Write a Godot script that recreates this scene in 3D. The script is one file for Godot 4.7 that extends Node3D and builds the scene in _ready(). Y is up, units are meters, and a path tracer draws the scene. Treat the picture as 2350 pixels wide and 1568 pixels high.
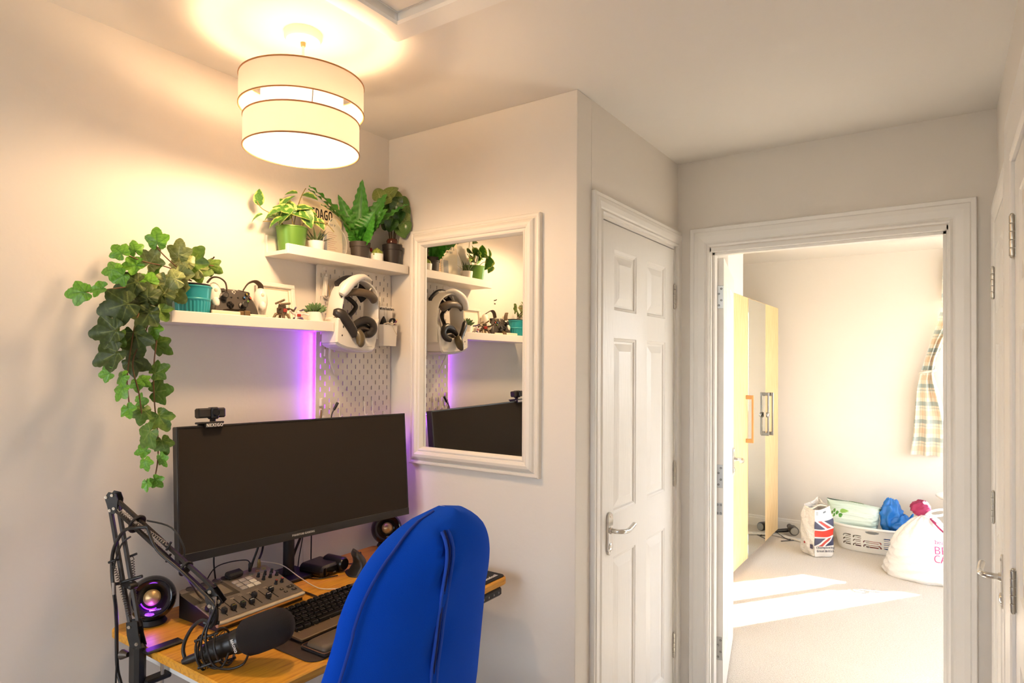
extends Node3D
# Study corner on a landing, with a bedroom seen through an open doorway. Metres, y up.
# x = 0 is the desk wall, z = 0 the mirror wall; the doorway wall stands at z = -0.93.

const HC := 2.37          # ceiling of the landing
const HB := 2.44          # ceiling of the bedroom
var used_names := {}
var mats := {}
var rng := RandomNumberGenerator.new()


class G:
	# collects triangles with normals and UVs; t places what is added next
	var v := PackedVector3Array()
	var n := PackedVector3Array()
	var u := PackedVector2Array()
	var t := Transform3D.IDENTITY

	func at(p: Vector3, b := Basis.IDENTITY) -> G:
		t = Transform3D(b, p)
		return self

	func vert(p: Vector3, nn: Vector3, uv: Vector2) -> void:
		v.append(t * p)
		n.append((t.basis * nn).normalized())
		u.append(uv)

	func tri(a: Vector3, b: Vector3, c: Vector3, ua := Vector2.ZERO, ub := Vector2.ZERO, uc := Vector2.ZERO) -> void:
		var f := (c - a).cross(b - a)
		if f.length_squared() < 1e-20:
			return
		f = f.normalized()
		vert(a, f, ua)
		vert(b, f, ub)
		vert(c, f, uc)

	func quad(a: Vector3, b: Vector3, c: Vector3, d: Vector3) -> void:
		tri(a, b, c, Vector2(0, 1), Vector2(1, 1), Vector2(1, 0))
		tri(a, c, d, Vector2(0, 1), Vector2(1, 0), Vector2(0, 0))

	# a quad whose front looks along o
	func face(a: Vector3, b: Vector3, c: Vector3, d: Vector3, o: Vector3) -> void:
		if (c - a).cross(b - a).dot(o) >= 0.0:
			quad(a, b, c, d)
		else:
			tri(b, a, d, Vector2(1, 1), Vector2(0, 1), Vector2(0, 0))
			tri(b, d, c, Vector2(1, 1), Vector2(0, 0), Vector2(1, 0))

	# smooth sheet through rows of points; wrap joins the ends of each row
	func surf(rows: Array, wrap := false, flip := false) -> void:
		var h := rows.size()
		var w: int = rows[0].size()
		var nn := []
		for i in h:
			var r := PackedVector3Array()
			r.resize(w)
			nn.append(r)
		var lim := w if wrap else w - 1
		for i in h - 1:
			for j in lim:
				var k := (j + 1) % w
				var a: Vector3 = rows[i][j]
				var b: Vector3 = rows[i][k]
				var c: Vector3 = rows[i + 1][k]
				var d: Vector3 = rows[i + 1][j]
				var f1 := (c - a).cross(b - a)
				var f2 := (d - a).cross(c - a)
				if flip:
					f1 = -f1
					f2 = -f2
				nn[i][j] += f1 + f2
				nn[i][k] += f1
				nn[i + 1][k] += f1 + f2
				nn[i + 1][j] += f2
		for i in h - 1:
			for j in lim:
				var k := (j + 1) % w
				var q := [[i, j], [i, k], [i + 1, k], [i + 1, j]]
				var ord := [0, 2, 1, 0, 3, 2] if flip else [0, 1, 2, 0, 2, 3]
				for e in [0, 3]:
					var pa: Vector3 = rows[q[ord[e]][0]][q[ord[e]][1]]
					var pb: Vector3 = rows[q[ord[e + 1]][0]][q[ord[e + 1]][1]]
					var pc: Vector3 = rows[q[ord[e + 2]][0]][q[ord[e + 2]][1]]
					if (pb - pa).cross(pc - pa).length_squared() < 1e-22:
						continue
					for o in 3:
						var id: Array = q[ord[e + o]]
						var uj: float = float(id[1]) if id[1] >= j else float(w)
						vert(rows[id[0]][id[1]], nn[id[0]][id[1]], Vector2(uj / float(lim), float(id[0]) / float(h - 1)))

	func fan(ring: PackedVector3Array, out: Vector3) -> void:
		var c := Vector3.ZERO
		for p in ring:
			c += p
		c /= ring.size()
		for i in ring.size():
			var a := ring[i]
			var b := ring[(i + 1) % ring.size()]
			if (b - c).cross(a - c).dot(out) >= 0.0:
				tri(c, a, b)
			else:
				tri(c, b, a)

	# box with chamfered edges
	func box(c: Vector3, s: Vector3, b := 0.0) -> G:
		var h := s / 2.0
		b = minf(b, minf(h.x, minf(h.y, h.z)) * 0.9)
		for ax in 3:
			var p := (ax + 1) % 3
			var q := (ax + 2) % 3
			for sg in [-1.0, 1.0]:
				var cs := []
				for e in [[-1, -1], [1, -1], [1, 1], [-1, 1]]:
					var k := Vector3.ZERO
					k[ax] = sg * h[ax]
					k[p] = e[0] * (h[p] - b)
					k[q] = e[1] * (h[q] - b)
					cs.append(c + k)
				var o := Vector3.ZERO
				o[ax] = sg
				face(cs[0], cs[1], cs[2], cs[3], o)
			if b > 0.0:
				for s1 in [-1.0, 1.0]:
					for s2 in [-1.0, 1.0]:
						var es := []
						for e in [[-1, 0], [1, 0], [1, 1], [-1, 1]]:
							var k := Vector3.ZERO
							k[ax] = e[0] * (h[ax] - b)
							k[p] = s1 * (h[p] - (b if e[1] else 0.0))
							k[q] = s2 * (h[q] - (0.0 if e[1] else b))
							es.append(c + k)
						var o := Vector3.ZERO
						o[p] = s1
						o[q] = s2
						face(es[0], es[1], es[2], es[3], o)
		if b > 0.0:
			for i in 8:
				var s3 := Vector3(1 if i & 1 else -1, 1 if i & 2 else -1, 1 if i & 4 else -1)
				var e0 := c + s3 * (h - Vector3(0, b, b))
				var e1 := c + s3 * (h - Vector3(b, 0, b))
				var e2 := c + s3 * (h - Vector3(b, b, 0))
				if (e2 - e0).cross(e1 - e0).dot(s3) >= 0.0:
					tri(e0, e1, e2)
				else:
					tri(e0, e2, e1)
		return self

	# box between two corners
	func bb(a: Vector3, c: Vector3, b := 0.0) -> G:
		return box((a + c) / 2.0, (c - a).abs(), b)

	# round bar along points; r is a number or one number per point
	func tube(pts: Array, r: Variant, k := 8, cap := true, closed := false, flat := 1.0) -> G:
		var rows := []
		var m := pts.size()
		var up := Vector3.UP
		var first: Vector3 = (pts[1] - pts[0]).normalized()
		if absf(first.dot(up)) > 0.9:
			up = Vector3.RIGHT
		for i in m:
			var d: Vector3
			if closed:
				d = pts[(i + 1) % m] - pts[(i + m - 1) % m]
			else:
				d = pts[mini(i + 1, m - 1)] - pts[maxi(i - 1, 0)]
			d = d.normalized()
			up = (up - d * up.dot(d)).normalized()
			var sd := d.cross(up)
			var rr: float = r[i] if r is Array else r
			var row := PackedVector3Array()
			for j in k:
				var a := TAU * j / k
				row.append(pts[i] + up * cos(a) * rr * flat + sd * sin(a) * rr)
			rows.append(row)
		if closed:
			rows.append(rows[0])
		surf(rows, true)
		if cap and not closed:
			fan(rows[0], pts[0] - pts[1])
			fan(rows[m - 1], pts[m - 1] - pts[m - 2])
		return self

	# turned shape round the y axis; prof holds (radius, height) pairs, corners sharper than 40 degrees stay sharp
	func lathe(prof: Array, seg := 28) -> G:
		var start := 0
		for i in range(1, prof.size()):
			var last := i == prof.size() - 1
			var sharp := false
			if not last:
				sharp = absf((prof[i] - prof[i - 1]).angle_to(prof[i + 1] - prof[i])) > 0.7
			if last or sharp:
				var rows := []
				for q in range(start, i + 1):
					var row := PackedVector3Array()
					for j in seg:
						var a := TAU * j / seg
						row.append(Vector3(cos(a) * prof[q].x, prof[q].y, sin(a) * prof[q].x))
					rows.append(row)
				surf(rows, true)
				start = i
		return self

	func ball(c: Vector3, r: Vector3, seg := 20, rings := 12, b := Basis.IDENTITY) -> G:
		var rows := []
		for i in rings + 1:
			var th := PI * i / rings
			var row := PackedVector3Array()
			for j in seg:
				var a := TAU * j / seg
				row.append(c + b * (Vector3(sin(th) * cos(a), cos(th), sin(th) * sin(a)) * r))
			rows.append(row)
		surf(rows, true)
		return self

	# outline in the xy plane pushed from z0 to z1, its edges bevelled by b
	func prism(poly: PackedVector2Array, z0: float, z1: float, b := 0.0) -> G:
		var p := poly.duplicate()
		if Geometry2D.is_polygon_clockwise(p):
			p.reverse()
		var m := p.size()
		var ins := PackedVector2Array()
		for i in m:
			var d1 := (p[i] - p[(i + m - 1) % m]).normalized()
			var d2 := (p[(i + 1) % m] - p[i]).normalized()
			var n1 := Vector2(d1.y, -d1.x)
			var n2 := Vector2(d2.y, -d2.x)
			var bi := (n1 + n2)
			bi = bi.normalized() / maxf(0.5, bi.normalized().dot(n1)) if bi.length() > 0.01 else n1
			ins.append(p[i] + bi * b * (1.0 if Geometry2D.is_polygon_clockwise(p) else -1.0))
		var lay := [[ins, z0], [p, z0 + b], [p, z1 - b], [ins, z1]] if b > 0.0 else [[p, z0], [p, z1]]
		for l in lay.size() - 1:
			for i in m:
				var k := (i + 1) % m
				var a0: Vector2 = lay[l][0][i]
				var a1: Vector2 = lay[l][0][k]
				var b0: Vector2 = lay[l + 1][0][i]
				var b1: Vector2 = lay[l + 1][0][k]
				var e := p[k] - p[i]
				face(Vector3(a0.x, a0.y, lay[l][1]), Vector3(a1.x, a1.y, lay[l][1]), Vector3(b1.x, b1.y, lay[l + 1][1]), Vector3(b0.x, b0.y, lay[l + 1][1]), Vector3(e.y, -e.x, 0))
		var tr := Geometry2D.triangulate_polygon(ins)
		if tr.is_empty():
			tr = Geometry2D.triangulate_polygon(p)
		var lo := ins[0]
		var hi := ins[0]
		for q in ins:
			lo = lo.min(q)
			hi = hi.max(q)
		var sz := (hi - lo).max(Vector2(1e-6, 1e-6))
		for i in range(0, tr.size(), 3):
			for e in [[z0, -1.0], [z1, 1.0]]:
				var q := [ins[tr[i]], ins[tr[i + 1]], ins[tr[i + 2]]]
				if (Vector3(q[2].x - q[0].x, q[2].y - q[0].y, 0)).cross(Vector3(q[1].x - q[0].x, q[1].y - q[0].y, 0)).z * e[1] < 0.0:
					q = [q[0], q[2], q[1]]
				var uv := q.map(func(w): return Vector2((w.x - lo.x) / sz.x, 1.0 - (w.y - lo.y) / sz.y))
				tri(Vector3(q[0].x, q[0].y, e[0]), Vector3(q[1].x, q[1].y, e[0]), Vector3(q[2].x, q[2].y, e[0]), uv[0], uv[1], uv[2])
		return self

	func mesh() -> ArrayMesh:
		var a := []
		a.resize(Mesh.ARRAY_MAX)
		a[Mesh.ARRAY_VERTEX] = v
		a[Mesh.ARRAY_NORMAL] = n
		a[Mesh.ARRAY_TEX_UV] = u
		var m := ArrayMesh.new()
		m.add_surface_from_arrays(Mesh.PRIMITIVE_TRIANGLES, a)
		return m


# ---- naming and placing ----
func numbered(called: String) -> String:
	if not used_names.has(called):
		used_names[called] = 0
		return called
	used_names[called] += 1
	return "%s_%03d" % [called, used_names[called]]


func tag(o: Node, label: String, category: String, group := "") -> Node:
	o.set_meta("label", label)
	o.set_meta("category", category)
	if group:
		o.set_meta("group", group)
	return o


func thing(called: String, label: String, category: String, at := Vector3.ZERO, b := Basis.IDENTITY, group := "") -> Node3D:
	var o := Node3D.new()
	o.name = numbered(called)
	add_child(o)
	o.transform = Transform3D(b, at)
	return tag(o, label, category, group)


func part(called: String, g: Variant, m: Material, parent: Node, at := Vector3.ZERO, b := Basis.IDENTITY) -> MeshInstance3D:
	var o := MeshInstance3D.new()
	o.name = called
	o.mesh = g.mesh() if g is G else g
	o.material_override = m
	o.transform = Transform3D(b, at)
	parent.add_child(o, true)
	return o


func setting(called: String, g: G, m: Material, label := "") -> MeshInstance3D:
	var o := part(called, g, m, self)
	o.set_meta("kind", "structure")
	if label:
		o.set_meta("label", label)
	return o


# a builder that takes world coordinates for a thing that already has its place
func gw(o: Node3D) -> G:
	var g := G.new()
	g.t = o.transform.affine_inverse()
	return g


func dup(o: Node3D, called: String, label: String, at: Vector3, b := Basis.IDENTITY) -> Node3D:
	var c: Node3D = o.duplicate()
	c.name = numbered(called)
	add_child(c)
	c.transform = Transform3D(b, at)
	c.set_meta("label", label)
	return c


func pv(a: Array) -> PackedVector2Array:
	var p := PackedVector2Array()
	for i in range(0, a.size(), 2):
		p.append(Vector2(a[i], a[i + 1]))
	return p


func p3(a: Array) -> Array:
	var p := []
	for i in range(0, a.size(), 3):
		p.append(Vector3(a[i], a[i + 1], a[i + 2]))
	return p


# smooth curve through points
func curve(a: Array, step := 5) -> Array:
	var p := p3(a) if not a[0] is Vector3 else a
	var out := []
	for i in p.size() - 1:
		var p0: Vector3 = p[maxi(i - 1, 0)]
		var p1: Vector3 = p[i]
		var p2: Vector3 = p[i + 1]
		var p4: Vector3 = p[mini(i + 2, p.size() - 1)]
		for s in step:
			out.append(p1.cubic_interpolate(p2, p0, p4, float(s) / step))
	out.append(p[-1])
	return out


# basis whose z looks along f, y near up
func look(f: Vector3, up := Vector3.UP) -> Basis:
	var z := f.normalized()
	if absf(z.dot(up.normalized())) > 0.999:
		up = Vector3.RIGHT
	var x := up.cross(z).normalized()
	return Basis(x, z.cross(x), z)


# ---- materials ----
func mt(col: String, rough := 0.6, metal := 0.0, key := "") -> StandardMaterial3D:
	var k := "%s/%s/%s/%s" % [col, rough, metal, key]
	if mats.has(k):
		return mats[k]
	var m := StandardMaterial3D.new()
	m.albedo_color = Color(col)
	m.roughness = rough
	m.metallic = metal
	mats[k] = m
	return m


func noise_tex(freq: float, oct := 3, size := 256, ramp: Gradient = null, sd := 1) -> NoiseTexture2D:
	var f := FastNoiseLite.new()
	f.noise_type = FastNoiseLite.TYPE_SIMPLEX_SMOOTH
	f.frequency = freq
	f.fractal_octaves = oct
	f.seed = sd
	var t := NoiseTexture2D.new()
	t.width = size
	t.height = size
	t.seamless = true
	t.noise = f
	if ramp:
		t.color_ramp = ramp
	return t


func grad(cols: Array) -> Gradient:
	var g := Gradient.new()
	var o := PackedFloat32Array()
	var c := PackedColorArray()
	for i in cols.size():
		o.append(float(i) / (cols.size() - 1))
		c.append(Color(cols[i]))
	g.offsets = o
	g.colors = c
	return g


func bumpy(m: StandardMaterial3D, t: Texture2D, scale: Vector3, height: float) -> StandardMaterial3D:
	m.heightmap_enabled = true
	m.heightmap_texture = t
	m.heightmap_scale = height
	m.uv1_triplanar = true
	m.uv1_scale = scale
	return m


func tex_from(w: int, h: int, f: Callable) -> ImageTexture:
	var im := Image.create(w, h, false, Image.FORMAT_RGB8)
	for y in h:
		for x in w:
			im.set_pixel(x, y, f.call((x + 0.5) / w, (y + 0.5) / h))
	return ImageTexture.create_from_image(im)


func lettering(txt: String, size: float, m: Material, parent: Node, at: Vector3, b: Basis, font_name := "Droid Sans", weight := 400, deep := 0.0006) -> MeshInstance3D:
	var f := SystemFont.new()
	f.font_names = PackedStringArray([font_name])
	f.font_weight = weight
	var tm := TextMesh.new()
	tm.text = txt
	tm.font = f
	tm.font_size = 32
	tm.pixel_size = size / 32.0
	tm.depth = deep
	tm.curve_step = 2.0
	return part("lettering", tm, m, parent, at, b)


func _ready() -> void:
	rng.seed = 7
	# camera: level lens with a small rise, 25 mm equivalent
	var cam := Camera3D.new()
	cam.name = "camera"
	var f := 1461.344
	cam.projection = Camera3D.PROJECTION_FRUSTUM
	cam.near = 0.05
	cam.far = 60.0
	cam.size = 1568.0 / f * cam.near
	cam.frustum_offset = Vector2(0, 38.0 / f * cam.near)
	cam.transform = Transform3D(Basis(Vector3.UP, 0.598797) * Basis(Vector3.RIGHT, 0.0103543) * Basis(Vector3.BACK, 0.00577489), Vector3(1.83044, 1.48, 1.80474))
	add_child(cam)
	cam.current = true
	# sky and exposure
	var env := Environment.new()
	env.background_mode = Environment.BG_SKY
	var sm := ProceduralSkyMaterial.new()
	sm.sky_top_color = Color("9fb8d8")
	sm.sky_horizon_color = Color("f2f1ec")
	sm.ground_bottom_color = Color("8c877c")
	sm.ground_horizon_color = Color("d6d3c8")
	sm.sun_angle_max = 1.0
	var sky := Sky.new()
	sky.sky_material = sm
	env.sky = sky
	env.background_energy_multiplier = SKY_ENERGY
	env.tonemap_mode = Environment.TONE_MAPPER_LINEAR
	env.tonemap_exposure = EXPOSURE
	env.sdfgi_enabled = true
	env.ssao_enabled = true
	env.ssil_enabled = true
	var we := WorldEnvironment.new()
	we.name = "world_environment"
	we.environment = env
	add_child(we)
	# the sun, low, through the bedroom window
	var sun := DirectionalLight3D.new()
	sun.name = "sun"
	sun.light_color = Color("fff8ee")
	sun.light_energy = SUN_ENERGY
	sun.light_angular_distance = 0.6
	sun.shadow_enabled = true
	sun.transform.basis = look(-Vector3(-0.78, -0.85, 1.1))
	add_child(sun)
	make_materials()
	build_room()
	build_doors()
	build_lamp()
	build_bedroom()
	build_shelves()
	build_board()
	build_mirror()
	build_desk()
	build_chair()
	build_mic()


const SKY_ENERGY := 15.5
const EXPOSURE := 1.0
const SUN_ENERGY := 28.0
const LAMP_ENERGY := 0.54
const LED := 0.06

var wall_m: StandardMaterial3D
var trim_m: StandardMaterial3D
var ceil_m: StandardMaterial3D
var carpet_m: StandardMaterial3D
var oak_m: StandardMaterial3D
var birch_m: StandardMaterial3D
var white_m: StandardMaterial3D
var black_m: StandardMaterial3D
var chrome_m: StandardMaterial3D


func make_materials() -> void:
	wall_m = bumpy(mt("e9e2d8", 0.85), noise_tex(0.05, 3), Vector3.ONE * 3.0, 0.025)
	ceil_m = bumpy(mt("ebe5dc", 0.9), noise_tex(0.05, 3, 256, null, 3), Vector3.ONE * 3.0, 0.02)
	trim_m = mt("efebe4", 0.38)
	carpet_m = StandardMaterial3D.new()
	carpet_m.roughness = 1.0
	carpet_m.albedo_texture = noise_tex(0.12, 4, 1024, grad(["c4b9a9", "d6ccbe", "e2dacf"]), 5)
	carpet_m.rim_enabled = true
	carpet_m.rim = 0.3
	bumpy(carpet_m, noise_tex(0.2, 2, 1024, null, 6), Vector3.ONE * 0.83, 0.35)
	oak_m = StandardMaterial3D.new()
	oak_m.roughness = 0.42
	oak_m.albedo_texture = noise_tex(0.03, 4, 512, grad(["b9781c", "d8952a", "e6a636", "c98a22"]), 8)
	oak_m.uv1_triplanar = true
	oak_m.uv1_scale = Vector3(5.0, 5.0, 0.45)
	birch_m = StandardMaterial3D.new()
	birch_m.roughness = 0.45
	birch_m.albedo_texture = noise_tex(0.03, 4, 512, grad(["d9b47a", "e6c48d", "ecd09d"]), 9)
	birch_m.uv1_triplanar = true
	birch_m.uv1_scale = Vector3(3.0, 0.3, 3.0)
	white_m = mt("eae4da", 0.5)
	black_m = mt("17161a", 0.45)
	chrome_m = mt("cfccc6", 0.18, 1.0)


# ---- the setting ----
func build_room() -> void:
	# floor
	setting("floor", G.new().bb(Vector3(-0.1, -0.1, -4.49), Vector3(3.4, 0, 4.0)), carpet_m, "beige pile carpet of landing and bedroom")
	# desk wall
	setting("wall_left", G.new().bb(Vector3(-0.1, 0, -0.93), Vector3(0, HB, 4.0)), wall_m, "cream desk wall")
	setting("wall_back", G.new().bb(Vector3(0, 0, -0.1), Vector3(0.849, HC, 0), 0.002), wall_m, "short cream wall that carries the mirror")
	# cupboard wall, with the opening of the cupboard door
	var g := G.new()
	g.bb(Vector3(0.749, 0, -0.165), Vector3(0.849, HC, -0.1))
	g.bb(Vector3(0.749, 2.0, -0.895), Vector3(0.849, HC, -0.165))
	g.bb(Vector3(0.749, 0, -0.93), Vector3(0.849, HC, -0.895))
	setting("wall_cupboard", g, wall_m, "wall beside the cupboard door")
	# wall of the bedroom doorway
	g = G.new()
	g.bb(Vector3(-0.1, 0, -1.03), Vector3(0.98, HB, -0.93))
	g.bb(Vector3(0.98, 1.985, -1.03), Vector3(1.847, HB, -0.93))
	g.bb(Vector3(1.847, 0, -1.03), Vector3(3.4, HB, -0.93))
	setting("wall_doorway", g, wall_m, "wall with the open bedroom doorway")
	setting("wall_right", G.new().bb(Vector3(1.974, 0, -0.93), Vector3(2.074, HC, 4.0)), wall_m, "landing wall at the right with two doors")
	# wall behind the camera with a landing window
	g = G.new()
	g.bb(Vector3(-0.1, 0, 3.9), Vector3(2.074, 0.75, 4.0))
	g.bb(Vector3(-0.1, 2.25, 3.9), Vector3(2.074, HC + 0.1, 4.0))
	g.bb(Vector3(-0.1, 0.75, 3.9), Vector3(0.05, 2.25, 4.0))
	g.bb(Vector3(1.4, 0.75, 3.9), Vector3(2.074, 2.25, 4.0))
	setting("wall_rear", g, wall_m, "wall behind the viewer")
	g = G.new()
	for e in [[0.05, 0.1], [0.7, 0.75], [1.35, 1.4]]:
		g.bb(Vector3(e[0], 0.75, 3.93), Vector3(e[1], 2.25, 3.98))
	g.bb(Vector3(0.05, 0.75, 3.93), Vector3(1.4, 0.8, 3.98))
	g.bb(Vector3(0.05, 2.2, 3.93), Vector3(1.4, 2.25, 3.98))
	var win := setting("window_2", g, trim_m, "landing window behind the viewer")
	var pane := StandardMaterial3D.new()
	pane.albedo_color = Color(1, 1, 1, 0.06)
	pane.roughness = 0.0
	pane.transparency = BaseMaterial3D.TRANSPARENCY_ALPHA
	for x in [0.1, 0.75]:
		part("pane", G.new().bb(Vector3(x, 0.8, 3.953), Vector3(x + 0.6, 2.2, 3.957)), pane, win)
	# ceiling of the landing round the loft hatch
	g = G.new()
	var c := HC + 0.12
	g.bb(Vector3(-0.1, HC, -0.93), Vector3(0.685, c, 4.0))
	g.bb(Vector3(0.685, HC, -0.93), Vector3(1.18, c, 0.648))
	g.bb(Vector3(0.685, HC, 1.145), Vector3(1.18, c, 4.0))
	g.bb(Vector3(1.18, HC, -0.93), Vector3(2.074, c, 4.0))
	setting("ceiling", g, ceil_m, "plain landing ceiling")
	# bedroom shell
	setting("ceiling_bedroom", G.new().bb(Vector3(-0.1, HB, -4.49), Vector3(3.4, HB + 0.1, -0.93)), ceil_m, "bedroom ceiling")
	setting("wall_bedroom_left", G.new().bb(Vector3(-0.1, 0, -4.39), Vector3(0, HB, -1.03)), wall_m, "bedroom wall behind the wardrobe")
	g = G.new()
	g.bb(Vector3(3.3, 0, -4.39), Vector3(3.4, 0.9, -1.03))
	g.bb(Vector3(3.3, 2.16, -4.39), Vector3(3.4, HB, -1.03))
	g.bb(Vector3(3.3, 0.9, -4.39), Vector3(3.4, 2.16, -3.8))
	g.bb(Vector3(3.3, 0.9, -1.5), Vector3(3.4, 2.16, -1.03))
	setting("wall_bedroom_right", g, wall_m, "right bedroom wall out of sight")
	g = G.new()
	for e in [[-3.8, -3.74], [-2.68, -2.62], [-1.56, -1.5]]:
		g.bb(Vector3(3.33, 0.9, e[0]), Vector3(3.38, 2.16, e[1]), 0.004)
	g.bb(Vector3(3.33, 0.9, -3.8), Vector3(3.38, 0.96, -1.5), 0.004)
	g.bb(Vector3(3.33, 2.1, -3.8), Vector3(3.38, 2.16, -1.5), 0.004)
	var w3 := setting("window_3", g, trim_m, "side window of the bedroom, out of sight")
	for z in [-3.74, -2.62]:
		part("pane", G.new().bb(Vector3(3.353, 0.96, z), Vector3(3.357, 2.1, z + 1.06)), pane, w3)
	g = G.new()
	g.bb(Vector3(-0.1, 0, -4.49), Vector3(1.83, HB, -4.39))
	g.bb(Vector3(1.83, 0, -4.49), Vector3(2.7, 0.95, -4.39))
	g.bb(Vector3(1.83, 2.16, -4.49), Vector3(2.7, HB, -4.39))
	g.bb(Vector3(2.7, 0, -4.49), Vector3(3.4, HB, -4.39))
	setting("wall_bedroom_far", g, wall_m, "far bedroom wall with the window")
	g = G.new()
	for e in [[1.83, 1.89], [2.235, 2.295], [2.64, 2.7]]:
		g.bb(Vector3(e[0], 0.95, -4.47), Vector3(e[1], 2.16, -4.42), 0.004)
	g.bb(Vector3(1.83, 0.95, -4.47), Vector3(2.7, 1.01, -4.42), 0.004)
	g.bb(Vector3(1.83, 2.1, -4.47), Vector3(2.7, 2.16, -4.42), 0.004)
	g.bb(Vector3(1.78, 0.925, -4.46), Vector3(2.75, 0.95, -4.34), 0.004)
	var w1 := setting("window_1", g, trim_m, "white bedroom window behind the tartan curtain")
	for x in [1.89, 2.295]:
		part("pane", G.new().bb(Vector3(x, 1.01, -4.447), Vector3(x + 0.345, 2.1, -4.443)), pane, w1)
	# skirting of the bedroom
	var sk := [Vector2(0, 0), Vector2(0.016, 0), Vector2(0.016, 0.07), Vector2(0.012, 0.082), Vector2(0.012, 0.088), Vector2(0.006, 0.097), Vector2(0, 0.097)]
	setting("baseboard_bedroom_far", G.new().at(Vector3(0.0, 0, -4.39), Basis(Vector3.BACK, Vector3.UP, Vector3.LEFT)).prism(PackedVector2Array(sk), -3.3, 0.0), trim_m, "white skirting of the far bedroom wall")
	# loft hatch
	var h := thing("loft_hatch", "white square loft hatch in ceiling beside the pendant lamp", "hatch", Vector3(0.9325, HC, 0.8965))
	var fb := pv([-0.31, 0, -0.31, -0.02, -0.305, -0.026, -0.245, -0.026, -0.24, -0.02, -0.24, 0.06])
	for k in 4:
		# mitred boards: the profile runs round the square
		var rows := []
		for s in [-1.0, 1.0]:
			var row := PackedVector3Array()
			for q in fb:
				row.append(Vector3(s * (-q.x) * 1.05, q.y, q.x * 1.05))
			rows.append(row)
		var gb := G.new()
		for i in fb.size():
			var j := (i + 1) % fb.size()
			gb.quad(rows[0][i], rows[0][j], rows[1][j], rows[1][i])
		part("frame_board", gb, trim_m, h, Vector3.ZERO, Basis(Vector3.UP, k * PI / 2))
	part("panel", G.new().bb(Vector3(-0.244, -0.004, -0.244), Vector3(0.244, 0.03, 0.244), 0.003), mt("e6dfd2", 0.6), h)
	# a small screw hook left in the desk wall
	var hk := thing("wall_screw", "small dark screw left in desk wall above the lower shelf", "screw", Vector3(0, 1.794, 0.734))
	part("screw", G.new().tube(p3([-0.004, 0, 0, 0.01, 0, 0, 0.016, 0.004, 0]), 0.0022, 6), mt("3b2d22", 0.4, 0.8), hk)
	part("wall_plug", G.new().at(Vector3(-0.001, -0.016, 0.006)).box(Vector3.ZERO, Vector3(0.006, 0.006, 0.012), 0.001), mt("57432f", 0.6), hk)


# ---- doors ----
# architrave round an opening: legs and head with a moulded profile; local x across, y up, z out of the wall
func architrave(parent: Node3D, w: float, h: float, wide := 0.068, left := true, right := true) -> void:
	var pr := [Vector2(0, 0), Vector2(0, 0.012), Vector2(0.006, 0.016), Vector2(0.014, 0.012), Vector2(0.02, 0.015), Vector2(wide * 0.55, 0.019), Vector2(wide * 0.75, 0.019), Vector2(wide * 0.8, 0.016), Vector2(wide - 0.003, 0.018), Vector2(wide, 0.015), Vector2(wide, 0)]
	for k in 3:
		if k == 0 and not left or k == 2 and not right:
			continue
		var a := PackedVector3Array()
		var b := PackedVector3Array()
		for q in pr:
			if k == 1:
				a.append(Vector3(-w / 2 - q.x * (1.0 if left else 0.0), h + q.x, q.y))
				b.append(Vector3(w / 2 + q.x * (1.0 if right else 0.0), h + q.x, q.y))
			else:
				var s := -1.0 if k == 0 else 1.0
				a.append(Vector3(s * (w / 2 + q.x), 0, q.y))
				b.append(Vector3(s * (w / 2 + q.x), h + q.x, q.y))
		var g := G.new()
		for i in pr.size() - 1:
			var e: Vector2 = pr[i + 1] - pr[i]
			var along := (b[i] - a[i]).normalized()
			var o: Vector3 = Vector3(0, -e.y, e.x) if k == 1 else Vector3(-e.y * (-1.0 if k == 0 else 1.0), 0, e.x)
			g.face(a[i], b[i], b[i + 1], a[i + 1], o)
		part("architrave", g, trim_m, parent)


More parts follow.
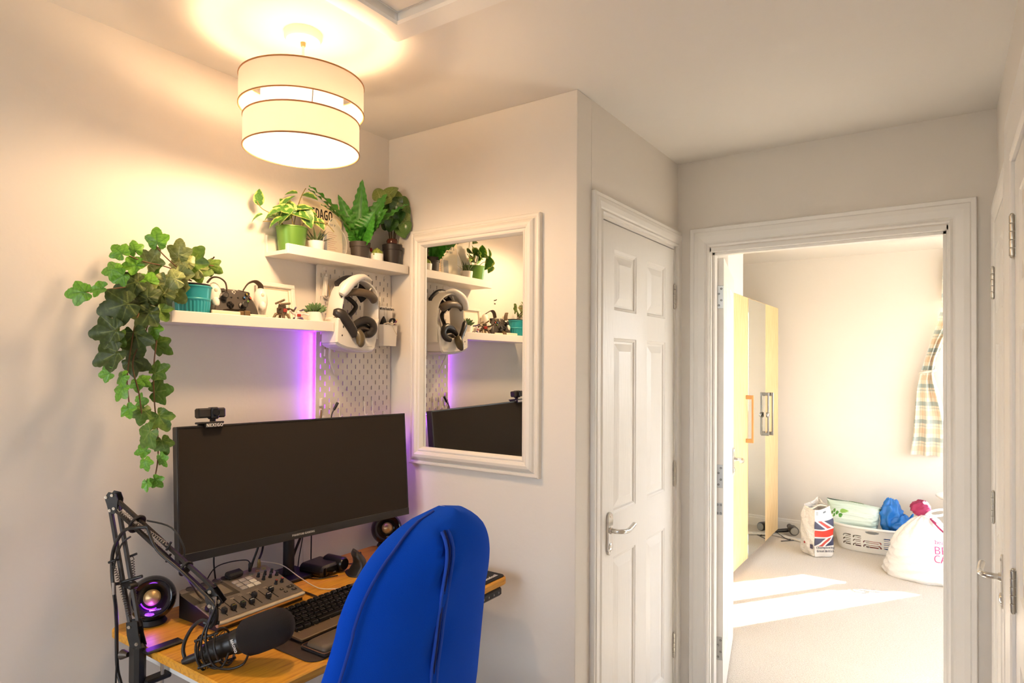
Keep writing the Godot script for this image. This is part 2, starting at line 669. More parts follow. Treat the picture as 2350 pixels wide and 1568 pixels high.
# six-panel door leaf; local x 0..w from the hinge, y up, z from -0.035 to 0
func leaf(parent: Node3D, w: float, h: float, hinge_left := true) -> void:
	var st := w * 0.142
	var mid := w * 0.15
	var pw := (w - 2 * st - mid) / 2
	var xs := [[st, st + pw], [st + pw + mid, w - st]]
	var ys := [[h * 0.08, h * 0.4], [h * 0.478, h * 0.795], [h * 0.845, h * 0.955]]
	var g := G.new()
	# stiles, rails and edges
	for sd in [0.0, -0.035]:
		var o := Vector3(0, 0, 1 if sd == 0.0 else -1)
		var cuts := [0.0, xs[0][0], xs[0][1], xs[1][0], xs[1][1], w]
		for i in [0, 2, 4]:
			g.face(Vector3(cuts[i], 0, sd), Vector3(cuts[i + 1], 0, sd), Vector3(cuts[i + 1], h, sd), Vector3(cuts[i], h, sd), o)
		var rails := [0.0, ys[0][0], ys[0][1], ys[1][0], ys[1][1], ys[2][0], ys[2][1], h]
		for e in xs:
			for i in [0, 2, 4, 6]:
				g.face(Vector3(e[0], rails[i], sd), Vector3(e[1], rails[i], sd), Vector3(e[1], rails[i + 1], sd), Vector3(e[0], rails[i + 1], sd), o)
	for e in [[0.0, -1.0], [w, 1.0]]:
		g.face(Vector3(e[0], 0, 0), Vector3(e[0], h, 0), Vector3(e[0], h, -0.035), Vector3(e[0], 0, -0.035), Vector3(e[1], 0, 0))
	for e in [[0.0, -1.0], [h, 1.0]]:
		g.face(Vector3(0, e[0], 0), Vector3(w, e[0], 0), Vector3(w, e[0], -0.035), Vector3(0, e[0], -0.035), Vector3(0, e[1], 0))
	part("leaf", g, door_m, parent)
	# raised panels in moulded frames, both faces
	var steps := [Vector2(0, 0), Vector2(0.004, -0.003), Vector2(0.008, -0.004), Vector2(0.013, -0.009), Vector2(0.02, -0.009), Vector2(0.048, -0.002)]
	for e in xs:
		for y in ys:
			var gp := G.new()
			for sd in [1.0, -1.0]:
				var z0 := 0.0 if sd > 0 else -0.035
				for i in steps.size():
					var a: Vector2 = steps[i]
					var r0 := [Vector3(e[0] + a.x, y[0] + a.x, z0 + a.y * sd), Vector3(e[1] - a.x, y[0] + a.x, z0 + a.y * sd), Vector3(e[1] - a.x, y[1] - a.x, z0 + a.y * sd), Vector3(e[0] + a.x, y[1] - a.x, z0 + a.y * sd)]
					if i == steps.size() - 1:
						gp.face(r0[0], r0[1], r0[2], r0[3], Vector3(0, 0, sd))
						break
					var b: Vector2 = steps[i + 1]
					var r1 := [Vector3(e[0] + b.x, y[0] + b.x, z0 + b.y * sd), Vector3(e[1] - b.x, y[0] + b.x, z0 + b.y * sd), Vector3(e[1] - b.x, y[1] - b.x, z0 + b.y * sd), Vector3(e[0] + b.x, y[1] - b.x, z0 + b.y * sd)]
					for k in 4:
						var l := (k + 1) % 4
						gp.face(r0[k], r0[l], r1[l], r1[k], Vector3(0, 0, sd))
			part("panel", gp, door_m, parent)


var door_m: StandardMaterial3D


# lever handle on a long backplate; local z out of the door, lever towards dir along x
func lever(parent: Node3D, at: Vector3, dir: float, b := Basis.IDENTITY, keyhole := true) -> void:
	var root := Node3D.new()
	var pl := []
	for i in 13:
		var a := PI * i / 12
		pl.append_array([cos(a) * 0.02, 0.055 + sin(a) * 0.02])
	for i in 13:
		var a := PI + PI * i / 12
		pl.append_array([cos(a) * 0.02, -0.055 + sin(a) * 0.02])
	var bp := part("handle", G.new().prism(pv(pl), 0.0, 0.008, 0.002), chrome_m, parent, at, b)
	root.free()
	part("lever", G.new().tube(curve([0, 0.012, 0.006, 0, 0.012, 0.035, dir * 0.012, 0.012, 0.05, dir * 0.05, 0.008, 0.052, dir * 0.085, 0.012, 0.05, dir * 0.115, 0.016, 0.046]), 0.0085, 10), chrome_m, bp)
	part("rose_ring", G.new().at(Vector3(0, 0.012, 0.008), Basis(Vector3.RIGHT, PI / 2)).lathe([Vector2(0.0, 0.006), Vector2(0.011, 0.006), Vector2(0.013, 0.0)], 16), chrome_m, bp)
	for y in [0.06, -0.06]:
		part("screw", G.new().at(Vector3(0, y, 0.008), Basis(Vector3.RIGHT, PI / 2)).lathe([Vector2(0, 0.002), Vector2(0.004, 0.0015), Vector2(0.005, 0)], 12), chrome_m, bp)
	if keyhole:
		part("turn_ring", G.new().at(Vector3(0, -0.045, 0.008), Basis(Vector3.RIGHT, PI / 2)).lathe([Vector2(0, 0.003), Vector2(0.008, 0.004), Vector2(0.013, 0.002), Vector2(0.014, 0)], 16), chrome_m, bp)


# butt hinge, its knuckle upright
func hinge(parent: Node3D, at: Vector3, out: Vector3, tall := 0.1) -> void:
	var g := G.new()
	for k in 5:
		g.at(at + Vector3(0, -tall / 2 + (k + 0.5) * tall / 5, 0)).lathe([Vector2(0, -tall * 0.095), Vector2(0.0055, -tall * 0.095), Vector2(0.0062, -tall * 0.085), Vector2(0.0062, tall * 0.085), Vector2(0.0055, tall * 0.095), Vector2(0, tall * 0.095)], 12)
	g.at(at).ball(Vector3(0, tall * 0.51, 0), Vector3.ONE * 0.0045, 10, 6)
	g.ball(Vector3(0, -tall * 0.51, 0), Vector3.ONE * 0.0045, 10, 6)
	g.box(-out * 0.008, Vector3(absf(out.x) * 0.016 + 0.003, tall, absf(out.z) * 0.016 + 0.003))
	part("hinge", g, mt("b9b5ac", 0.3, 1.0), parent)


func screw_plate(parent: Node3D, called: String, at: Vector3, w: float, h: float, screws: Array, b: Basis) -> void:
	var p := part(called, G.new().box(Vector3(0, 0, 0.001), Vector3(w, h, 0.003), 0.001), mt("c3c6c6", 0.35, 0.9), parent, at, b)
	for s in screws:
		part("screw", G.new().at(Vector3(s.x, s.y, 0.0025), Basis(Vector3.RIGHT, PI / 2)).lathe([Vector2(0, -0.001), Vector2(0.002, 0.0), Vector2(0.0042, 0.0012), Vector2(0.0048, 0)], 12), mt("77797a", 0.35, 0.9), p)


func build_doors() -> void:
	door_m = mt("efebe4", 0.34, 0.0, "door")
	var gt := noise_tex(0.03, 3, 256, null, 14)
	bumpy(door_m, gt, Vector3(9, 0.9, 9), 0.05)
	# cupboard door
	var d := thing("door_1", "closed white six panel cupboard door with chrome lever handle", "door", Vector3(0.849, 0, -0.53), Basis(Vector3.UP, PI / 2))
	d.set_meta("kind", "structure")
	architrave(d, 0.73, 2.0, 0.066)
	var gj := G.new()
	for s in [-1.0, 1.0]:
		gj.bb(Vector3(s * 0.365, 0, -0.1), Vector3(s * 0.352, 2.0, 0.001))
	gj.bb(Vector3(-0.365, 1.988, -0.1), Vector3(0.365, 2.0, 0.001))
	part("lining", gj, trim_m, d)
	var lf := Node3D.new()
	leaf_at(d, 0.7, 1.98, Vector3(-0.35, 0.004, 0.0))
	lf.free()
	lever(d, Vector3(-0.287, 0.888, 0.0), 1.0)
	for y in [1.78, 1.01, 0.27]:
		hinge(d, Vector3(0.352, y, 0.004), Vector3(0, 0, 1))
	# bedroom doorway: lining and architrave
	var fr := thing("door_frame", "white moulded architrave and lining of the open bedroom doorway", "door frame", Vector3(1.4135, 0, -0.93))
	fr.set_meta("kind", "structure")
	architrave(fr, 0.845, 1.99, 0.082)
	gj = G.new()
	for s in [-1.0, 1.0]:
		gj.bb(Vector3(s * 0.4335, 0, -0.1), Vector3(s * 0.4175, 1.985, 0.0015))
	gj.bb(Vector3(-0.4335, 1.969, -0.1), Vector3(0.4335, 1.985, 0.0015))
	part("lining", gj, trim_m, fr)
	gj = G.new()
	for s in [-1.0, 1.0]:
		gj.bb(Vector3(s * 0.4175, 0, -0.055), Vector3(s * 0.4065, 1.969, -0.02), 0.001)
	gj.bb(Vector3(-0.4175, 1.957, -0.055), Vector3(0.4175, 1.969, -0.02), 0.001)
	part("door_stop", gj, trim_m, fr)
	# the bedroom door, swung wide into the bedroom; seen along its face from the hinge edge
	var ang := deg_to_rad(102.0)
	var b := Basis(Vector3.UP, ang)
	# local x runs from the hinge to the handle; local -z face is the one turned to the doorway
	d = thing("door_2", "white panelled bedroom door swung open, seen edge on", "door", Vector3(1.03, 0, -1.0), b)
	d.set_meta("kind", "structure")
	leaf_at(d, 0.762, 1.945, Vector3(0, 0.006, 0.0))
	lever(d, Vector3(0.7, 0.97, -0.035), -1.0, Basis(Vector3.UP, PI))
	lever(d, Vector3(0.7, 0.97, 0.0), -1.0)
	var eb := look(Vector3.LEFT)
	for y in [1.78, 1.0, 0.255]:
		screw_plate(d, "hinge_plate", Vector3(0.0, y, -0.014), 0.026, 0.1, [Vector2(0.004, 0.036), Vector2(-0.006, 0.014), Vector2(0.004, -0.014), Vector2(-0.006, -0.036)], eb)
	screw_plate(d, "closer_plate", Vector3(0.0, 0.858, -0.017), 0.027, 0.052, [Vector2(-0.007, 0.018), Vector2(0.007, 0.018), Vector2(-0.007, -0.018), Vector2(0.007, -0.018)], eb)
	# landing doors of the right wall, seen along the wall
	d = thing("door_3", "narrow white landing cupboard door seen almost edge on beside the doorway", "door", Vector3(1.974, 0, -0.605), Basis(Vector3.UP, -PI / 2))
	d.set_meta("kind", "structure")
	architrave(d, 0.458, 1.962, 0.066)
	leaf_at(d, 0.45, 1.95, Vector3(-0.225, 0.006, 0.012))
	lever(d, Vector3(0.185, 0.888, 0.012), -1.0)
	for y in [1.76, 1.02, 0.28]:
		hinge(d, Vector3(-0.222, y, 0.017), Vector3(0, 0, 1))
	d = thing("door_4", "white panelled landing door at right edge of the view", "door", Vector3(1.974, 0, 0.2), Basis(Vector3.UP, -PI / 2))
	d.set_meta("kind", "structure")
	architrave(d, 0.74, 1.985, 0.13)
	leaf_at(d, 0.735, 1.975, Vector3(-0.3675, 0.006, 0.005))
	lever(d, Vector3(0.3, 0.888, 0.005), -1.0)
	for y in [1.8, 0.94, 0.27]:
		hinge(d, Vector3(-0.352, y, 0.012), Vector3(0, 0, 1))


func leaf_at(d: Node3D, w: float, h: float, at: Vector3) -> void:
	var before := d.get_child_count()
	leaf(d, w, h)
	for i in range(before, d.get_child_count()):
		d.get_child(i).position = at


# ---- pendant lamp ----
func build_lamp() -> void:
	var o := thing("pendant_lamp", "lit pendant lamp with two-tier cream fabric drum shade", "lamp", Vector3(0.40, HC, 0.715))
	var wm := mt("f2e9dc", 0.5)
	part("ceiling_rose", G.new().lathe([Vector2(0, -0.026), Vector2(0.025, -0.026), Vector2(0.044, -0.022), Vector2(0.049, -0.014), Vector2(0.049, 0.0)], 36), wm, o)
	part("cord_grip", G.new().lathe([Vector2(0.0, -0.036), Vector2(0.006, -0.036), Vector2(0.007, -0.026)], 12), mt("b98d5e", 0.5), o)
	part("cord", G.new().tube(p3([0, -0.03, 0, 0, -0.28, 0]), 0.0032, 8), wm, o)
	var fab := StandardMaterial3D.new()
	fab.albedo_color = Color("d2c3b8")
	fab.roughness = 0.9
	fab.backlight_enabled = true
	fab.backlight = Color(0.8, 0.78, 0.76)
	bumpy(fab, noise_tex(0.2, 2, 256, null, 21), Vector3(12, 60, 12), 0.02)
	var gold := mt("b98352", 0.4, 0.3)
	for e in [[0.16, -0.1365, -0.212, "upper_shade"], [0.149, -0.242, -0.32, "lower_shade"]]:
		var r: float = e[0]
		var sh := part(e[3], G.new().lathe([Vector2(r, e[1]), Vector2(r, (e[1] + e[2]) / 2), Vector2(r, e[2]), Vector2(r - 0.0015, e[2]), Vector2(r - 0.0015, (e[1] + e[2]) / 2), Vector2(r - 0.0015, e[1]), Vector2(r, e[1])], 64), fab, o)
		for y in [e[1], e[2]]:
			var ring := []
			for i in 64:
				ring.append(Vector3(cos(TAU * i / 64) * r, y, sin(TAU * i / 64) * r))
			part("trim_ring", G.new().tube(ring, 0.0022, 6, false, true), gold, sh)
	# spider that carries both drums
	var g := G.new()
	for k in 3:
		var a := TAU * k / 3 + 0.5
		g.tube(p3([0, -0.25, 0, cos(a) * 0.148, -0.243, sin(a) * 0.148]), 0.0018, 6)
		g.tube(p3([cos(a) * 0.148, -0.243, sin(a) * 0.148, cos(a) * 0.158, -0.212, sin(a) * 0.158]), 0.0018, 6)
	part("spider", g, wm, o)
	part("lamp_holder", G.new().lathe([Vector2(0, -0.165), Vector2(0.016, -0.165), Vector2(0.018, -0.12), Vector2(0.009, -0.11), Vector2(0, -0.11)], 20), wm, o)
	# bulb and the frosted inner drum that glows round it
	var glow := StandardMaterial3D.new()
	glow.albedo_color = Color("fff4e2")
	glow.emission_enabled = true
	glow.emission = Color("fff0d8")
	glow.emission_energy_multiplier = 1.3
	var bulb := part("bulb", G.new().lathe([Vector2(0, -0.02), Vector2(0.02, -0.014), Vector2(0.03, 0.004), Vector2(0.028, 0.022), Vector2(0.016, 0.045), Vector2(0.014, 0.06)], 24), glow, o, Vector3(0, -0.27, 0))
	bulb.set_meta("label", "glowing bulb")
	part("inner_diffuser", G.new().lathe([Vector2(0.1, -0.165), Vector2(0.106, -0.17), Vector2(0.106, -0.296), Vector2(0.098, -0.306), Vector2(0.0, -0.308)], 40), glow, o)
	var cap: StandardMaterial3D = fab.duplicate()
	cap.transparency = BaseMaterial3D.TRANSPARENCY_ALPHA
	cap.albedo_color.a = 0.6
	part("diffuser_cap", G.new().lathe([Vector2(0, -0.162), Vector2(0.1, -0.162), Vector2(0.104, -0.165)], 40), cap, o)
	var l := OmniLight3D.new()
	l.name = "bulb_light"
	l.light_color = Color("ffd5a4")
	l.light_energy = LAMP_ENERGY
	l.light_size = 0.05
	l.omni_range = 8.0
	l.omni_attenuation = 2.0
	l.shadow_enabled = true
	l.position = Vector3(0, -0.298, 0)
	o.add_child(l)


# ---- the bedroom beyond the doorway ----
func interp(tab: Array, k: float) -> float:
	# tab holds rising (key, value) pairs
	for i in tab.size() - 1:
		if k <= tab[i + 1][0]:
			var s: float = clampf((k - tab[i][0]) / (tab[i + 1][0] - tab[i][0]), 0.0, 1.0)
			return lerpf(tab[i][1], tab[i + 1][1], s)
	return tab[-1][1]


func plaid(u: float, v: float) -> Color:
	var c := Color("eee3d0")
	var fv := fposmod(v * 11.0, 1.0)
	var fu := fposmod(u * 6.0, 1.0)
	if fv > 0.5 and fv < 0.78:
		c = c.lerp(Color("e6c3a2"), 0.5)
	if fv < 0.22:
		c = c.lerp(Color("7f9698"), 0.55)
	if absf(fv - 0.36) < 0.025:
		c = c.lerp(Color("8fa3a3"), 0.45)
	if fu < 0.16:
		c = c.lerp(Color("8fa0a0"), 0.3)
	if absf(fu - 0.55) < 0.03:
		c = c.lerp(Color("b98f6a"), 0.35)
	return c


func lumpy(g: G, c: Vector3, r: Vector3, amp: float, freq: float, sd: int, seg := 40, rings := 26, flat_y := -99.0) -> void:
	# crumpled closed shape: an ellipsoid pushed in and out by ridged noise
	var nz := FastNoiseLite.new()
	nz.seed = sd
	nz.frequency = freq
	nz.fractal_type = FastNoiseLite.FRACTAL_RIDGED
	nz.fractal_octaves = 2
	var rows := []
	for i in rings + 1:
		var th := PI * i / rings
		var row := PackedVector3Array()
		for j in seg:
			var a := TAU * j / seg
			var d := Vector3(sin(th) * cos(a), cos(th), sin(th) * sin(a))
			var p := c + d * r * (1.0 + amp * nz.get_noise_3dv(d * 10.0))
			p.y = maxf(p.y, flat_y)
			row.append(p)
		rows.append(row)
	g.surf(rows, true)


func flag(u: float, v: float) -> Color:
	# white woven face with a cropped red, white and blue flag across its middle
	var c := Color("e6e1da")
	if v < 0.12 and u > 0.08 and u < 0.22 and v > 0.04:
		return Color("a8aeb2")
	if v < 0.09 and v > 0.06 and u > 0.52 and u < 0.72:
		return Color("6d7276")
	if v > 0.24 and v < 0.76:
		var x := u
		var y := (v - 0.5) / 0.26
		c = Color("3c3f58")
		var d1 := absf(absf(y) - (1.35 - 1.3 * x * 1.0) * 1.0)
		if d1 < 0.3:
			c = Color("e9ded8")
		if d1 < 0.13:
			c = Color("b8463c")
		if absf(y) < 0.36:
			c = Color("efe5de")
		if absf(y) < 0.26:
			c = Color("c9301f")
	return c


func build_bedroom() -> void:
	# wardrobe, its front at x = 0.61
	var w := thing("wardrobe", "birch wardrobe with a tall mirror door beside far bedroom wall", "wardrobe", Vector3(0.3, 0, -3.36))
	var g := gw(w)
	g.bb(Vector3(0.012, 0.05, -4.13), Vector3(0.59, 1.99, -4.11), 0.001)
	g.bb(Vector3(0.012, 0.05, -2.6), Vector3(0.59, 1.99, -2.58), 0.001)
	g.bb(Vector3(0.012, 1.97, -4.11), Vector3(0.59, 1.99, -2.6))
	g.bb(Vector3(0.012, 0.05, -4.11), Vector3(0.02, 1.97, -2.6))
	g.bb(Vector3(0.012, 0.05, -4.11), Vector3(0.59, 0.07, -2.6))
	part("carcass", g, birch_m, w)
	part("plinth", gw(w).bb(Vector3(0.02, 0, -4.11), Vector3(0.56, 0.05, -2.6)), birch_m, w)
	var glass := mt("d6d8d2", 0.03, 1.0, "mirror")
	var hw := mt("b98a55", 0.4)
	var hm := mt("b5b3ae", 0.25, 1.0)
	var k := 0
	for e in [[-3.092, -2.584], [-3.648, -3.098], [-4.128, -3.654]]:
		var dr := part("door", gw(w).bb(Vector3(0.592, 0.052, e[0]), Vector3(0.61, 1.988, e[1]), 0.0015), birch_m, w)
		if k == 1:
			part("mirror_panel", gw(w).bb(Vector3(0.61, 0.056, e[0] + 0.004), Vector3(0.6125, 1.984, e[1] - 0.004), 0.001), glass, dr)
			part("handle", gw(w).bb(Vector3(0.632, 0.915, e[0] + 0.01), Vector3(0.644, 1.265, e[0] + 0.024), 0.002).bb(Vector3(0.61, 0.915, e[0] + 0.01), Vector3(0.634, 0.94, e[0] + 0.024), 0.002).bb(Vector3(0.61, 1.24, e[0] + 0.01), Vector3(0.634, 1.265, e[0] + 0.024), 0.002), hm, dr)
			var gl := gw(w)
			gl.box(Vector3(0.635, 1.085, e[0] + 0.018), Vector3(0.025, 0.045, 0.026), 0.006)
			gl.ball(Vector3(0.64, 1.085, e[0] + 0.046), Vector3(0.012, 0.02, 0.016), 14, 8)
			part("handle_lock", gl, hm, dr)
		else:
			var z: float = e[0] + 0.035 if k == 0 else e[1] - 0.05
			part("handle", gw(w).bb(Vector3(0.65, 0.915, z), Vector3(0.664, 1.265, z + 0.015), 0.002).bb(Vector3(0.61, 0.915, z), Vector3(0.65, 0.945, z + 0.015), 0.002).bb(Vector3(0.61, 1.235, z), Vector3(0.65, 1.265, z + 0.015), 0.002), hw if k == 0 else hm, dr)
		k += 1
	var bx := thing("storage_box", "tall plain white box on top of the birch wardrobe", "box", Vector3(0.36, 1.99, -2.8))
	part("box", gw(bx).bb(Vector3(0.12, 1.9905, -3.0), Vector3(0.6, 2.33, -2.62), 0.004), mt("f4f3f0", 0.5), bx)
	part("lid", gw(bx).bb(Vector3(0.116, 2.3, -3.004), Vector3(0.604, 2.34, -2.616), 0.004), mt("f4f3f0", 0.5), bx)
	# curtains of the far window, gathered to hooks at their outer sides
	var cm := StandardMaterial3D.new()
	cm.albedo_texture = tex_from(192, 512, plaid)
	cm.roughness = 0.9
	cm.backlight_enabled = true
	cm.backlight = Color(0.35, 0.33, 0.3)
	var lt := [[0.77, 1.59], [0.92, 1.606], [1.277, 1.629], [1.35, 1.642], [1.45, 1.662], [1.63, 1.712], [1.8, 1.76], [1.94, 1.795], [2.35, 1.81]]
	var rt := [[0.77, 1.845], [1.07, 1.83], [1.25, 1.79], [1.38, 1.757], [1.45, 1.75], [1.55, 1.765], [1.7, 1.82], [1.9, 1.98], [2.1, 2.12], [2.35, 2.25]]
	for s in [1.0, -1.0]:
		var q := thing("curtain", "tartan curtain tied back at the left of the bedroom window" if s > 0 else "matching tartan curtain at right side of the bedroom window", "curtain", Vector3(1.7 if s > 0 else 2.83, 2.35, -4.3), Basis.IDENTITY, "tartan curtains")
		var rows := []
		for i in 61:
			var y := lerpf(2.35, 0.77, i / 60.0)
			var x0 := interp(lt, y)
			var x1 := interp(rt, y)
			var row := PackedVector3Array()
			for j in 49:
				var f := j / 48.0
				var amp := 0.026 if y < 1.4 else 0.02 + 0.01 * (y - 1.45)
				amp *= 0.35 if absf(y - 1.44) < 0.03 else 1.0
				var x := lerpf(x0, x1, f)
				var z := -4.3 + amp * cos(f * TAU * 2.5 + 0.6 * sin(y * 4.0)) + 0.008 * sin(f * 23.0 + y * 6.0)
				row.append(Vector3(x if s > 0 else 4.53 - x, y, z))
			rows.append(row)
		var gc := gw(q)
		gc.surf(rows)
		part("cloth", gc, cm, q)
		var ring := []
		for i in 24:
			var a := TAU * i / 24
			var x := 1.706 + cos(a) * 0.052
			ring.append(Vector3(x if s > 0 else 4.53 - x, 1.442 + 0.012 * cos(a), -4.3 + sin(a) * 0.045))
		part("tie_back", gw(q).tube(ring, 0.009, 8, false, true), mt("efe8dc", 0.7), q)
		var hx := 1.742 if s > 0 else 2.788
		part("hook_knob", gw(q).ball(Vector3(hx, 1.447, -4.235), Vector3.ONE * 0.013, 14, 8), white_m, q)
	var rod := thing("curtain_pole", "white curtain pole above the far bedroom window", "curtain pole", Vector3(2.265, 2.37, -4.3))
	part("pole", gw(rod).tube(p3([1.86, 2.37, -4.3, 2.82, 2.37, -4.3]), 0.012, 12), white_m, rod)
	part("bracket", gw(rod).bb(Vector3(1.9, 2.36, -4.392), Vector3(1.92, 2.38, -4.3)).bb(Vector3(2.7, 2.36, -4.392), Vector3(2.72, 2.38, -4.3)), white_m, rod)
	# union flag bag
	var bag := thing("shopping_bag", "white woven shopping bag printed with a red white blue flag", "bag", Vector3(0.985, 0, -3.69))
	var cs := [Vector2(0.868, -3.705), Vector2(0.985, -3.605), Vector2(1.105, -3.69), Vector2(0.985, -3.80)]
	var fm := StandardMaterial3D.new()
	fm.albedo_texture = tex_from(128, 256, flag)
	fm.roughness = 0.55
	var bm := mt("e8e0d6", 0.55, 0.0, "bag")
	bumpy(bm, noise_tex(0.03, 4, 256, null, 31), Vector3.ONE * 4.0, 1.2)
	for fc in 4:
		var a: Vector2 = cs[fc]
		var b: Vector2 = cs[(fc + 1) % 4]
		var nn := Vector2(-(b - a).y, (b - a).x).normalized()
		if nn.dot((a + b) / 2 - Vector2(0.985, -3.69)) < 0:
			nn = -nn
		var tops := [0.385, 0.36, 0.395, 0.44]
		var rows := []
		for i in 21:
			var v := 1.0 - i / 20.0
			var row := PackedVector3Array()
			for j in 13:
				var f := j / 12.0
				var top := lerpf(tops[fc], tops[(fc + 1) % 4], f) - 0.012 * sin(f * PI)
				var y := v * top + 0.004
				var p := a.lerp(b, f)
				var bulge := 0.022 * sin(f * PI) * sin(minf(v * 1.25, 1.0) * PI) + 0.004 * sin(v * 17.0 + f * 9.0 + fc)
				p += nn * bulge
				p = p.lerp(Vector2(0.985, -3.69), 0.1 * smoothstep(0.06, 0.0, v) + 0.22 * smoothstep(0.72, 1.0, v))
				row.append(Vector3(p.x, y, p.y))
			rows.append(row)
		var gb := gw(bag)
		gb.surf(rows)
		part("flag_face" if fc == 1 else "side_face", gb, fm if fc == 1 else bm, bag)
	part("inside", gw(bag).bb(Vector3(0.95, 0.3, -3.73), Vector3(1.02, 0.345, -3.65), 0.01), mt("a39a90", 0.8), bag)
	part("folded_rim", gw(bag).tube(curve([0.9, 0.375, -3.69, 0.955, 0.365, -3.65, 1.01, 0.4, -3.655, 1.06, 0.392, -3.685]), [0.004, 0.012, 0.016, 0.012, 0.014, 0.016, 0.018, 0.016, 0.014, 0.012, 0.016, 0.014, 0.012, 0.01, 0.008, 0.004], 8, true, false, 0.4), mt("e9dfcd", 0.6), bag)
	var dir := Vector3(cs[2].x - cs[1].x, 0, cs[2].y - cs[1].y).normalized()
	var out := dir.cross(Vector3.UP) * -1.0
	out = Vector3(-dir.z, 0, dir.x)
	var fb := Basis(dir, Vector3.UP, out)
	var mid := Vector3(1.045, 0, -3.647) + out * 0.022
	lettering("Championing", 0.022, mt("3f434d", 0.7), bag, mid + Vector3(0, 0.082, 0) - bag.position, fb, "Droid Sans", 700)
	lettering("Great British", 0.022, mt("3f434d", 0.7), bag, mid + Vector3(0, 0.055, 0) - bag.position, fb, "Droid Sans", 700)
	var lb := Basis(Vector3(cs[1].x - cs[0].x, 0, cs[1].y - cs[0].y).normalized(), Vector3.UP, Vector3(-(cs[1].y - cs[0].y) * -1.0, 0, 0))
	var d2 := Vector3(cs[1].x - cs[0].x, 0, cs[1].y - cs[0].y).normalized()
	lb = Basis(d2, Vector3.UP, Vector3(-d2.z, 0, d2.x))
	part("logo", G.new().box(Vector3.ZERO, Vector3(0.03, 0.032, 0.001)), mt("4d4458", 0.6), bag, Vector3(0.966, 0.08, -3.612) - bag.position + lb.z * 0.006, lb)
	part("round_mark", G.new().at(Vector3.ZERO, Basis(Vector3.RIGHT, PI / 2)).lathe([Vector2(0, 0.001), Vector2(0.009, 0.001), Vector2(0.009, -0.001)], 18), mt("b5544e", 0.6), bag, Vector3(0.915, 0.1, -3.648) - bag.position + lb.z * 0.012, lb)
	# laundry basket: an oval tub whose wall is cut by rows of hooked slots
	var ba := thing("laundry_basket", "white oval plastic laundry basket with hooked slots in its side", "basket", Vector3(1.345, 0, -4.14))
	var bw := mt("eeebe4", 0.4)
	var gb2 := G.new()
	var cols := 360
	var rws := 44
	for lay in 2:
		var grid := []
		for i in rws + 1:
			var v := float(i) / rws
			var row := PackedVector3Array()
			for j in cols:
				var a := TAU * j / cols
				var rx := lerpf(0.255, 0.305, v) - lay * 0.003
				var rz := lerpf(0.165, 0.205, v) - lay * 0.003
				var ca := signf(cos(a)) * pow(absf(cos(a)), 0.75)
				var sa := signf(sin(a)) * pow(absf(sin(a)), 0.75)
				row.append(Vector3(rx * ca, 0.003 + 0.197 * v, rz * sa))
			grid.append(row)
		for i in rws:
			for j in cols:
				var k2 := (j + 1) % cols
				var m: Vector3 = (grid[i][j] + grid[i + 1][k2]) / 2.0
				if m.z > 0.0 and absf(m.x) < 0.24 and basket_hole(m.x, m.y):
					continue
				gb2.quad(grid[i][j], grid[i][k2], grid[i + 1][k2], grid[i + 1][j])
	part("tub", gb2, bw, ba)
	var ring := []
	for j in 72:
		var a := TAU * j / 72
		ring.append(Vector3(0.309 * signf(cos(a)) * pow(absf(cos(a)), 0.75), 0.2, 0.209 * signf(sin(a)) * pow(absf(sin(a)), 0.75)))
	part("rim", G.new().tube(ring, 0.011, 10, false, true), bw, ba)
	var base := PackedVector3Array()
	for j in 40:
		var a := TAU * j / 40
		base.append(Vector3(0.255 * cos(a), 0.004, 0.165 * sin(a)))
	var gbb := G.new()
	gbb.fan(base, Vector3.DOWN)
	part("base", gbb, bw, ba)
	# washing seen through the slots
	var wash := [["c23a30", 0.02, 0.055, 0.06], ["34589c", 0.11, 0.07, 0.05], ["7a2a38", -0.08, 0.055, 0.06], ["6f5a3a", -0.17, 0.06, 0.04], ["4fae62", 0.18, 0.09, 0.04], ["3a2f35", 0.225, 0.05, 0.03]]
	var names := ["red", "blue", "maroon", "brown", "green", "dark"]
	for i in wash.size():
		var e: Array = wash[i]
		var cl := thing("crumpled_cloth", "%s washing glimpsed through the slots of the white basket" % names[i], "laundry", Vector3(1.345 + e[1], e[2], -4.045 - 0.02 * absf(e[1]) / 0.1), Basis.IDENTITY, "washing inside the basket")
		var gl := G.new()
		lumpy(gl, Vector3.ZERO, Vector3(0.052, 0.045, 0.035), 0.15, 0.12, 50 + i, 24, 14)
		part("cloth", gl, mt(e[0], 0.9), cl)
	# bag with a leaf print, pale green
	var gn := thing("carrier_bag", "pale green bag with herb leaf print filling the laundry basket", "bag", Vector3(1.2, 0.17, -4.1))
	var lp := StandardMaterial3D.new()
	lp.albedo_texture = tex_from(256, 128, leaf_print)
	lp.roughness = 0.4
	lp.heightmap_enabled = true
	lp.heightmap_texture = noise_tex(0.03, 4, 256, null, 34)
	lp.heightmap_scale = 0.4
	var rows3 := []
	var nz := FastNoiseLite.new()
	nz.seed = 5
	nz.frequency = 0.35
	for i in 31:
		var v := i / 30.0
		var row := PackedVector3Array()
		for j in 64:
			var a := TAU * j / 64
			var sx := signf(cos(a)) * pow(absf(cos(a)), 0.45)
			var sz := signf(sin(a)) * pow(absf(sin(a)), 0.7)
			var hw2 := lerpf(0.17, 0.195, v)
			var dp := 0.085 * pow(sin(lerpf(0.35, 1.0, 1.0 - v) * PI * 0.5), 0.7) * (1.0 if v < 0.97 else 0.15)
			var wob := 0.008 * nz.get_noise_3d(a * 4.0, v * 12.0, 3.0)
			row.append(Vector3(sx * hw2 + wob, v * 0.205 - 0.018 * sx * sx * v + 0.008 * sin(a * 2.0 + 1.0) * v - 0.015 * v * sx, sz * dp + wob))
		rows3.append(row)
	var gg := G.new()
	gg.surf(rows3, true)
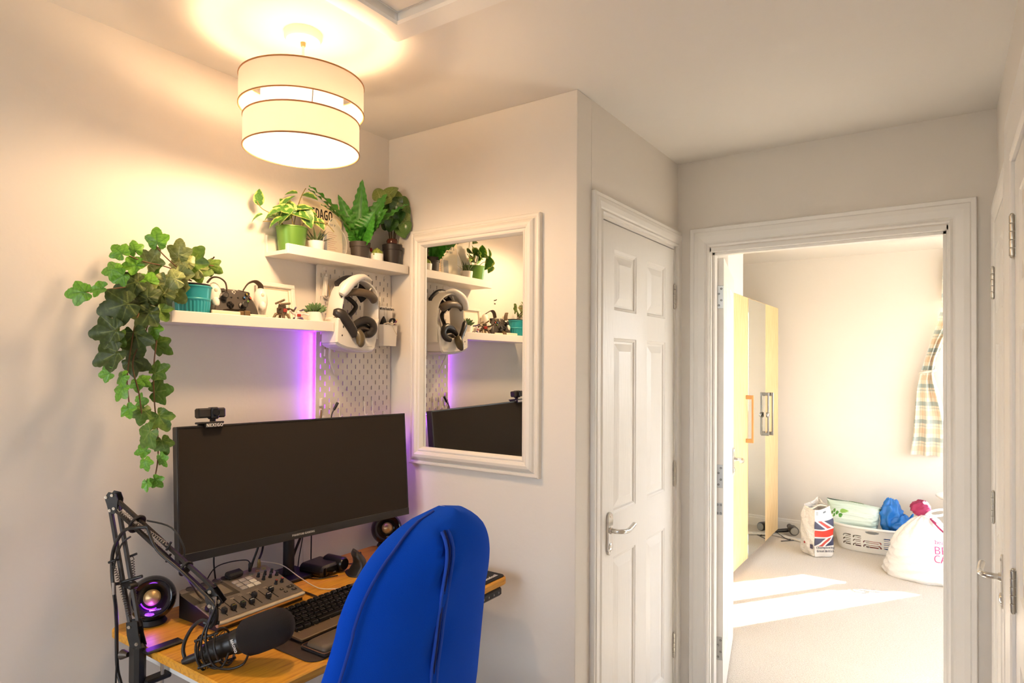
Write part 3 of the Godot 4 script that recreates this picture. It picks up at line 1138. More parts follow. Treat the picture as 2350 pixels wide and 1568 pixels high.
	part("bag", gg, lp, gn)
	# blue plastic bag
	var bl := thing("carrier_bag", "crumpled bright blue plastic bag at right end of laundry basket", "bag", Vector3(1.485, 0.16, -4.1))
	var bp := mt("1f72c4", 0.32)
	var g4 := G.new()
	lumpy(g4, Vector3(-0.02, 0.12, 0.0), Vector3(0.075, 0.13, 0.075), 0.28, 0.11, 61, 48, 32)
	lumpy(g4, Vector3(0.05, 0.07, 0.02), Vector3(0.075, 0.075, 0.075), 0.3, 0.12, 62, 48, 32)
	part("bag", g4, bp, bl)
	part("handle_loop", G.new().tube(curve([0.06, 0.11, 0.0, 0.1, 0.13, 0.01, 0.125, 0.165, 0.01, 0.11, 0.12, 0.03, 0.07, 0.08, 0.03]), 0.011, 7, true, false, 0.4), bp, bl)
	# tied white sack
	var tr := thing("plastic_sack", "large tied white plastic charity sack standing on bedroom carpet", "bag", Vector3(1.71, 0, -3.6))
	var sm2 := bumpy(mt("f6f4f3", 0.26, 0.0, "sack"), noise_tex(0.06, 4, 256, null, 33), Vector3(2.5, 12.0, 2.5), 0.35)
	var rows4 := []
	nz.frequency = 0.22
	var prof := [[0.0, 0.255], [0.015, 0.268], [0.06, 0.25], [0.14, 0.235], [0.24, 0.205], [0.33, 0.15], [0.4, 0.075], [0.435, 0.03], [0.45, 0.022]]
	for i in 46:
		var y := 0.45 * i / 45.0
		var row := PackedVector3Array()
		for j in 96:
			var a := TAU * j / 96
			var r := interp(prof, y)
			var fold := (0.004 + 0.11 * smoothstep(0.22, 0.43, y)) * sin(a * 13.0 + 1.4 * nz.get_noise_2d(a * 6.0, y * 20.0)) * 0.5
			var cr := 0.035 * nz.get_noise_3d(cos(a) * 8.0, y * 60.0, sin(a) * 8.0) * (1.0 - y)
			var rr := r * (1.0 + fold) + cr * 0.5 + 0.006 * sin(y * 120.0 + 3.0 * sin(a * 3.0)) * (1.0 - smoothstep(0.12, 0.3, y))
			row.append(Vector3(rr * cos(a), y + 0.001, rr * sin(a) * 0.9))
		rows4.append(row)
	var g5 := G.new()
	g5.surf(rows4, true)
	part("sack", g5, sm2, tr)
	var g6 := G.new()
	g6.tube(curve([0.0, 0.44, 0.03, 0.04, 0.47, 0.04, 0.1, 0.485, 0.03, 0.12, 0.46, 0.03, 0.07, 0.44, 0.04, 0.01, 0.43, 0.04]), 0.012, 8, true, false, 0.6)
	g6.tube(curve([-0.03, 0.43, 0.02, 0.0, 0.425, 0.05, 0.05, 0.41, 0.07, 0.1, 0.37, 0.09]), 0.009, 8, true, false, 0.6)
	part("knot", g6, sm2, tr)
	var mg := mt("8f1f4b", 0.7)
	var g7 := G.new()
	lumpy(g7, Vector3(-0.035, 0.475, 0.0), Vector3(0.055, 0.05, 0.05), 0.25, 0.12, 77, 36, 24)
	part("cloth_tuft", g7, mg, tr)
	part("drawstring", G.new().tube(curve([0.03, 0.42, 0.06, 0.07, 0.38, 0.1, 0.11, 0.345, 0.12]), 0.013, 7, true, false, 0.5), mg, tr)
	var pink := mt("b8316e", 0.6)
	for e in [["bea", 0.028, 0.285, 0.03, "Droid Serif"], ["BR", 0.052, 0.235, 0.03, "Droid Sans"], ["CA", 0.052, 0.18, 0.025, "Droid Sans"]]:
		var ang := 1.32
		var rr := interp(prof, e[2]) + 0.022
		lettering(e[0], e[1] * 1.25, pink, tr, Vector3(cos(ang) * rr + e[3], e[2], sin(ang) * rr * 0.9), look(Vector3(cos(ang) - 0.05, 0.32, sin(ang))), e[4], 400)
	# hair dryer and cables by the skirting
	var hd := thing("hair_dryer", "black hair dryer with grey grille lying beside the wardrobe", "hair dryer", Vector3(0.735, 0.062, -4.13))
	var hb := look(Vector3(0.42, 0.02, 1.0))
	part("barrel", G.new().at(Vector3.ZERO, hb * Basis(Vector3.RIGHT, PI / 2)).lathe([Vector2(0.0, -0.15), Vector2(0.022, -0.15), Vector2(0.026, -0.08), Vector2(0.037, -0.03), Vector2(0.039, 0.035), Vector2(0.035, 0.045), Vector2(0.032, 0.046)], 28), mt("2c2723", 0.4), hd)
	part("grille", G.new().at(Vector3.ZERO, hb * Basis(Vector3.RIGHT, PI / 2)).lathe([Vector2(0.033, 0.044), Vector2(0.028, 0.049), Vector2(0, 0.051)], 28), mt("9a968a", 0.5, 0.4), hd)
	part("grip", G.new().tube(curve([-0.02, -0.01, -0.05, -0.08, -0.02, -0.03, -0.15, -0.03, 0.0]), [0.014, 0.015, 0.016, 0.016, 0.017, 0.017, 0.017, 0.016, 0.015, 0.014, 0.013], 10), mt("1b1918", 0.4), hd)
	part("cord", G.new().tube(curve([-0.15, -0.03, 0.0, -0.05, -0.052, 0.1, 0.0, -0.056, 0.13, -0.02, -0.052, 0.06, 0.02, -0.057, 0.03, 0.05, -0.057, 0.08, -0.06, -0.058, 0.2]), 0.0032, 6), mt("332d2a", 0.5), hd)
	var ex := thing("power_strip", "white power strip on the carpet below the hair dryer", "power strip", Vector3(0.72, 0, -4.06))
	part("body", G.new().at(Vector3(0, 0, 0), Basis(Vector3.UP, -0.35)).box(Vector3(0, 0.009, 0), Vector3(0.3, 0.017, 0.055), 0.005), white_m, ex)
	part("socket", G.new().at(Vector3(0, 0.018, 0), Basis(Vector3.UP, -0.35)).box(Vector3(-0.07, 0, 0), Vector3(0.04, 0.003, 0.04), 0.001).box(Vector3(0.07, 0, 0), Vector3(0.04, 0.003, 0.04), 0.001), mt("d9d5cc", 0.5), ex)
	var st := thing("side_table", "white round side table beside the tied sack", "table", Vector3(1.985, 0, -4.05))
	part("tabletop", G.new().lathe([Vector2(0, 0.49), Vector2(0.21, 0.49), Vector2(0.225, 0.5), Vector2(0.225, 0.508), Vector2(0.215, 0.514), Vector2(0, 0.514)], 40), white_m, st)
	part("pedestal", G.new().lathe([Vector2(0.0, 0.0), Vector2(0.15, 0.0), Vector2(0.15, 0.012), Vector2(0.03, 0.03), Vector2(0.02, 0.1), Vector2(0.02, 0.45), Vector2(0.05, 0.49)], 24), white_m, st)


func basket_hole(x: float, y: float) -> bool:
	# handhold, then columns of hooked slots
	if pow((x - 0.0) / 0.048, 2) + pow((y - 0.172) / 0.011, 2) < 1.0:
		return true
	for c in range(-3, 3):
		var cx := 0.037 + c * 0.073
		var s := -1.0 if c < 0 else 1.0
		var lx := (x - cx) * s * 0.77
		if absf(lx) > 0.024:
			continue
		for r in 3:
			if r == 2 and (c == -1 or c == 0):
				continue
			var ly := y - (0.062 + r * 0.033)
			if ly > 0.009 or ly < -0.017:
				continue
			if lx < 0.004:
				if ly > 0.002 and ly < 0.0085 or ly < -0.007 and ly > -0.013:
					return true
			else:
				var d := Vector2(lx - 0.004, ly + 0.009).length()
				if d > 0.0105 and d < 0.0175 and ly > -0.012:
					return true
				if ly < -0.007 and ly > -0.013 and lx < 0.007:
					return true
	return false


func leaf_print(u: float, v: float) -> Color:
	var c := Color("dce9dc").lerp(Color("c9dccb"), 0.5 + 0.5 * sin(u * 9.0 + v * 5.0))
	for k in 60:
		var sx := fposmod(k * 0.618, 1.0)
		var sy := fposmod(k * 0.377, 1.0)
		if sx > 0.04 and sx < 0.262:
			continue
		var a := k * 2.4
		var d := Vector2((u - sx) * 3.6, v - sy).rotated(a)
		if pow(d.x / 0.085, 2) + pow(d.y / 0.04, 2) < 1.0:
			return Color("4f8f34") if k % 3 else Color("86b34e")
	return c


# ---- leaves ----
# blade along +y, across x, front +z; prof gives half width for t in 0..1; bend curls it back, fold lifts the two halves
func blade(prof: Callable, bend: float, fold: float, wave := 0.0, nw := 0.0, rows := 14) -> ArrayMesh:
	var g := G.new()
	var rs := []
	var p := Vector2.ZERO
	var ang := 0.0
	for i in rows + 1:
		var t := float(i) / rows
		var w: float = prof.call(t)
		var row := PackedVector3Array()
		for j in 7:
			var s := (j - 3) / 3.0
			var ww := w * s
			var z := absf(s) * w * fold + wave * sin(t * nw + (1.5 if s > 0 else 0.0)) * s * s
			row.append(Vector3(ww, p.x, p.y) + Vector3(0, -sin(ang), cos(ang)) * z)
		rs.append(row)
		ang = -bend * (t + 0.5 / rows)
		p += Vector2(cos(ang), sin(ang)) / rows
	g.surf(rs)
	return g.mesh()


func ovate(t: float) -> float:
	return 0.36 * pow(sin(PI * pow(t, 0.75)), 0.8) * (1.0 - 0.25 * t) + 0.006


func heart(t: float) -> float:
	return 0.46 * pow(sin(PI * pow(clampf(t, 0.0, 1.0), 0.5)), 0.75) + 0.004


func lance(t: float) -> float:
	return 0.145 * pow(sin(PI * pow(t, 0.85)), 0.7) * (1.0 - 0.45 * t) + 0.012 * (1.0 - t)


func needle(t: float) -> float:
	return 0.1 * (1.0 - pow(t, 1.6)) * (0.75 + 0.9 * t * (1.0 - t)) + 0.002


# five-lobed ivy leaf: stalk joint at the origin, tip at y = 1
func ivy_leaf(sd: int, cup: float) -> ArrayMesh:
	var r := RandomNumberGenerator.new()
	r.seed = sd
	var lobes := [[90.0, 0.78], [28.0, 0.66], [152.0, 0.66], [-38.0, 0.46], [218.0, 0.46]]
	var outline := []
	for k in 72:
		var a := -90.0 + k * 5.0
		var rad := 0.36
		for l in lobes:
			var d := absf(wrapf(a - l[0], -180.0, 180.0))
			rad = maxf(rad, l[1] * (1.0 - 0.36 * pow(clampf(d / 33.0, 0.0, 1.2), 1.15)))
		if absf(wrapf(a + 90.0, -180, 180)) < 22.0:
			rad = lerpf(0.12, rad, absf(wrapf(a + 90.0, -180, 180)) / 22.0)
		rad *= 1.0 + r.randf_range(-0.03, 0.03)
		outline.append(Vector2(cos(deg_to_rad(a)), sin(deg_to_rad(a))) * rad + Vector2(0, 0.2))
	var g := G.new()
	var rows := []
	for i in 6:
		var f := i / 5.0
		var row := PackedVector3Array()
		for k in 72:
			var q: Vector2 = Vector2(0, 0.2).lerp(outline[k], f)
			var a := deg_to_rad(-90.0 + k * 5.0)
			row.append(Vector3(q.x, q.y, -cup * f * f * 0.35 + 0.035 * cos(a * 5.0 + PI * 0.5) * f))
		rows.append(row)
	g.surf(rows, true)
	# planar UVs, so that veins run out from the joint
	for i in g.u.size():
		g.u[i] = Vector2(g.v[i].x * 0.5 + 0.5, 0.9 - g.v[i].y * 0.72)
	return g.mesh()


func leaf_mat(key: String, base: String, vein: String, kind: String, rough := 0.45) -> StandardMaterial3D:
	if mats.has(key):
		return mats[key]
	var m := StandardMaterial3D.new()
	var cb := Color(base)
	var cv := Color(vein)
	var nz := FastNoiseLite.new()
	nz.frequency = 0.09
	nz.seed = key.length() * 7
	m.albedo_texture = tex_from(96, 96, func(u: float, v: float) -> Color:
		var n := nz.get_noise_2d(u * 96.0, v * 96.0)
		var c := cb.lerp(cb.lightened(0.2) if n > 0 else cb.darkened(0.25), absf(n))
		if kind == "ivy":
			var p := Vector2((u - 0.5) / 0.5, (0.9 - v) / 0.72) - Vector2(0, 0.06)
			for a in [90.0, 38.0, 142.0, -12.0, 192.0]:
				var d := Vector2(cos(deg_to_rad(a)), sin(deg_to_rad(a)))
				var k := p.dot(d)
				if k > 0.0 and absf(p.cross(d)) < 0.018 * (1.1 - k):
					return c.lerp(cv, 0.55)
			return c
		var s := absf(u - 0.5) * 2.0
		if kind == "margin":
			var e := s + 0.25 * n + 0.12 * sin(v * 19.0 + (3.0 if u > 0.5 else 0.0))
			return c.lerp(cv, smoothstep(0.62, 0.88, e))
		if kind == "rim":
			return c.lerp(cv, smoothstep(0.72, 0.95, s))
		if s < 0.05:
			return c.lerp(cv, 0.7)
		if kind == "feather" and fposmod(v * 11.0 - s * 2.2, 1.0) < 0.1:
			return c.lerp(cv, 0.3)
		return c)
	m.roughness = rough
	m.backlight_enabled = true
	m.backlight = Color(0.22, 0.3, 0.12)
	mats[key] = m
	return m


func add_leaf(parent: Node3D, mesh: Mesh, m: Material, base: Vector3, tip_dir: Vector3, normal: Vector3, size: float) -> void:
	var y := tip_dir.normalized()
	var z := (normal - y * normal.dot(y)).normalized()
	part("leaf", mesh, m, parent, base - parent.position, Basis(y.cross(z), y, z) * size)


# plant pot turned from a profile of the given size, with soil
func pot(parent: Node3D, r: float, rb: float, h: float, m: Material, collar := 0.0, lip := 0.0) -> void:
	var pr := [Vector2(0, 0), Vector2(rb - 0.002, 0), Vector2(rb, 0.002)]
	if collar > 0:
		var rc := lerpf(rb, r, 0.72)
		pr.append_array([Vector2(rc, h - collar), Vector2(r + 0.001, h - collar), Vector2(r + 0.002, h)])
	elif lip > 0:
		pr.append_array([Vector2(r, h - lip * 2), Vector2(r + lip, h - lip * 1.6), Vector2(r + lip, h)])
	else:
		pr.append(Vector2(r, h))
	var rr: float = pr[-1].x
	pr.append_array([Vector2(rr - 0.003, h), Vector2(rr - 0.004, h - 0.012), Vector2(0, h - 0.012)])
	part("pot", G.new().lathe(pr, 40), m, parent)
	part("soil", G.new().lathe([Vector2(0, h - 0.008), Vector2(rr * 0.6, h - 0.009), Vector2(rr - 0.004, h - 0.012)], 24), mt("2a2017", 0.95), parent)


# picture ledge against the desk wall: tray, low front lip, taller back strip
func ledge(label: String, z0: float, z1: float, y: float) -> void:
	var o := thing("picture_ledge", label, "shelf", Vector3(0, y, (z0 + z1) / 2), Basis.IDENTITY, "")
	var w := z1 - z0
	part("tray", G.new().bb(Vector3(0.0, 0.001, -w / 2), Vector3(0.108, 0.014, w / 2), 0.001), white_m, o)
	part("front_lip", G.new().bb(Vector3(0.106, 0.0, -w / 2), Vector3(0.12, 0.033, w / 2), 0.0015), white_m, o)
	part("back_strip", G.new().bb(Vector3(0.0, 0.012, -w / 2), Vector3(0.012, 0.071, w / 2), 0.0015), white_m, o)


const RT := Vector3(0.826, 0, -0.563)      # along the view to the right
const TO := Vector3(0.563, 0, 0.826)       # towards the room


func build_shelves() -> void:
	white_m = mt("ede6da", 0.42, 0.0, "shelf")
	ledge("upper white picture ledge crowded with six potted plants", 0.008, 0.552, 1.826)
	ledge("lower white picture ledge holding gamepad, frame and teal planter", 0.366, 0.914, 1.588)
	var fu := 1.84      # tray tops
	var fl := 1.602
	# --- trailing ivy in a ribbed teal bucket
	var o := thing("trailing_ivy", "trailing green ivy in a ribbed teal metal pot hanging down wall", "plant", Vector3(0.0595, fl, 0.822))
	var teal := mt("14919a", 0.25, 0.15)
	teal.clearcoat_enabled = true
	teal.clearcoat = 0.6
	var rows := []
	for e in [[0.0, 0.04], [0.003, 0.0415], [0.004, 0.0415], [0.05, 0.0455], [0.054, 0.0458], [0.056, 0.0475], [0.0585, 0.0475], [0.0605, 0.0462], [0.062, 0.0462], [0.09, 0.0485], [0.0915, 0.0505], [0.0945, 0.0505], [0.096, 0.049], [0.09, 0.0465], [0.086, 0.0465]]:
		var row := PackedVector3Array()
		for j in 120:
			var a := TAU * j / 120
			var rr: float = e[1]
			if e[0] > 0.003 and e[0] < 0.053:
				rr += 0.0009 * (1.0 if j % 4 < 2 else -1.0)
			row.append(Vector3(cos(a) * rr, e[0], sin(a) * rr))
		rows.append(row)
	var g := G.new()
	g.surf(rows, true)
	part("pot", g, teal, o)
	part("inner_pot", G.new().lathe([Vector2(0, 0.09), Vector2(0.044, 0.09), Vector2(0.046, 0.1), Vector2(0.043, 0.102)], 28), black_m, o)
	var stem_m := mt("6a4a2c", 0.7)
	for c in [[0.07, 1.711, 0.832, 0.105, 1.726, 0.888, 0.105, 1.737, 0.923, 0.105, 1.743, 0.979, 0.105, 1.756, 1.027], [0.07, 1.711, 0.832, 0.105, 1.708, 0.893, 0.105, 1.684, 0.978, 0.11, 1.667, 1.041, 0.11, 1.648, 1.124], [0.07, 1.704, 0.838, 0.105, 1.683, 0.905, 0.105, 1.654, 0.961, 0.135, 1.593, 1.008, 0.135, 1.515, 1.022, 0.135, 1.439, 1.03, 0.135, 1.373, 1.024], [0.07, 1.705, 0.832, 0.105, 1.678, 0.899, 0.115, 1.643, 0.956, 0.135, 1.561, 0.986, 0.135, 1.482, 1.017, 0.135, 1.405, 1.002, 0.135, 1.349, 0.994], [0.07, 1.705, 0.832, 0.115, 1.673, 0.887, 0.135, 1.62, 0.946, 0.135, 1.528, 0.96, 0.135, 1.449, 0.966, 0.135, 1.37, 0.962, 0.135, 1.29, 0.953, 0.135, 1.222, 0.953, 0.135, 1.165, 0.963], [0.07, 1.717, 0.832, 0.105, 1.753, 0.911, 0.105, 1.783, 0.944, 0.105, 1.799, 0.949], [0.07, 1.717, 0.832, 0.105, 1.751, 0.837, 0.105, 1.757, 0.788]]:
		part("vine", gw(o).tube(curve(c, 6), 0.0017, 6), stem_m, o)
	var iv := [ivy_leaf(1, 0.25), ivy_leaf(2, 0.5), ivy_leaf(3, -0.2)]
	var im := [leaf_mat("ivy_dark", "3c4d18", "8a9150", "ivy", 0.5), leaf_mat("ivy_mid", "587a22", "98a45a", "ivy", 0.5), leaf_mat("ivy_bright", "6aa52c", "3d6b1c", "ivy", 0.4), leaf_mat("ivy_olive", "8f9a58", "c9cb95", "ivy", 0.4)]
	var spots := [[0.108, 1.813, 0.949, 0.052, 95, 2], [0.099, 1.765, 1.04, 0.045, 140, 2], [0.083, 1.783, 0.994, 0.039, 110, 2], [0.108, 1.789, 0.889, 0.056, 80, 3], [0.098, 1.711, 1.059, 0.045, 190, 2], [0.1, 1.727, 1.009, 0.051, 200, 2], [0.09, 1.759, 0.947, 0.06, 60, 3], [0.088, 1.724, 0.946, 0.04, 230, 2], [0.09, 1.745, 0.886, 0.06, 240, 3], [0.109, 1.773, 0.843, 0.072, 60, 1], [0.102, 1.752, 0.786, 0.048, -30, 1], [0.121, 1.699, 0.888, 0.072, -60, 3], [0.112, 1.678, 1.023, 0.067, 200, 0], [0.132, 1.69, 1.05, 0.042, 210, 2], [0.137, 1.656, 1.101, 0.041, 190, 2], [0.104, 1.647, 1.135, 0.054, 185, 2], [0.129, 1.616, 1.06, 0.082, 200, 0], [0.14, 1.662, 0.987, 0.054, 100, 0], [0.12, 1.678, 0.935, 0.062, 260, 3], [0.125, 1.642, 0.956, 0.072, 230, 0], [0.13, 1.664, 0.906, 0.066, -40, 0], [0.117, 1.554, 1.075, 0.072, 190, 0], [0.123, 1.533, 1.056, 0.054, 250, 1], [0.147, 1.588, 0.995, 0.066, 250, 0], [0.154, 1.604, 0.953, 0.051, -45, 1], [0.14, 1.528, 1.007, 0.071, -80, 0], [0.152, 1.56, 0.976, 0.041, -70, 2], [0.134, 1.518, 0.946, 0.054, -40, 1], [0.133, 1.491, 1.075, 0.071, 210, 0], [0.117, 1.479, 0.992, 0.07, -20, 0], [0.115, 1.504, 1.013, 0.048, 250, 0], [0.154, 1.461, 0.955, 0.049, 30, 1], [0.137, 1.451, 1.08, 0.037, 190, 2], [0.153, 1.44, 1.056, 0.037, 215, 2], [0.131, 1.421, 1.007, 0.033, -80, 2], [0.116, 1.43, 0.981, 0.036, -30, 2], [0.143, 1.407, 0.944, 0.064, 10, 1], [0.155, 1.405, 1.057, 0.044, 240, 2], [0.121, 1.379, 0.989, 0.041, 10, 2], [0.146, 1.356, 1.029, 0.038, -60, 2], [0.136, 1.343, 0.996, 0.046, -95, 1], [0.154, 1.327, 0.951, 0.056, -60, 1], [0.154, 1.288, 0.995, 0.064, 230, 1], [0.152, 1.262, 0.947, 0.046, -70, 1], [0.116, 1.25, 0.984, 0.034, 200, 2], [0.154, 1.225, 0.951, 0.037, -60, 2], [0.155, 1.221, 0.994, 0.033, -70, 2], [0.149, 1.171, 0.958, 0.034, -50, 2], [0.154, 1.166, 0.988, 0.029, -80, 2], [0.09, 1.753, 0.845, 0.066, 150, 3], [0.096, 1.771, 0.871, 0.057, 110, 3], [0.128, 1.702, 0.928, 0.06, 180, 3], [0.089, 1.74, 0.815, 0.061, 0, 1], [0.102, 1.698, 0.977, 0.054, 150, 2], [0.121, 1.627, 1.0, 0.058, 190, 0]]
	for s in spots:
		var a := deg_to_rad(s[4])
		var d := RT * cos(a) + Vector3.UP * sin(a)
		d = (d + TO * rng.randf_range(-0.25, 0.35)).normalized()
		var nn := (TO + RT * rng.randf_range(-0.45, 0.45) + Vector3.UP * rng.randf_range(-0.1, 0.55)).normalized()
		var sz: float = s[3] * 1.02
		add_leaf(o, iv[rng.randi() % 3], im[s[5]], Vector3(s[0], s[1], s[2]) - d * sz * 0.45, d, nn, sz)
	# --- variegated plant in a green pot
	o = thing("variegated_plant", "variegated plant with yellow edged leaves in green pot on upper ledge", "plant", Vector3(0.06, fu, 0.494))
	pot(o, 0.049, 0.04, 0.084, mt("5f8a35", 0.35, 0.25), 0, 0.002)
	var vm := leaf_mat("varieg", "4a7d2a", "c9d070", "margin")
	var vb := blade(ovate, 0.6, 0.3)
	for e in [[0.08, 2.0, 0.534, 0.07, 60], [0.09, 1.975, 0.553, 0.075, 150], [0.08, 1.952, 0.585, 0.07, 195], [0.1, 1.945, 0.555, 0.075, 215], [0.09, 1.99, 0.48, 0.075, 20], [0.1, 1.967, 0.492, 0.07, -10], [0.08, 1.985, 0.446, 0.06, 5], [0.09, 1.962, 0.436, 0.065, -25], [0.1, 1.95, 0.412, 0.05, -40], [0.07, 1.992, 0.52, 0.075, 120], [0.11, 1.955, 0.47, 0.07, -60], [0.09, 1.925, 0.58, 0.055, 205], [0.06, 1.999, 0.616, 0.055, 95], [0.06, 1.935, 0.625, 0.045, 200], [0.06, 2.039, 0.5, 0.045, 175], [0.07, 2.043, 0.43, 0.055, -5], [0.05, 1.985, 0.51, 0.08, 80], [0.03, 1.96, 0.53, 0.07, 160]]:
		var a := deg_to_rad(e[4])
		var d := (RT * cos(a) + Vector3.UP * sin(a) + TO * rng.randf_range(0.0, 0.3)).normalized()
		add_leaf(o, vb, vm, Vector3(e[0], e[1], e[2]) - d * e[3] * 0.5, d, (TO * 0.7 + Vector3.UP * 0.9 + RT * rng.randf_range(-0.3, 0.3)).normalized(), e[3])
	for c in [[0.06, 1.91, 0.5, 0.06, 1.95, 0.56, 0.06, 1.965, 0.605, 0.06, 1.985, 0.622], [0.06, 1.91, 0.49, 0.05, 1.98, 0.47, 0.06, 2.03, 0.46, 0.07, 2.063, 0.448], [0.065, 1.91, 0.495, 0.07, 1.95, 0.5, 0.07, 1.985, 0.52], [0.07, 1.91, 0.485, 0.09, 1.945, 0.46, 0.11, 1.95, 0.4, 0.12, 1.925, 0.37], [0.06, 1.91, 0.505, 0.07, 1.93, 0.55, 0.06, 1.925, 0.6]]:
		part("stem", gw(o).tube(curve(c), 0.0014, 6), mt("8c7a3c", 0.7), o)
	# --- small aloe
	o = thing("aloe", "small spiky aloe in a white cup beside the book", "plant", Vector3(0.082, fu, 0.413))
	pot(o, 0.028, 0.022, 0.05, mt("f0e9de", 0.4))
	var am := leaf_mat("aloe", "4a5a34", "a7ae86", "rim", 0.4)
	var nb := blade(needle, 0.25, 0.7)
	for k in 11:
		var a := TAU * k * 0.382
		var tilt := 0.25 + 0.07 * k
		var d := Vector3(cos(a) * sin(tilt), cos(tilt), sin(a) * sin(tilt))
		add_leaf(o, nb, am, o.position + Vector3(cos(a), 0, sin(a)) * 0.006 + Vector3(0, 0.04, 0), d, Vector3(-cos(a), 0.6, -sin(a)), rng.randf_range(0.05, 0.065))
	# --- book and acrylic plaque
	o = thing("book", "upright cream paperback with black title behind clear plaque", "book", Vector3(0.032, fu, 0.335), Basis(Vector3.UP, PI / 2) * Basis(Vector3.RIGHT, -0.06))
	part("pages", G.new().bb(Vector3(-0.079, 0.002, -0.016), Vector3(0.08, 0.203, -0.004)), mt("e9dfc8", 0.8), o)
	var cov := mt("f2dfb8", 0.45, 0.0, "cover")
	part("front_cover", G.new().bb(Vector3(-0.082, 0.0, -0.004), Vector3(0.082, 0.206, -0.002)), cov, o)
	part("back_cover", G.new().bb(Vector3(-0.082, 0.0, -0.018), Vector3(0.082, 0.206, -0.016)), cov, o)
	part("spine", G.new().bb(Vector3(-0.084, 0.0, -0.018), Vector3(-0.081, 0.206, -0.002)), cov, o)
	var ink := mt("241a14", 0.6)
	var tl := lettering("PEDAGO", 0.034, ink, o, Vector3(-0.012, 0.163, -0.0018), Basis.IDENTITY.scaled(Vector3(0.8, 1.45, 1)), "Droid Sans", 800)
	tl.set_meta("label", "bold black title lettering")
	lettering("THE MUSEUM OF P", 0.012, ink, o, Vector3(0.0, 0.133, -0.0018), Basis.IDENTITY, "Droid Sans", 600)
	var pr := G.new().bb(Vector3(-0.02, 0.002, -0.002), Vector3(0.012, 0.095, -0.0012))
	part("blue_print", pr, mt("68748f", 0.5), o)
	part("red_print", G.new().bb(Vector3(0.02, 0.004, -0.002), Vector3(0.078, 0.03, -0.0011)), mt("cf3a20", 0.5), o)
	var gl := G.new()
	for k in 9:
		gl.bb(Vector3(0.018, 0.045 + k * 0.0075, -0.002), Vector3(0.05 + 0.008 * sin(k * 2.1), 0.0465 + k * 0.0075, -0.0013))
	part("text_lines", gl, mt("c9764a", 0.6), o)
	part("white_print", G.new().prism(pv([0.0, 0.03, 0.018, 0.012, 0.04, 0.018, 0.034, 0.034, 0.022, 0.044, 0.012, 0.036]), -0.002, -0.0009), mt("e9e2d6", 0.6), o)
	o = thing("acrylic_plaque", "clear acrylic plaque with rounded edge in front of the cream book", "plaque", Vector3(0.072, fu, 0.325), Basis(Vector3.UP, PI / 2 + 0.15))
	var acr := StandardMaterial3D.new()
	acr.albedo_color = Color(0.96, 0.97, 0.95, 0.14)
	acr.roughness = 0.05
	acr.transparency = BaseMaterial3D.TRANSPARENCY_ALPHA
	var pl := [-0.045, 0.0]
	for k in 9:
		var a := deg_to_rad(-50.0 + k * 14.0)
		pl.append_array([0.01 + cos(a) * 0.052, 0.058 + sin(a) * 0.058])
	pl.append_array([-0.002, 0.142, -0.012, 0.145, -0.024, 0.138, -0.05, 0.09, -0.06, 0.055, -0.056, 0.02])
	part("plaque", G.new().prism(pv(pl), -0.002, 0.002), acr, o)
	var edge := []
	for i in range(2, pl.size(), 2):
		edge.append(Vector3(pl[i], pl[i + 1], 0))
	part("bright_edge", G.new().tube(edge, 0.0013, 6), mt("d8cfc0", 0.2), o)
	# --- bird's nest fern
	o = thing("nest_fern", "fern with long wavy bright green leaves in dark grey pot", "plant", Vector3(0.062, fu, 0.202))
	var grey := mt("3d342d", 0.55)
	pot(o, 0.036, 0.029, 0.082, grey, 0.018)
	var fm := leaf_mat("fern", "3f8726", "24561a", "midrib", 0.4)
	for e in [[0.1, 2.066, 0.459, 1.0, 0.35], [0.06, 2.068, 0.43, 0.7, 0.3], [0.08, 2.15, 0.21, 1.15, 0.1], [0.12, 2.112, 0.125, 1.2, 0.3], [0.16, 2.085, 0.05, 0.75, 0.4], [0.13, 2.03, 0.195, 1.5, 0.3], [0.12, 1.968, 0.245, 1.3, 1.0], [0.05, 2.03, 0.37, 0.8, 0.5], [0.14, 2.05, 0.14, 1.0, 0.5], [0.02, 2.09, 0.27, 0.9, 0.2]]:
		var base := o.position + Vector3(0, 0.075, 0)
		var tip := Vector3(e[0], e[1], e[2])
		var dir := tip - base
		var ln := dir.length()
		var up := (TO + Vector3.UP * 0.5) if dir.normalized().dot(Vector3.UP) > 0.8 else (Vector3.UP + TO * 0.6)
		var bend: float = e[4]
		var wd: float = e[3]
		var mesh := blade(func(t): return lance(t) * wd * 0.235 / ln * (1.0 + 0.045 * sin(t * 62.0)), bend, 0.35, 0.016, 62.0, 44)
		# aim so that the bent blade ends at its tip
		var y := dir.normalized()
		var z := (up - y * up.dot(y)).normalized()
		var rot := Basis(y.cross(z).normalized(), bend * 0.5)
		add_leaf(o, mesh, fm, base, rot * y, rot * z, ln)
	# --- small succulent
	o = thing("small_succulent", "tiny round leaved succulent in white cup between two dark pots", "plant", Vector3(0.088, fu, 0.143))
	pot(o, 0.0235, 0.021, 0.047, mt("f3ede3", 0.4))
	var sm := mt("8d9a3c", 0.45)
	for k in 12:
		var a := TAU * k * 0.382
		var rr := 0.004 + 0.0013 * k
		var d := Vector3(cos(a) * rr * 45, 1.0, sin(a) * rr * 45).normalized()
		part("leaf", G.new().ball(Vector3.ZERO, Vector3(0.007, 0.012, 0.005), 12, 8), sm, o, Vector3(cos(a) * rr, 0.05 + 0.008 - k * 0.0009, sin(a) * rr), look(Vector3(cos(a), 0.2, sin(a)), d))
	part("red_bud", G.new().ball(Vector3.ZERO, Vector3(0.005, 0.008, 0.005), 10, 8), mt("a81f2a", 0.4), o, Vector3(-0.016, 0.062, 0.014))
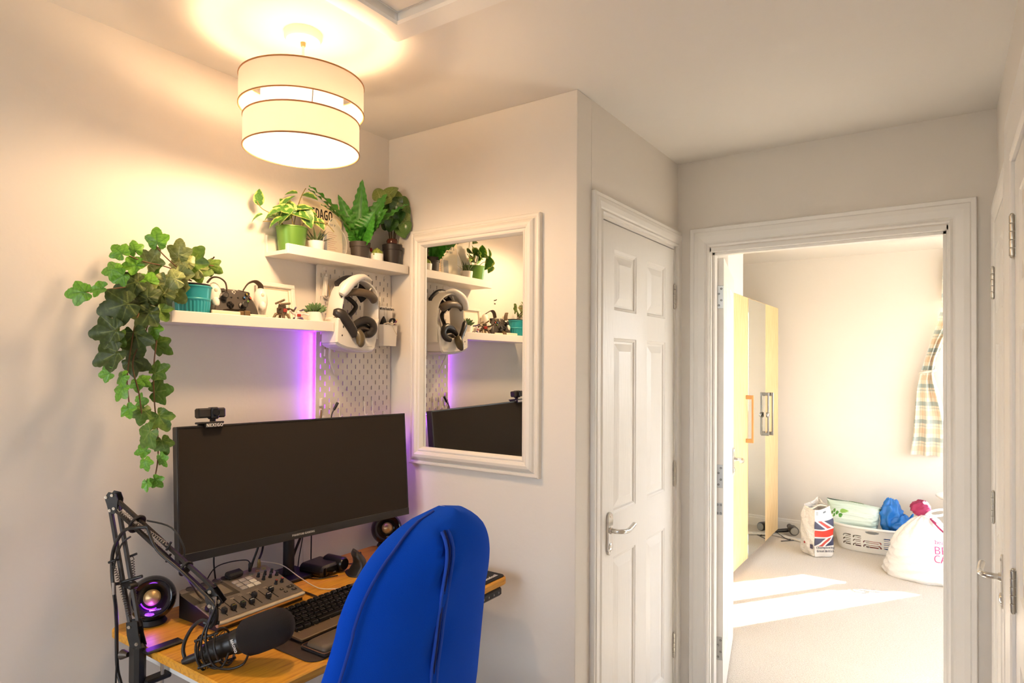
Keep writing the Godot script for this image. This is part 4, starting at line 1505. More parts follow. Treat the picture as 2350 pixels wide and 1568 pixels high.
	# --- dark glossy plant in the corner
	o = thing("corner_pothos", "bushy dark glossy leaved plant in dark pot in the corner", "plant", Vector3(0.07, fu, 0.047))
	pot(o, 0.036, 0.028, 0.096, mt("2e2724", 0.5), 0.02)
	var dm := [leaf_mat("pothos_dark", "30521f", "5d7c3c", "feather", 0.22), leaf_mat("pothos_mid", "587a30", "8fa05e", "feather", 0.28), leaf_mat("pothos_olive", "778a3c", "aab070", "feather", 0.3)]
	var hbm := blade(heart, 1.1, 0.2)
	for e in [[0.07, 2.126, 0.125, 110, 2], [0.09, 2.14, 0.075, 60, 2], [0.1, 2.125, 0.035, -10, 2], [0.12, 2.095, 0.03, -30, 1], [0.12, 2.06, 0.025, -50, 1], [0.1, 2.085, 0.06, -80, 0], [0.09, 2.053, 0.1, 240, 0], [0.08, 2.098, 0.107, 200, 2], [0.12, 2.03, 0.07, -100, 0], [0.13, 2.023, 0.035, -60, 2], [0.13, 1.995, 0.025, -70, 1], [0.1, 2.0, 0.09, 250, 0], [0.12, 2.051, 0.06, -75, 1], [0.1, 2.1, 0.08, 20, 0], [0.12, 1.98, 0.04, -60, 1], [0.07, 2.07, 0.04, 30, 0], [0.05, 2.03, 0.06, 120, 0], [0.09, 2.02, 0.05, -40, 0], [0.12, 2.06, 0.085, -110, 0], [0.08, 2.115, 0.055, 10, 1]]:
		var a := deg_to_rad(e[3])
		var d := (RT * cos(a) + Vector3.UP * sin(a) + TO * 0.25).normalized()
		var nn := (TO + Vector3.UP * rng.randf_range(0.1, 0.8) + RT * rng.randf_range(-0.3, 0.3)).normalized()
		var p := Vector3(e[0], e[1], e[2]) - d * 0.034
		p.x = maxf(p.x, 0.03)
		p.z = maxf(p.z, 0.035)
		add_leaf(o, hbm, dm[e[4]], p, d, nn, rng.randf_range(0.052, 0.066))
	for k in 7:
		var a := TAU * k / 7
		part("stem", G.new().tube(curve([cos(a) * 0.006, 0.085, sin(a) * 0.006, cos(a) * 0.014, 0.15, sin(a) * 0.014, cos(a) * 0.03 + 0.015, 0.2 + 0.01 * k, sin(a) * 0.02 + 0.01]), 0.0017, 6), mt("4a3c22", 0.6), o)
	part("bead_collar", G.new().at(Vector3(0.012, 0.104, 0.012)).lathe([Vector2(0.0, 0.014), Vector2(0.018, 0.012), Vector2(0.022, 0.004), Vector2(0.02, -0.006), Vector2(0, -0.008)], 24), mt("4a1f14", 0.2), o)
	build_lower_items(fl)


func build_lower_items(fl: float) -> void:
	# gamepad leaning on a cream stand
	var o := thing("game_controller", "black game controller with coloured face buttons on cream stand", "game controller", Vector3(0.075, fl, 0.698), Basis(Vector3.UP, PI / 2) * Basis(Vector3.RIGHT, -0.3))
	var bk := mt("3a342e", 0.5)
	var body := pv([-0.077, 0.004, -0.074, 0.03, -0.066, 0.066, -0.058, 0.088, -0.048, 0.097, -0.028, 0.1, -0.012, 0.102, 0.012, 0.102, 0.028, 0.1, 0.048, 0.097, 0.058, 0.088, 0.066, 0.066, 0.074, 0.03, 0.077, 0.004, 0.068, -0.002, 0.054, 0.008, 0.04, 0.026, 0.02, 0.03, -0.02, 0.03, -0.04, 0.026, -0.054, 0.008, -0.068, -0.002])
	part("body", G.new().prism(body, -0.018, 0.014, 0.007), bk, o)
	for s in [-1.0, 1.0]:
		part("grip", G.new().tube(curve([s * 0.052, 0.07, -0.006, s * 0.062, 0.035, -0.006, s * 0.07, 0.006, -0.01]), [0.018, 0.0185, 0.019, 0.019, 0.0185, 0.018, 0.0175, 0.017, 0.016, 0.014, 0.009], 16), bk, o)
		part("bumper", G.new().at(Vector3(s * 0.04, 0.097, -0.004), Basis(Vector3.BACK, -s * 0.12)).box(Vector3.ZERO, Vector3(0.042, 0.012, 0.024), 0.004), mt("2c2824", 0.25), o)
	for e in [[-0.037, 0.073], [0.021, 0.048]]:
		var st := part("thumbstick", G.new().at(Vector3.ZERO, Basis(Vector3.RIGHT, PI / 2)).lathe([Vector2(0.013, 0.0), Vector2(0.012, 0.004), Vector2(0.006, 0.006), Vector2(0.006, 0.012), Vector2(0.0095, 0.014), Vector2(0.0098, 0.018), Vector2(0.008, 0.019), Vector2(0.007, 0.0175), Vector2(0, 0.0172)], 28), mt("2a2724", 0.45), o, Vector3(e[0], e[1], 0.013))
		st.set_meta("label", "round thumbstick")
	part("direction_pad", G.new().at(Vector3.ZERO, Basis(Vector3.RIGHT, PI / 2)).lathe([Vector2(0, 0.002), Vector2(0.011, 0.001), Vector2(0.012, -0.001)], 24).at(Vector3(0, 0, 0.003)).box(Vector3.ZERO, Vector3(0.021, 0.007, 0.004), 0.001).box(Vector3.ZERO, Vector3(0.007, 0.021, 0.004), 0.001), mt("1b1918", 0.15, 0.2), o, Vector3(-0.019, 0.048, 0.014))
	for e in [[0.04, 0.086, "e0c22a", "Y"], [0.03, 0.075, "4a8fe0", "X"], [0.05, 0.075, "e0482a", "B"], [0.04, 0.064, "7fb83a", "A"]]:
		var bt := part("face_button", G.new().at(Vector3.ZERO, Basis(Vector3.RIGHT, PI / 2)).lathe([Vector2(0, 0.005), Vector2(0.003, 0.0047), Vector2(0.0048, 0.003), Vector2(0.005, 0)], 18), mt("1c1a18", 0.15), o, Vector3(e[0], e[1], 0.0135))
		lettering(e[3], 0.0085, mt(e[2], 0.4), bt, Vector3(0, 0, 0.0052), Basis.IDENTITY, "Droid Sans", 800)
	for e in [[-0.011, 0.074], [0.011, 0.074]]:
		part("menu_button", G.new().at(Vector3.ZERO, Basis(Vector3.RIGHT, PI / 2)).lathe([Vector2(0, 0.002), Vector2(0.003, 0.0015), Vector2(0.0033, 0)], 14), mt("1c1a18", 0.3), o, Vector3(e[0], e[1], 0.0138))
	var hb := part("home_button", G.new().at(Vector3.ZERO, Basis(Vector3.RIGHT, PI / 2)).lathe([Vector2(0, 0.002), Vector2(0.006, 0.0012), Vector2(0.0066, 0)], 20), mt("cfc8ba", 0.3), o, Vector3(0, 0.091, 0.0138))
	part("cross_mark", G.new().at(Vector3(0, 0, 0.002), Basis(Vector3.BACK, 0.75)).box(Vector3.ZERO, Vector3(0.012, 0.0022, 0.0012)).at(Vector3(0, 0, 0.002), Basis(Vector3.BACK, -0.75)).box(Vector3.ZERO, Vector3(0.012, 0.0022, 0.0012)), mt("4d463d", 0.4), hb)
	var st2 := thing("controller_stand", "low cream stand under the black game controller", "stand", Vector3(0.085, fl, 0.69))
	var cream := mt("e6d9c0", 0.5)
	part("tray", G.new().bb(Vector3(-0.05, 0.0, -0.085), Vector3(0.019, 0.006, 0.1), 0.002), cream, st2)
	part("front_strip", G.new().bb(Vector3(0.011, 0.004, 0.01), Vector3(0.017, 0.03, 0.1), 0.002).bb(Vector3(0.011, 0.004, -0.085), Vector3(0.017, 0.026, -0.022), 0.002), cream, st2)
	part("bracket", G.new().bb(Vector3(0.008, 0.006, -0.022), Vector3(0.018, 0.035, -0.004), 0.002).bb(Vector3(0.008, 0.006, -0.004), Vector3(0.014, 0.033, 0.012), 0.002), mt("6b5636", 0.5), st2)
	part("back_rest", G.new().at(Vector3(-0.046, 0.04, 0.0), Basis(Vector3.BACK, 0.3)).box(Vector3.ZERO, Vector3(0.006, 0.08, 0.09), 0.002), cream, st2)
	# white hand controllers with dark wrist straps
	for k in 2:
		var z := 0.752 if k == 0 else 0.598
		var c := thing("motion_controller", "white hand controller with dark strap between teal pot and gamepad" if k == 0 else "white hand controller with dark strap between gamepad and picture frame", "motion controller", Vector3(0.045, fl, z), Basis.IDENTITY, "white hand controllers")
		part("handle", G.new().tube(curve([0, 0.006, 0, 0.0, 0.04, 0.0, 0.003, 0.08, 0.0, 0.0, 0.115, 0.0]), [0.013, 0.016, 0.017, 0.017, 0.0175, 0.018, 0.019, 0.02, 0.021, 0.0215, 0.021, 0.02, 0.018, 0.015, 0.011, 0.004], 20), mt("efe7d9", 0.4), c)
		part("trigger", G.new().ball(Vector3(0.022, 0.055, 0.006), Vector3(0.012, 0.016, 0.011), 16, 10), mt("efe7d9", 0.4), c)
		part("button", G.new().ball(Vector3(0.018, 0.09, 0.004), Vector3(0.006, 0.008, 0.006), 12, 8), mt("cfc4b0", 0.4), c)
		var arc := [0.0, 0.112, 0.02, 0.01, 0.128, 0.01, 0.022, 0.128, -0.005, 0.028, 0.115, -0.02, 0.03, 0.09, -0.024] if k == 0 else [0.0, 0.11, -0.002, 0.012, 0.122, 0.008, 0.018, 0.131, 0.03, 0.016, 0.122, 0.052, 0.012, 0.1, 0.066]
		part("wrist_strap", G.new().tube(curve(arc), 0.0085, 8, true, false, 0.22), mt("5a4a3a", 0.7), c)
	# picture frame with a blank mount
	o = thing("framed_picture", "small white picture frame with blank mount leaning on wall", "picture frame", Vector3(0.034, fl, 0.523), Basis(Vector3.UP, PI / 2) * Basis(Vector3.RIGHT, -0.13))
	var fr := G.new()
	fr.bb(Vector3(-0.07, 0.0, -0.006), Vector3(0.07, 0.014, 0.008), 0.002).bb(Vector3(-0.07, 0.126, -0.006), Vector3(0.07, 0.14, 0.008), 0.002)
	fr.bb(Vector3(-0.07, 0.014, -0.006), Vector3(-0.056, 0.126, 0.008), 0.002).bb(Vector3(0.056, 0.014, -0.006), Vector3(0.07, 0.126, 0.008), 0.002)
	part("frame", fr, white_m, o)
	part("mount", G.new().bb(Vector3(-0.057, 0.013, -0.004), Vector3(0.057, 0.127, 0.0)), mt("f1eadc", 0.7), o)
	part("inner_line", G.new().bb(Vector3(-0.048, 0.119, 0.0), Vector3(0.048, 0.121, 0.0012)).bb(Vector3(0.046, 0.02, 0.0), Vector3(0.048, 0.12, 0.0012)), mt("cbb893", 0.6), o)
	# two little robot models
	for k in 2:
		var s := 1.4 if k == 0 else 1.05
		var r := thing("robot_model", "tiny brown many legged robot model beside the picture frame" if k == 0 else "tiny purple and white robot model beside the succulent", "figurine", Vector3(0.082, fl, 0.545 if k == 0 else 0.483), Basis(Vector3.UP, 0.4 if k == 0 else -0.3), "little robot models")
		var m1 := mt("5b4a3a", 0.45, 0.3) if k == 0 else mt("e2d9d6", 0.5)
		var m2 := mt("8c7b63", 0.4, 0.5) if k == 0 else mt("5a4a78", 0.5)
		part("torso", G.new().box(Vector3(0, 0.032, 0) * s, Vector3(0.016, 0.014, 0.018) * s, 0.002).box(Vector3(0.003, 0.042, 0.0) * s, Vector3(0.01, 0.008, 0.012) * s, 0.002), m1, r)
		part("chest_plate", G.new().box(Vector3(0.009, 0.033, 0) * s, Vector3(0.003, 0.008, 0.012) * s, 0.001), mt("a8322a", 0.4), r)
		for q in 4:
			var a := PI / 4 + q * PI / 2
			var d := Vector3(cos(a), 0, sin(a)) * s
			part("leg", G.new().tube([Vector3(0, 0.027 * s, 0), d * 0.013 + Vector3(0, 0.024 * s, 0), d * 0.019 + Vector3(0, 0.012 * s, 0), d * 0.021 + Vector3(0, 0.001, 0)], [0.003 * s, 0.0035 * s, 0.003 * s, 0.0018 * s], 6), m2 if q % 2 else m1, r)
		for q in 2:
			var sg := -1.0 if q == 0 else 1.0
			part("arm", G.new().tube([Vector3(0, 0.036 * s, sg * 0.008 * s), Vector3(0.006 * s, 0.038 * s, sg * 0.02 * s), Vector3(0.014 * s, (0.034 + 0.012 * q) * s, sg * 0.03 * s)], [0.003 * s, 0.003 * s, 0.0028 * s], 6), m1, r)
			part("cannon", G.new().tube([Vector3(-0.01 * s, 0.048 * s, sg * 0.009 * s), Vector3(0.014 * s, (0.05 + 0.006 * q) * s, sg * 0.012 * s)], 0.0026 * s, 8), m2, r)
	# agave in a square white pot
	o = thing("agave", "green rosette succulent in a small white pot beside pegboard", "plant", Vector3(0.08, fl, 0.412))
	pot(o, 0.0275, 0.025, 0.05, mt("f1eade", 0.4))
	var gm := mt("5d7a4a", 0.5)
	for k in 22:
		var a := TAU * k * 0.382
		var tilt := 1.25 - 0.052 * k
		var d := Vector3(cos(a) * sin(tilt), cos(tilt), sin(a) * sin(tilt))
		var ln := 0.044 - 0.0006 * k
		part("leaf", G.new().tube([Vector3.ZERO, Vector3(0, 0.3, 0.02), Vector3(0, 0.65, 0.03), Vector3(0, 0.9, 0.0), Vector3(0, 1.0, -0.02)], [0.08, 0.13, 0.14, 0.07, 0.01], 8, true, false, 0.55), gm, o, Vector3(cos(a) * 0.004, 0.044 + k * 0.0004, sin(a) * 0.004), Basis(d.cross(Vector3.UP).normalized(), d, d.cross(Vector3.UP).normalized().cross(d)) * ln)


# ---- slotted board and what hangs on it ----
const PZ := Basis(Vector3.FORWARD, Vector3.UP, Vector3.RIGHT)      # flat shapes drawn in the desk wall's plane: local x runs to the right


func glow_light(called: String, at: Vector3, dir: Vector3, size: Vector2, col: String, energy: float, parent: Node3D) -> void:
	var l := AreaLight3D.new()
	l.name = called
	l.area_size = size
	l.light_color = Color(col)
	l.light_energy = energy
	l.shadow_enabled = true
	l.transform = Transform3D(look(-dir), at)
	parent.add_child(l)


func build_board() -> void:
	var o := thing("pegboard", "white slotted metal pegboard mounted in the corner beside the mirror", "pegboard", Vector3(0.02, 1.27, 0.183))
	var g := G.new()
	var xf := 0.0025
	var xb := -0.0015
	var top := 0.559
	var zl := 0.179
	var band := func(y0: float, y1: float, z0: float, z1: float) -> void:
		g.face(Vector3(xf, y0, z0), Vector3(xf, y0, z1), Vector3(xf, y1, z1), Vector3(xf, y1, z0), Vector3.RIGHT)
		g.face(Vector3(xb, y0, z0), Vector3(xb, y0, z1), Vector3(xb, y1, z1), Vector3(xb, y1, z0), Vector3.LEFT)
	for e in [[top - 0.003, top, 0.007], [top - 0.008, top - 0.003, 0.002], [top - 0.0125, top - 0.008, 0.0]]:
		band.call(e[0], e[1], -zl + e[2], zl - e[2])
	var y := top - 0.02
	for r in 27:
		var cuts := []
		for c in (9 if r % 2 == 1 else 8):
			cuts.append(-0.16 + c * 0.04 + (0.0 if r % 2 == 1 else 0.02))
		var z0 := -zl
		for c in cuts:
			band.call(y - 0.0075, y + 0.0075, z0, c - 0.0025)
			z0 = c + 0.0025
			for s in [-1.0, 1.0]:
				g.face(Vector3(xf, y - 0.0075, c + s * 0.0025), Vector3(xf, y + 0.0075, c + s * 0.0025), Vector3(xb, y + 0.0075, c + s * 0.0025), Vector3(xb, y - 0.0075, c + s * 0.0025), Vector3(0, 0, -s))
				g.face(Vector3(xf, y + s * 0.0075, c - 0.0025), Vector3(xf, y + s * 0.0075, c + 0.0025), Vector3(xb, y + s * 0.0075, c + 0.0025), Vector3(xb, y + s * 0.0075, c - 0.0025), Vector3(0, -s, 0))
		band.call(y - 0.0075, y + 0.0075, z0, zl)
		band.call(y - 0.0125, y - 0.0075, -zl, zl)
		y -= 0.02
	for s in [-1.0, 1.0]:
		g.face(Vector3(xf, 0, s * zl), Vector3(xf, top - 0.008, s * zl), Vector3(xb, top - 0.008, s * zl), Vector3(xb, 0, s * zl), Vector3(0, 0, s))
	g.face(Vector3(xf, top, -zl), Vector3(xf, top, zl), Vector3(xb, top, zl), Vector3(xb, top, -zl), Vector3.UP)
	part("board", g, mt("e9e1d5", 0.45), o)
	for e in [[0.545, 0.145], [0.545, -0.145], [0.02, 0.145], [0.02, -0.145]]:
		part("fixing_knob", G.new().at(Vector3(0.0025, e[0], e[1]), Basis(Vector3.BACK, -PI / 2)).lathe([Vector2(0, 0.004), Vector2(0.006, 0.003), Vector2(0.0075, 0)], 18).at(Vector3(-0.0205, e[0], e[1]), Basis(Vector3.BACK, -PI / 2)).lathe([Vector2(0.007, 0), Vector2(0.007, 0.019)], 14), mt("efe8dc", 0.4), o)
	# violet light strip behind its edge
	var led := thing("light_strip", "violet glowing light strip behind left edge of the pegboard", "light strip", Vector3(0.012, 1.43, 0.352))
	var em := StandardMaterial3D.new()
	em.albedo_color = Color("c89aff")
	em.emission_enabled = true
	em.emission = Color("a040ff")
	em.emission_energy_multiplier = 2.0
	part("strip", G.new().box(Vector3.ZERO, Vector3(0.003, 0.31, 0.006)), em, led)
	part("lower_strip", G.new().box(Vector3(0, -0.156, -0.17), Vector3(0.003, 0.006, 0.32)), em, led)
	glow_light("strip_light", Vector3(0.0, 0.0, 0.008), Vector3(-0.42, 0, 1), Vector2(0.006, 0.31), "9c30ff", LED, led)
	glow_light("gap_light", Vector3(-0.001, 0.0, -0.006), Vector3(-0.5, 0, -1), Vector2(0.006, 0.31), "9c30ff", LED * 0.3, led)
	glow_light("under_light", Vector3(0.002, -0.162, -0.17), Vector3(0.25, -1, 0), Vector2(0.32, 0.006), "a24cff", LED * 0.9, led)
	build_headset()
	build_bin()
	# things hooked to the board
	var wt := mt("efe7da", 0.4)
	var u := thing("usb_hub", "slim white hub hanging at upper left of the pegboard", "hub", Vector3(0.034, 1.75, 0.334))
	part("body", G.new().at(Vector3.ZERO, Basis(Vector3.RIGHT, -0.06)).box(Vector3.ZERO, Vector3(0.012, 0.075, 0.019), 0.005), wt, u)
	part("hook_wire", G.new().tube(curve([-0.009, 0.04, 0.006, 0.002, 0.042, 0.009, 0.006, 0.03, 0.011, 0.006, -0.03, 0.011, 0.008, -0.042, 0.004, 0.006, -0.036, -0.008]), 0.0013, 6), mt("d8cdbb", 0.3), u)
	var cb := thing("hanging_cable", "thin tan cable hanging down left side of the pegboard", "cable", Vector3(0.04, 1.79, 0.325))
	part("cord", gw(cb).tube(curve([0.03, 1.775, 0.326, 0.034, 1.74, 0.318, 0.036, 1.7, 0.316, 0.03, 1.66, 0.319, 0.027, 1.61, 0.322, 0.029, 1.56, 0.328, 0.033, 1.53, 0.332]), 0.0024, 8), mt("a98f6a", 0.6), cb)
	part("plug", gw(cb).tube(p3([0.03, 1.795, 0.326, 0.031, 1.765, 0.326]), 0.0042, 10).tube(p3([0.033, 1.53, 0.332, 0.036, 1.505, 0.336]), [0.004, 0.0035], 10), wt, cb)
	var wc := thing("white_cable", "white cable looping below the headset across the pegboard", "cable", Vector3(0.04, 1.52, 0.33))
	part("cord", gw(wc).tube(curve([0.05, 1.58, 0.328, 0.052, 1.54, 0.325, 0.04, 1.5, 0.318, 0.034, 1.47, 0.302, 0.03, 1.44, 0.287]), [0.006, 0.006, 0.006, 0.0058, 0.0055, 0.005, 0.0048, 0.0045, 0.0042, 0.004, 0.0038, 0.0035, 0.0033, 0.003, 0.0028, 0.0025, 0.0023, 0.002, 0.0018, 0.0016, 0.0014], 8), wt, wc)
	var hk := thing("board_hook", "small white hook clipped low on the pegboard, first from left", "hook", Vector3(0.0225, 1.335, 0.3), Basis.IDENTITY, "white hooks above the monitor")
	part("hook", G.new().tube(curve([-0.006, 0.005, 0, 0.003, 0.006, 0, 0.005, -0.015, 0, 0.006, -0.04, 0, 0.012, -0.048, 0, 0.02, -0.04, 0]), 0.0021, 7), wt, hk)
	part("clip", G.new().box(Vector3(0.0025, -0.005, 0), Vector3(0.004, 0.018, 0.009), 0.0012), wt, hk)
	var nm := ["second", "third", "fourth"]
	for k in 3:
		dup(hk, "board_hook", "small white hook clipped low on the pegboard, %s from left" % nm[k], Vector3(0.0225, 1.335, [0.26, 0.14, 0.1][k]))
	dup(hk, "board_hook", "empty white hook on pegboard above the pen bin", Vector3(0.0225, 1.735, 0.063)).remove_meta("group")
	var ck := thing("cable_clip", "white cable clip at left edge of the pegboard above monitor", "clip", Vector3(0.026, 1.335, 0.345))
	part("clip", G.new().box(Vector3(0.004, 0.01, 0), Vector3(0.012, 0.03, 0.011), 0.003).box(Vector3(0.006, -0.025, 0.002), Vector3(0.01, 0.03, 0.008), 0.003), wt, ck)
	part("cord", G.new().tube(curve([0.006, -0.008, 0.001, 0.009, -0.03, 0.004, 0.007, -0.06, 0.005]), 0.0034, 8), mt("9c8058", 0.6), ck)
	var bc := thing("black_plug", "black cable plug sticking up behind the monitor top", "plug", Vector3(0.06, 1.32, 0.3))
	part("plug", gw(bc).tube(p3([0.058, 1.342, 0.296, 0.058, 1.318, 0.312]), [0.0052, 0.0045], 10), black_m, bc)
	part("cord", gw(bc).tube(curve([0.058, 1.32, 0.311, 0.06, 1.305, 0.322, 0.062, 1.29, 0.326, 0.06, 1.25, 0.32]), 0.0022, 8), black_m, bc)


func build_headset() -> void:
	var o := thing("virtual_reality_headset", "white virtual reality headset with black rubber shield hanging on pegboard", "headset", Vector3(0.06, 1.53, 0.265))
	var w := mt("e9e2d6", 0.35)
	var rub := mt("2a2420", 0.35)
	var brn := mt("594a38", 0.4)
	part("halo_band", gw(o).tube(curve([0.09, 1.56, 0.35, 0.088, 1.62, 0.344, 0.09, 1.68, 0.337, 0.094, 1.73, 0.325, 0.098, 1.762, 0.3, 0.1, 1.776, 0.262, 0.1, 1.768, 0.22, 0.096, 1.742, 0.184, 0.09, 1.7, 0.172, 0.088, 1.63, 0.171, 0.088, 1.57, 0.174], 6), 0.0065, 12, true, false, 6.0), w, o)
	part("band_shell", gw(o).tube(curve([0.132, 1.715, 0.345, 0.138, 1.752, 0.32, 0.14, 1.776, 0.285, 0.138, 1.786, 0.25, 0.132, 1.778, 0.21], 6), [0.012, 0.015, 0.017, 0.018, 0.019, 0.019, 0.019, 0.0185, 0.018, 0.017, 0.016, 0.015, 0.014, 0.013, 0.012, 0.011, 0.01, 0.0095, 0.009, 0.008, 0.007, 0.006, 0.005, 0.004, 0.003], 14, true, false, 1.0), w, o)
	part("inner_band", gw(o).tube(curve([0.08, 1.735, 0.312, 0.082, 1.757, 0.275, 0.084, 1.755, 0.225, 0.082, 1.725, 0.19], 6), 0.011, 10, true, false, 3.2), black_m, o)
	part("front_pad", gw(o).tube(curve([0.115, 1.712, 0.338, 0.13, 1.725, 0.31, 0.138, 1.73, 0.262, 0.136, 1.724, 0.22, 0.128, 1.708, 0.19], 6), [0.008, 0.0085, 0.009, 0.0095, 0.01, 0.01, 0.0105, 0.011, 0.011, 0.0112, 0.0115, 0.012, 0.012, 0.012, 0.0122, 0.0125, 0.013, 0.013, 0.0132, 0.0135, 0.014, 0.0145, 0.0145, 0.014, 0.011], 12, true, false, 1.2), brn, o)
	part("wire_loop", gw(o).tube(curve([0.12, 1.742, 0.3, 0.128, 1.744, 0.275, 0.126, 1.764, 0.266]), 0.0028, 8).tube(curve([0.12, 1.738, 0.25, 0.126, 1.736, 0.222, 0.122, 1.754, 0.2]), 0.0028, 8), mt("f2ede3", 0.3), o)
	part("rear_strap", gw(o).tube(curve([0.08, 1.718, 0.282, 0.085, 1.7, 0.255, 0.087, 1.685, 0.242, 0.085, 1.668, 0.25, 0.08, 1.645, 0.272, 0.075, 1.62, 0.298], 5), 0.008, 10, true, false, 1.0), rub, o)
	var out := pv([-0.362, 1.632, -0.365, 1.575, -0.366, 1.552, -0.352, 1.543, -0.32, 1.534, -0.28, 1.529, -0.24, 1.526, -0.2, 1.526, -0.19, 1.534, -0.182, 1.56, -0.174, 1.6, -0.168, 1.645, -0.182, 1.635, -0.205, 1.605, -0.24, 1.588, -0.27, 1.59, -0.3, 1.605, -0.33, 1.628, -0.35, 1.64])
	var g := gw(o)
	g.t = g.t * Transform3D(PZ, Vector3.ZERO)
	g.prism(out, 0.05, 0.132, 0.005)
	part("visor", g, w, o)
	var base := pv([-0.364, 1.55, -0.364, 1.545, -0.35, 1.537, -0.318, 1.528, -0.28, 1.523, -0.24, 1.52, -0.2, 1.521, -0.19, 1.53, -0.2, 1.528, -0.28, 1.53, -0.35, 1.545])
	g = gw(o)
	g.t = g.t * Transform3D(PZ, Vector3.ZERO)
	g.prism(base, 0.054, 0.126, 0.002)
	part("visor_base", g, mt("d9cfdb", 0.4), o)
	part("side_shield", gw(o).tube(curve([0.11, 1.655, 0.362, 0.125, 1.65, 0.348, 0.135, 1.63, 0.33, 0.14, 1.605, 0.31, 0.144, 1.575, 0.292], 6), [0.006, 0.007, 0.008, 0.0095, 0.0105, 0.011, 0.0115, 0.012, 0.0122, 0.0122, 0.0122, 0.012, 0.0118, 0.0115, 0.0112, 0.011, 0.0108, 0.0105, 0.01, 0.01, 0.0098, 0.0095, 0.0092, 0.009, 0.0085], 14, true, false, 1.6), rub, o)
	part("eye_ring", gw(o).tube(curve([0.125, 1.605, 0.295, 0.128, 1.624, 0.268, 0.13, 1.635, 0.235, 0.132, 1.628, 0.208, 0.133, 1.607, 0.198, 0.135, 1.588, 0.215, 0.138, 1.582, 0.24], 5), [0.007, 0.0075, 0.008, 0.0085, 0.009, 0.0092, 0.0094, 0.0096, 0.0097, 0.0098, 0.01, 0.01, 0.01, 0.01, 0.0102, 0.0103, 0.0104, 0.0104, 0.0104, 0.0104, 0.0104, 0.0104, 0.0104, 0.0103, 0.0102, 0.01, 0.0098, 0.0095, 0.009, 0.0085, 0.008], 14, true, false, 1.4), rub, o)
	part("eye_cup", gw(o).ball(Vector3(0.118, 1.606, 0.24), Vector3(0.01, 0.02, 0.04), 20, 12), mt("0c0a09", 0.5), o)
	part("inner_fold", gw(o).tube(curve([0.124, 1.595, 0.274, 0.13, 1.604, 0.25, 0.13, 1.6, 0.222]), 0.007, 10), mt("3a3029", 0.35), o)
	part("nose_piece", gw(o).tube(curve([0.14, 1.59, 0.283, 0.15, 1.575, 0.278, 0.156, 1.558, 0.28, 0.158, 1.545, 0.284, 0.155, 1.539, 0.286], 4), [0.015, 0.016, 0.0165, 0.017, 0.017, 0.0168, 0.0165, 0.016, 0.0155, 0.015, 0.014, 0.013, 0.0115, 0.01, 0.008, 0.0055, 0.002], 18, true, false, 1.0), mt("55492f", 0.3), o)
	part("hanger", gw(o).tube(curve([0.02, 1.765, 0.255, 0.07, 1.757, 0.255, 0.1, 1.759, 0.255, 0.104, 1.768, 0.255]), 0.003, 8), w, o)
	part("rear_mark", gw(o).bb(Vector3(0.1315, 1.541, 0.205), Vector3(0.1328, 1.5425, 0.228)), mt("b9ad9c", 0.5), o)
	part("vent", gw(o).bb(Vector3(0.1315, 1.602, 0.335), Vector3(0.133, 1.61, 0.3385)).bb(Vector3(0.1315, 1.574, 0.34), Vector3(0.133, 1.579, 0.3435)), black_m, o)


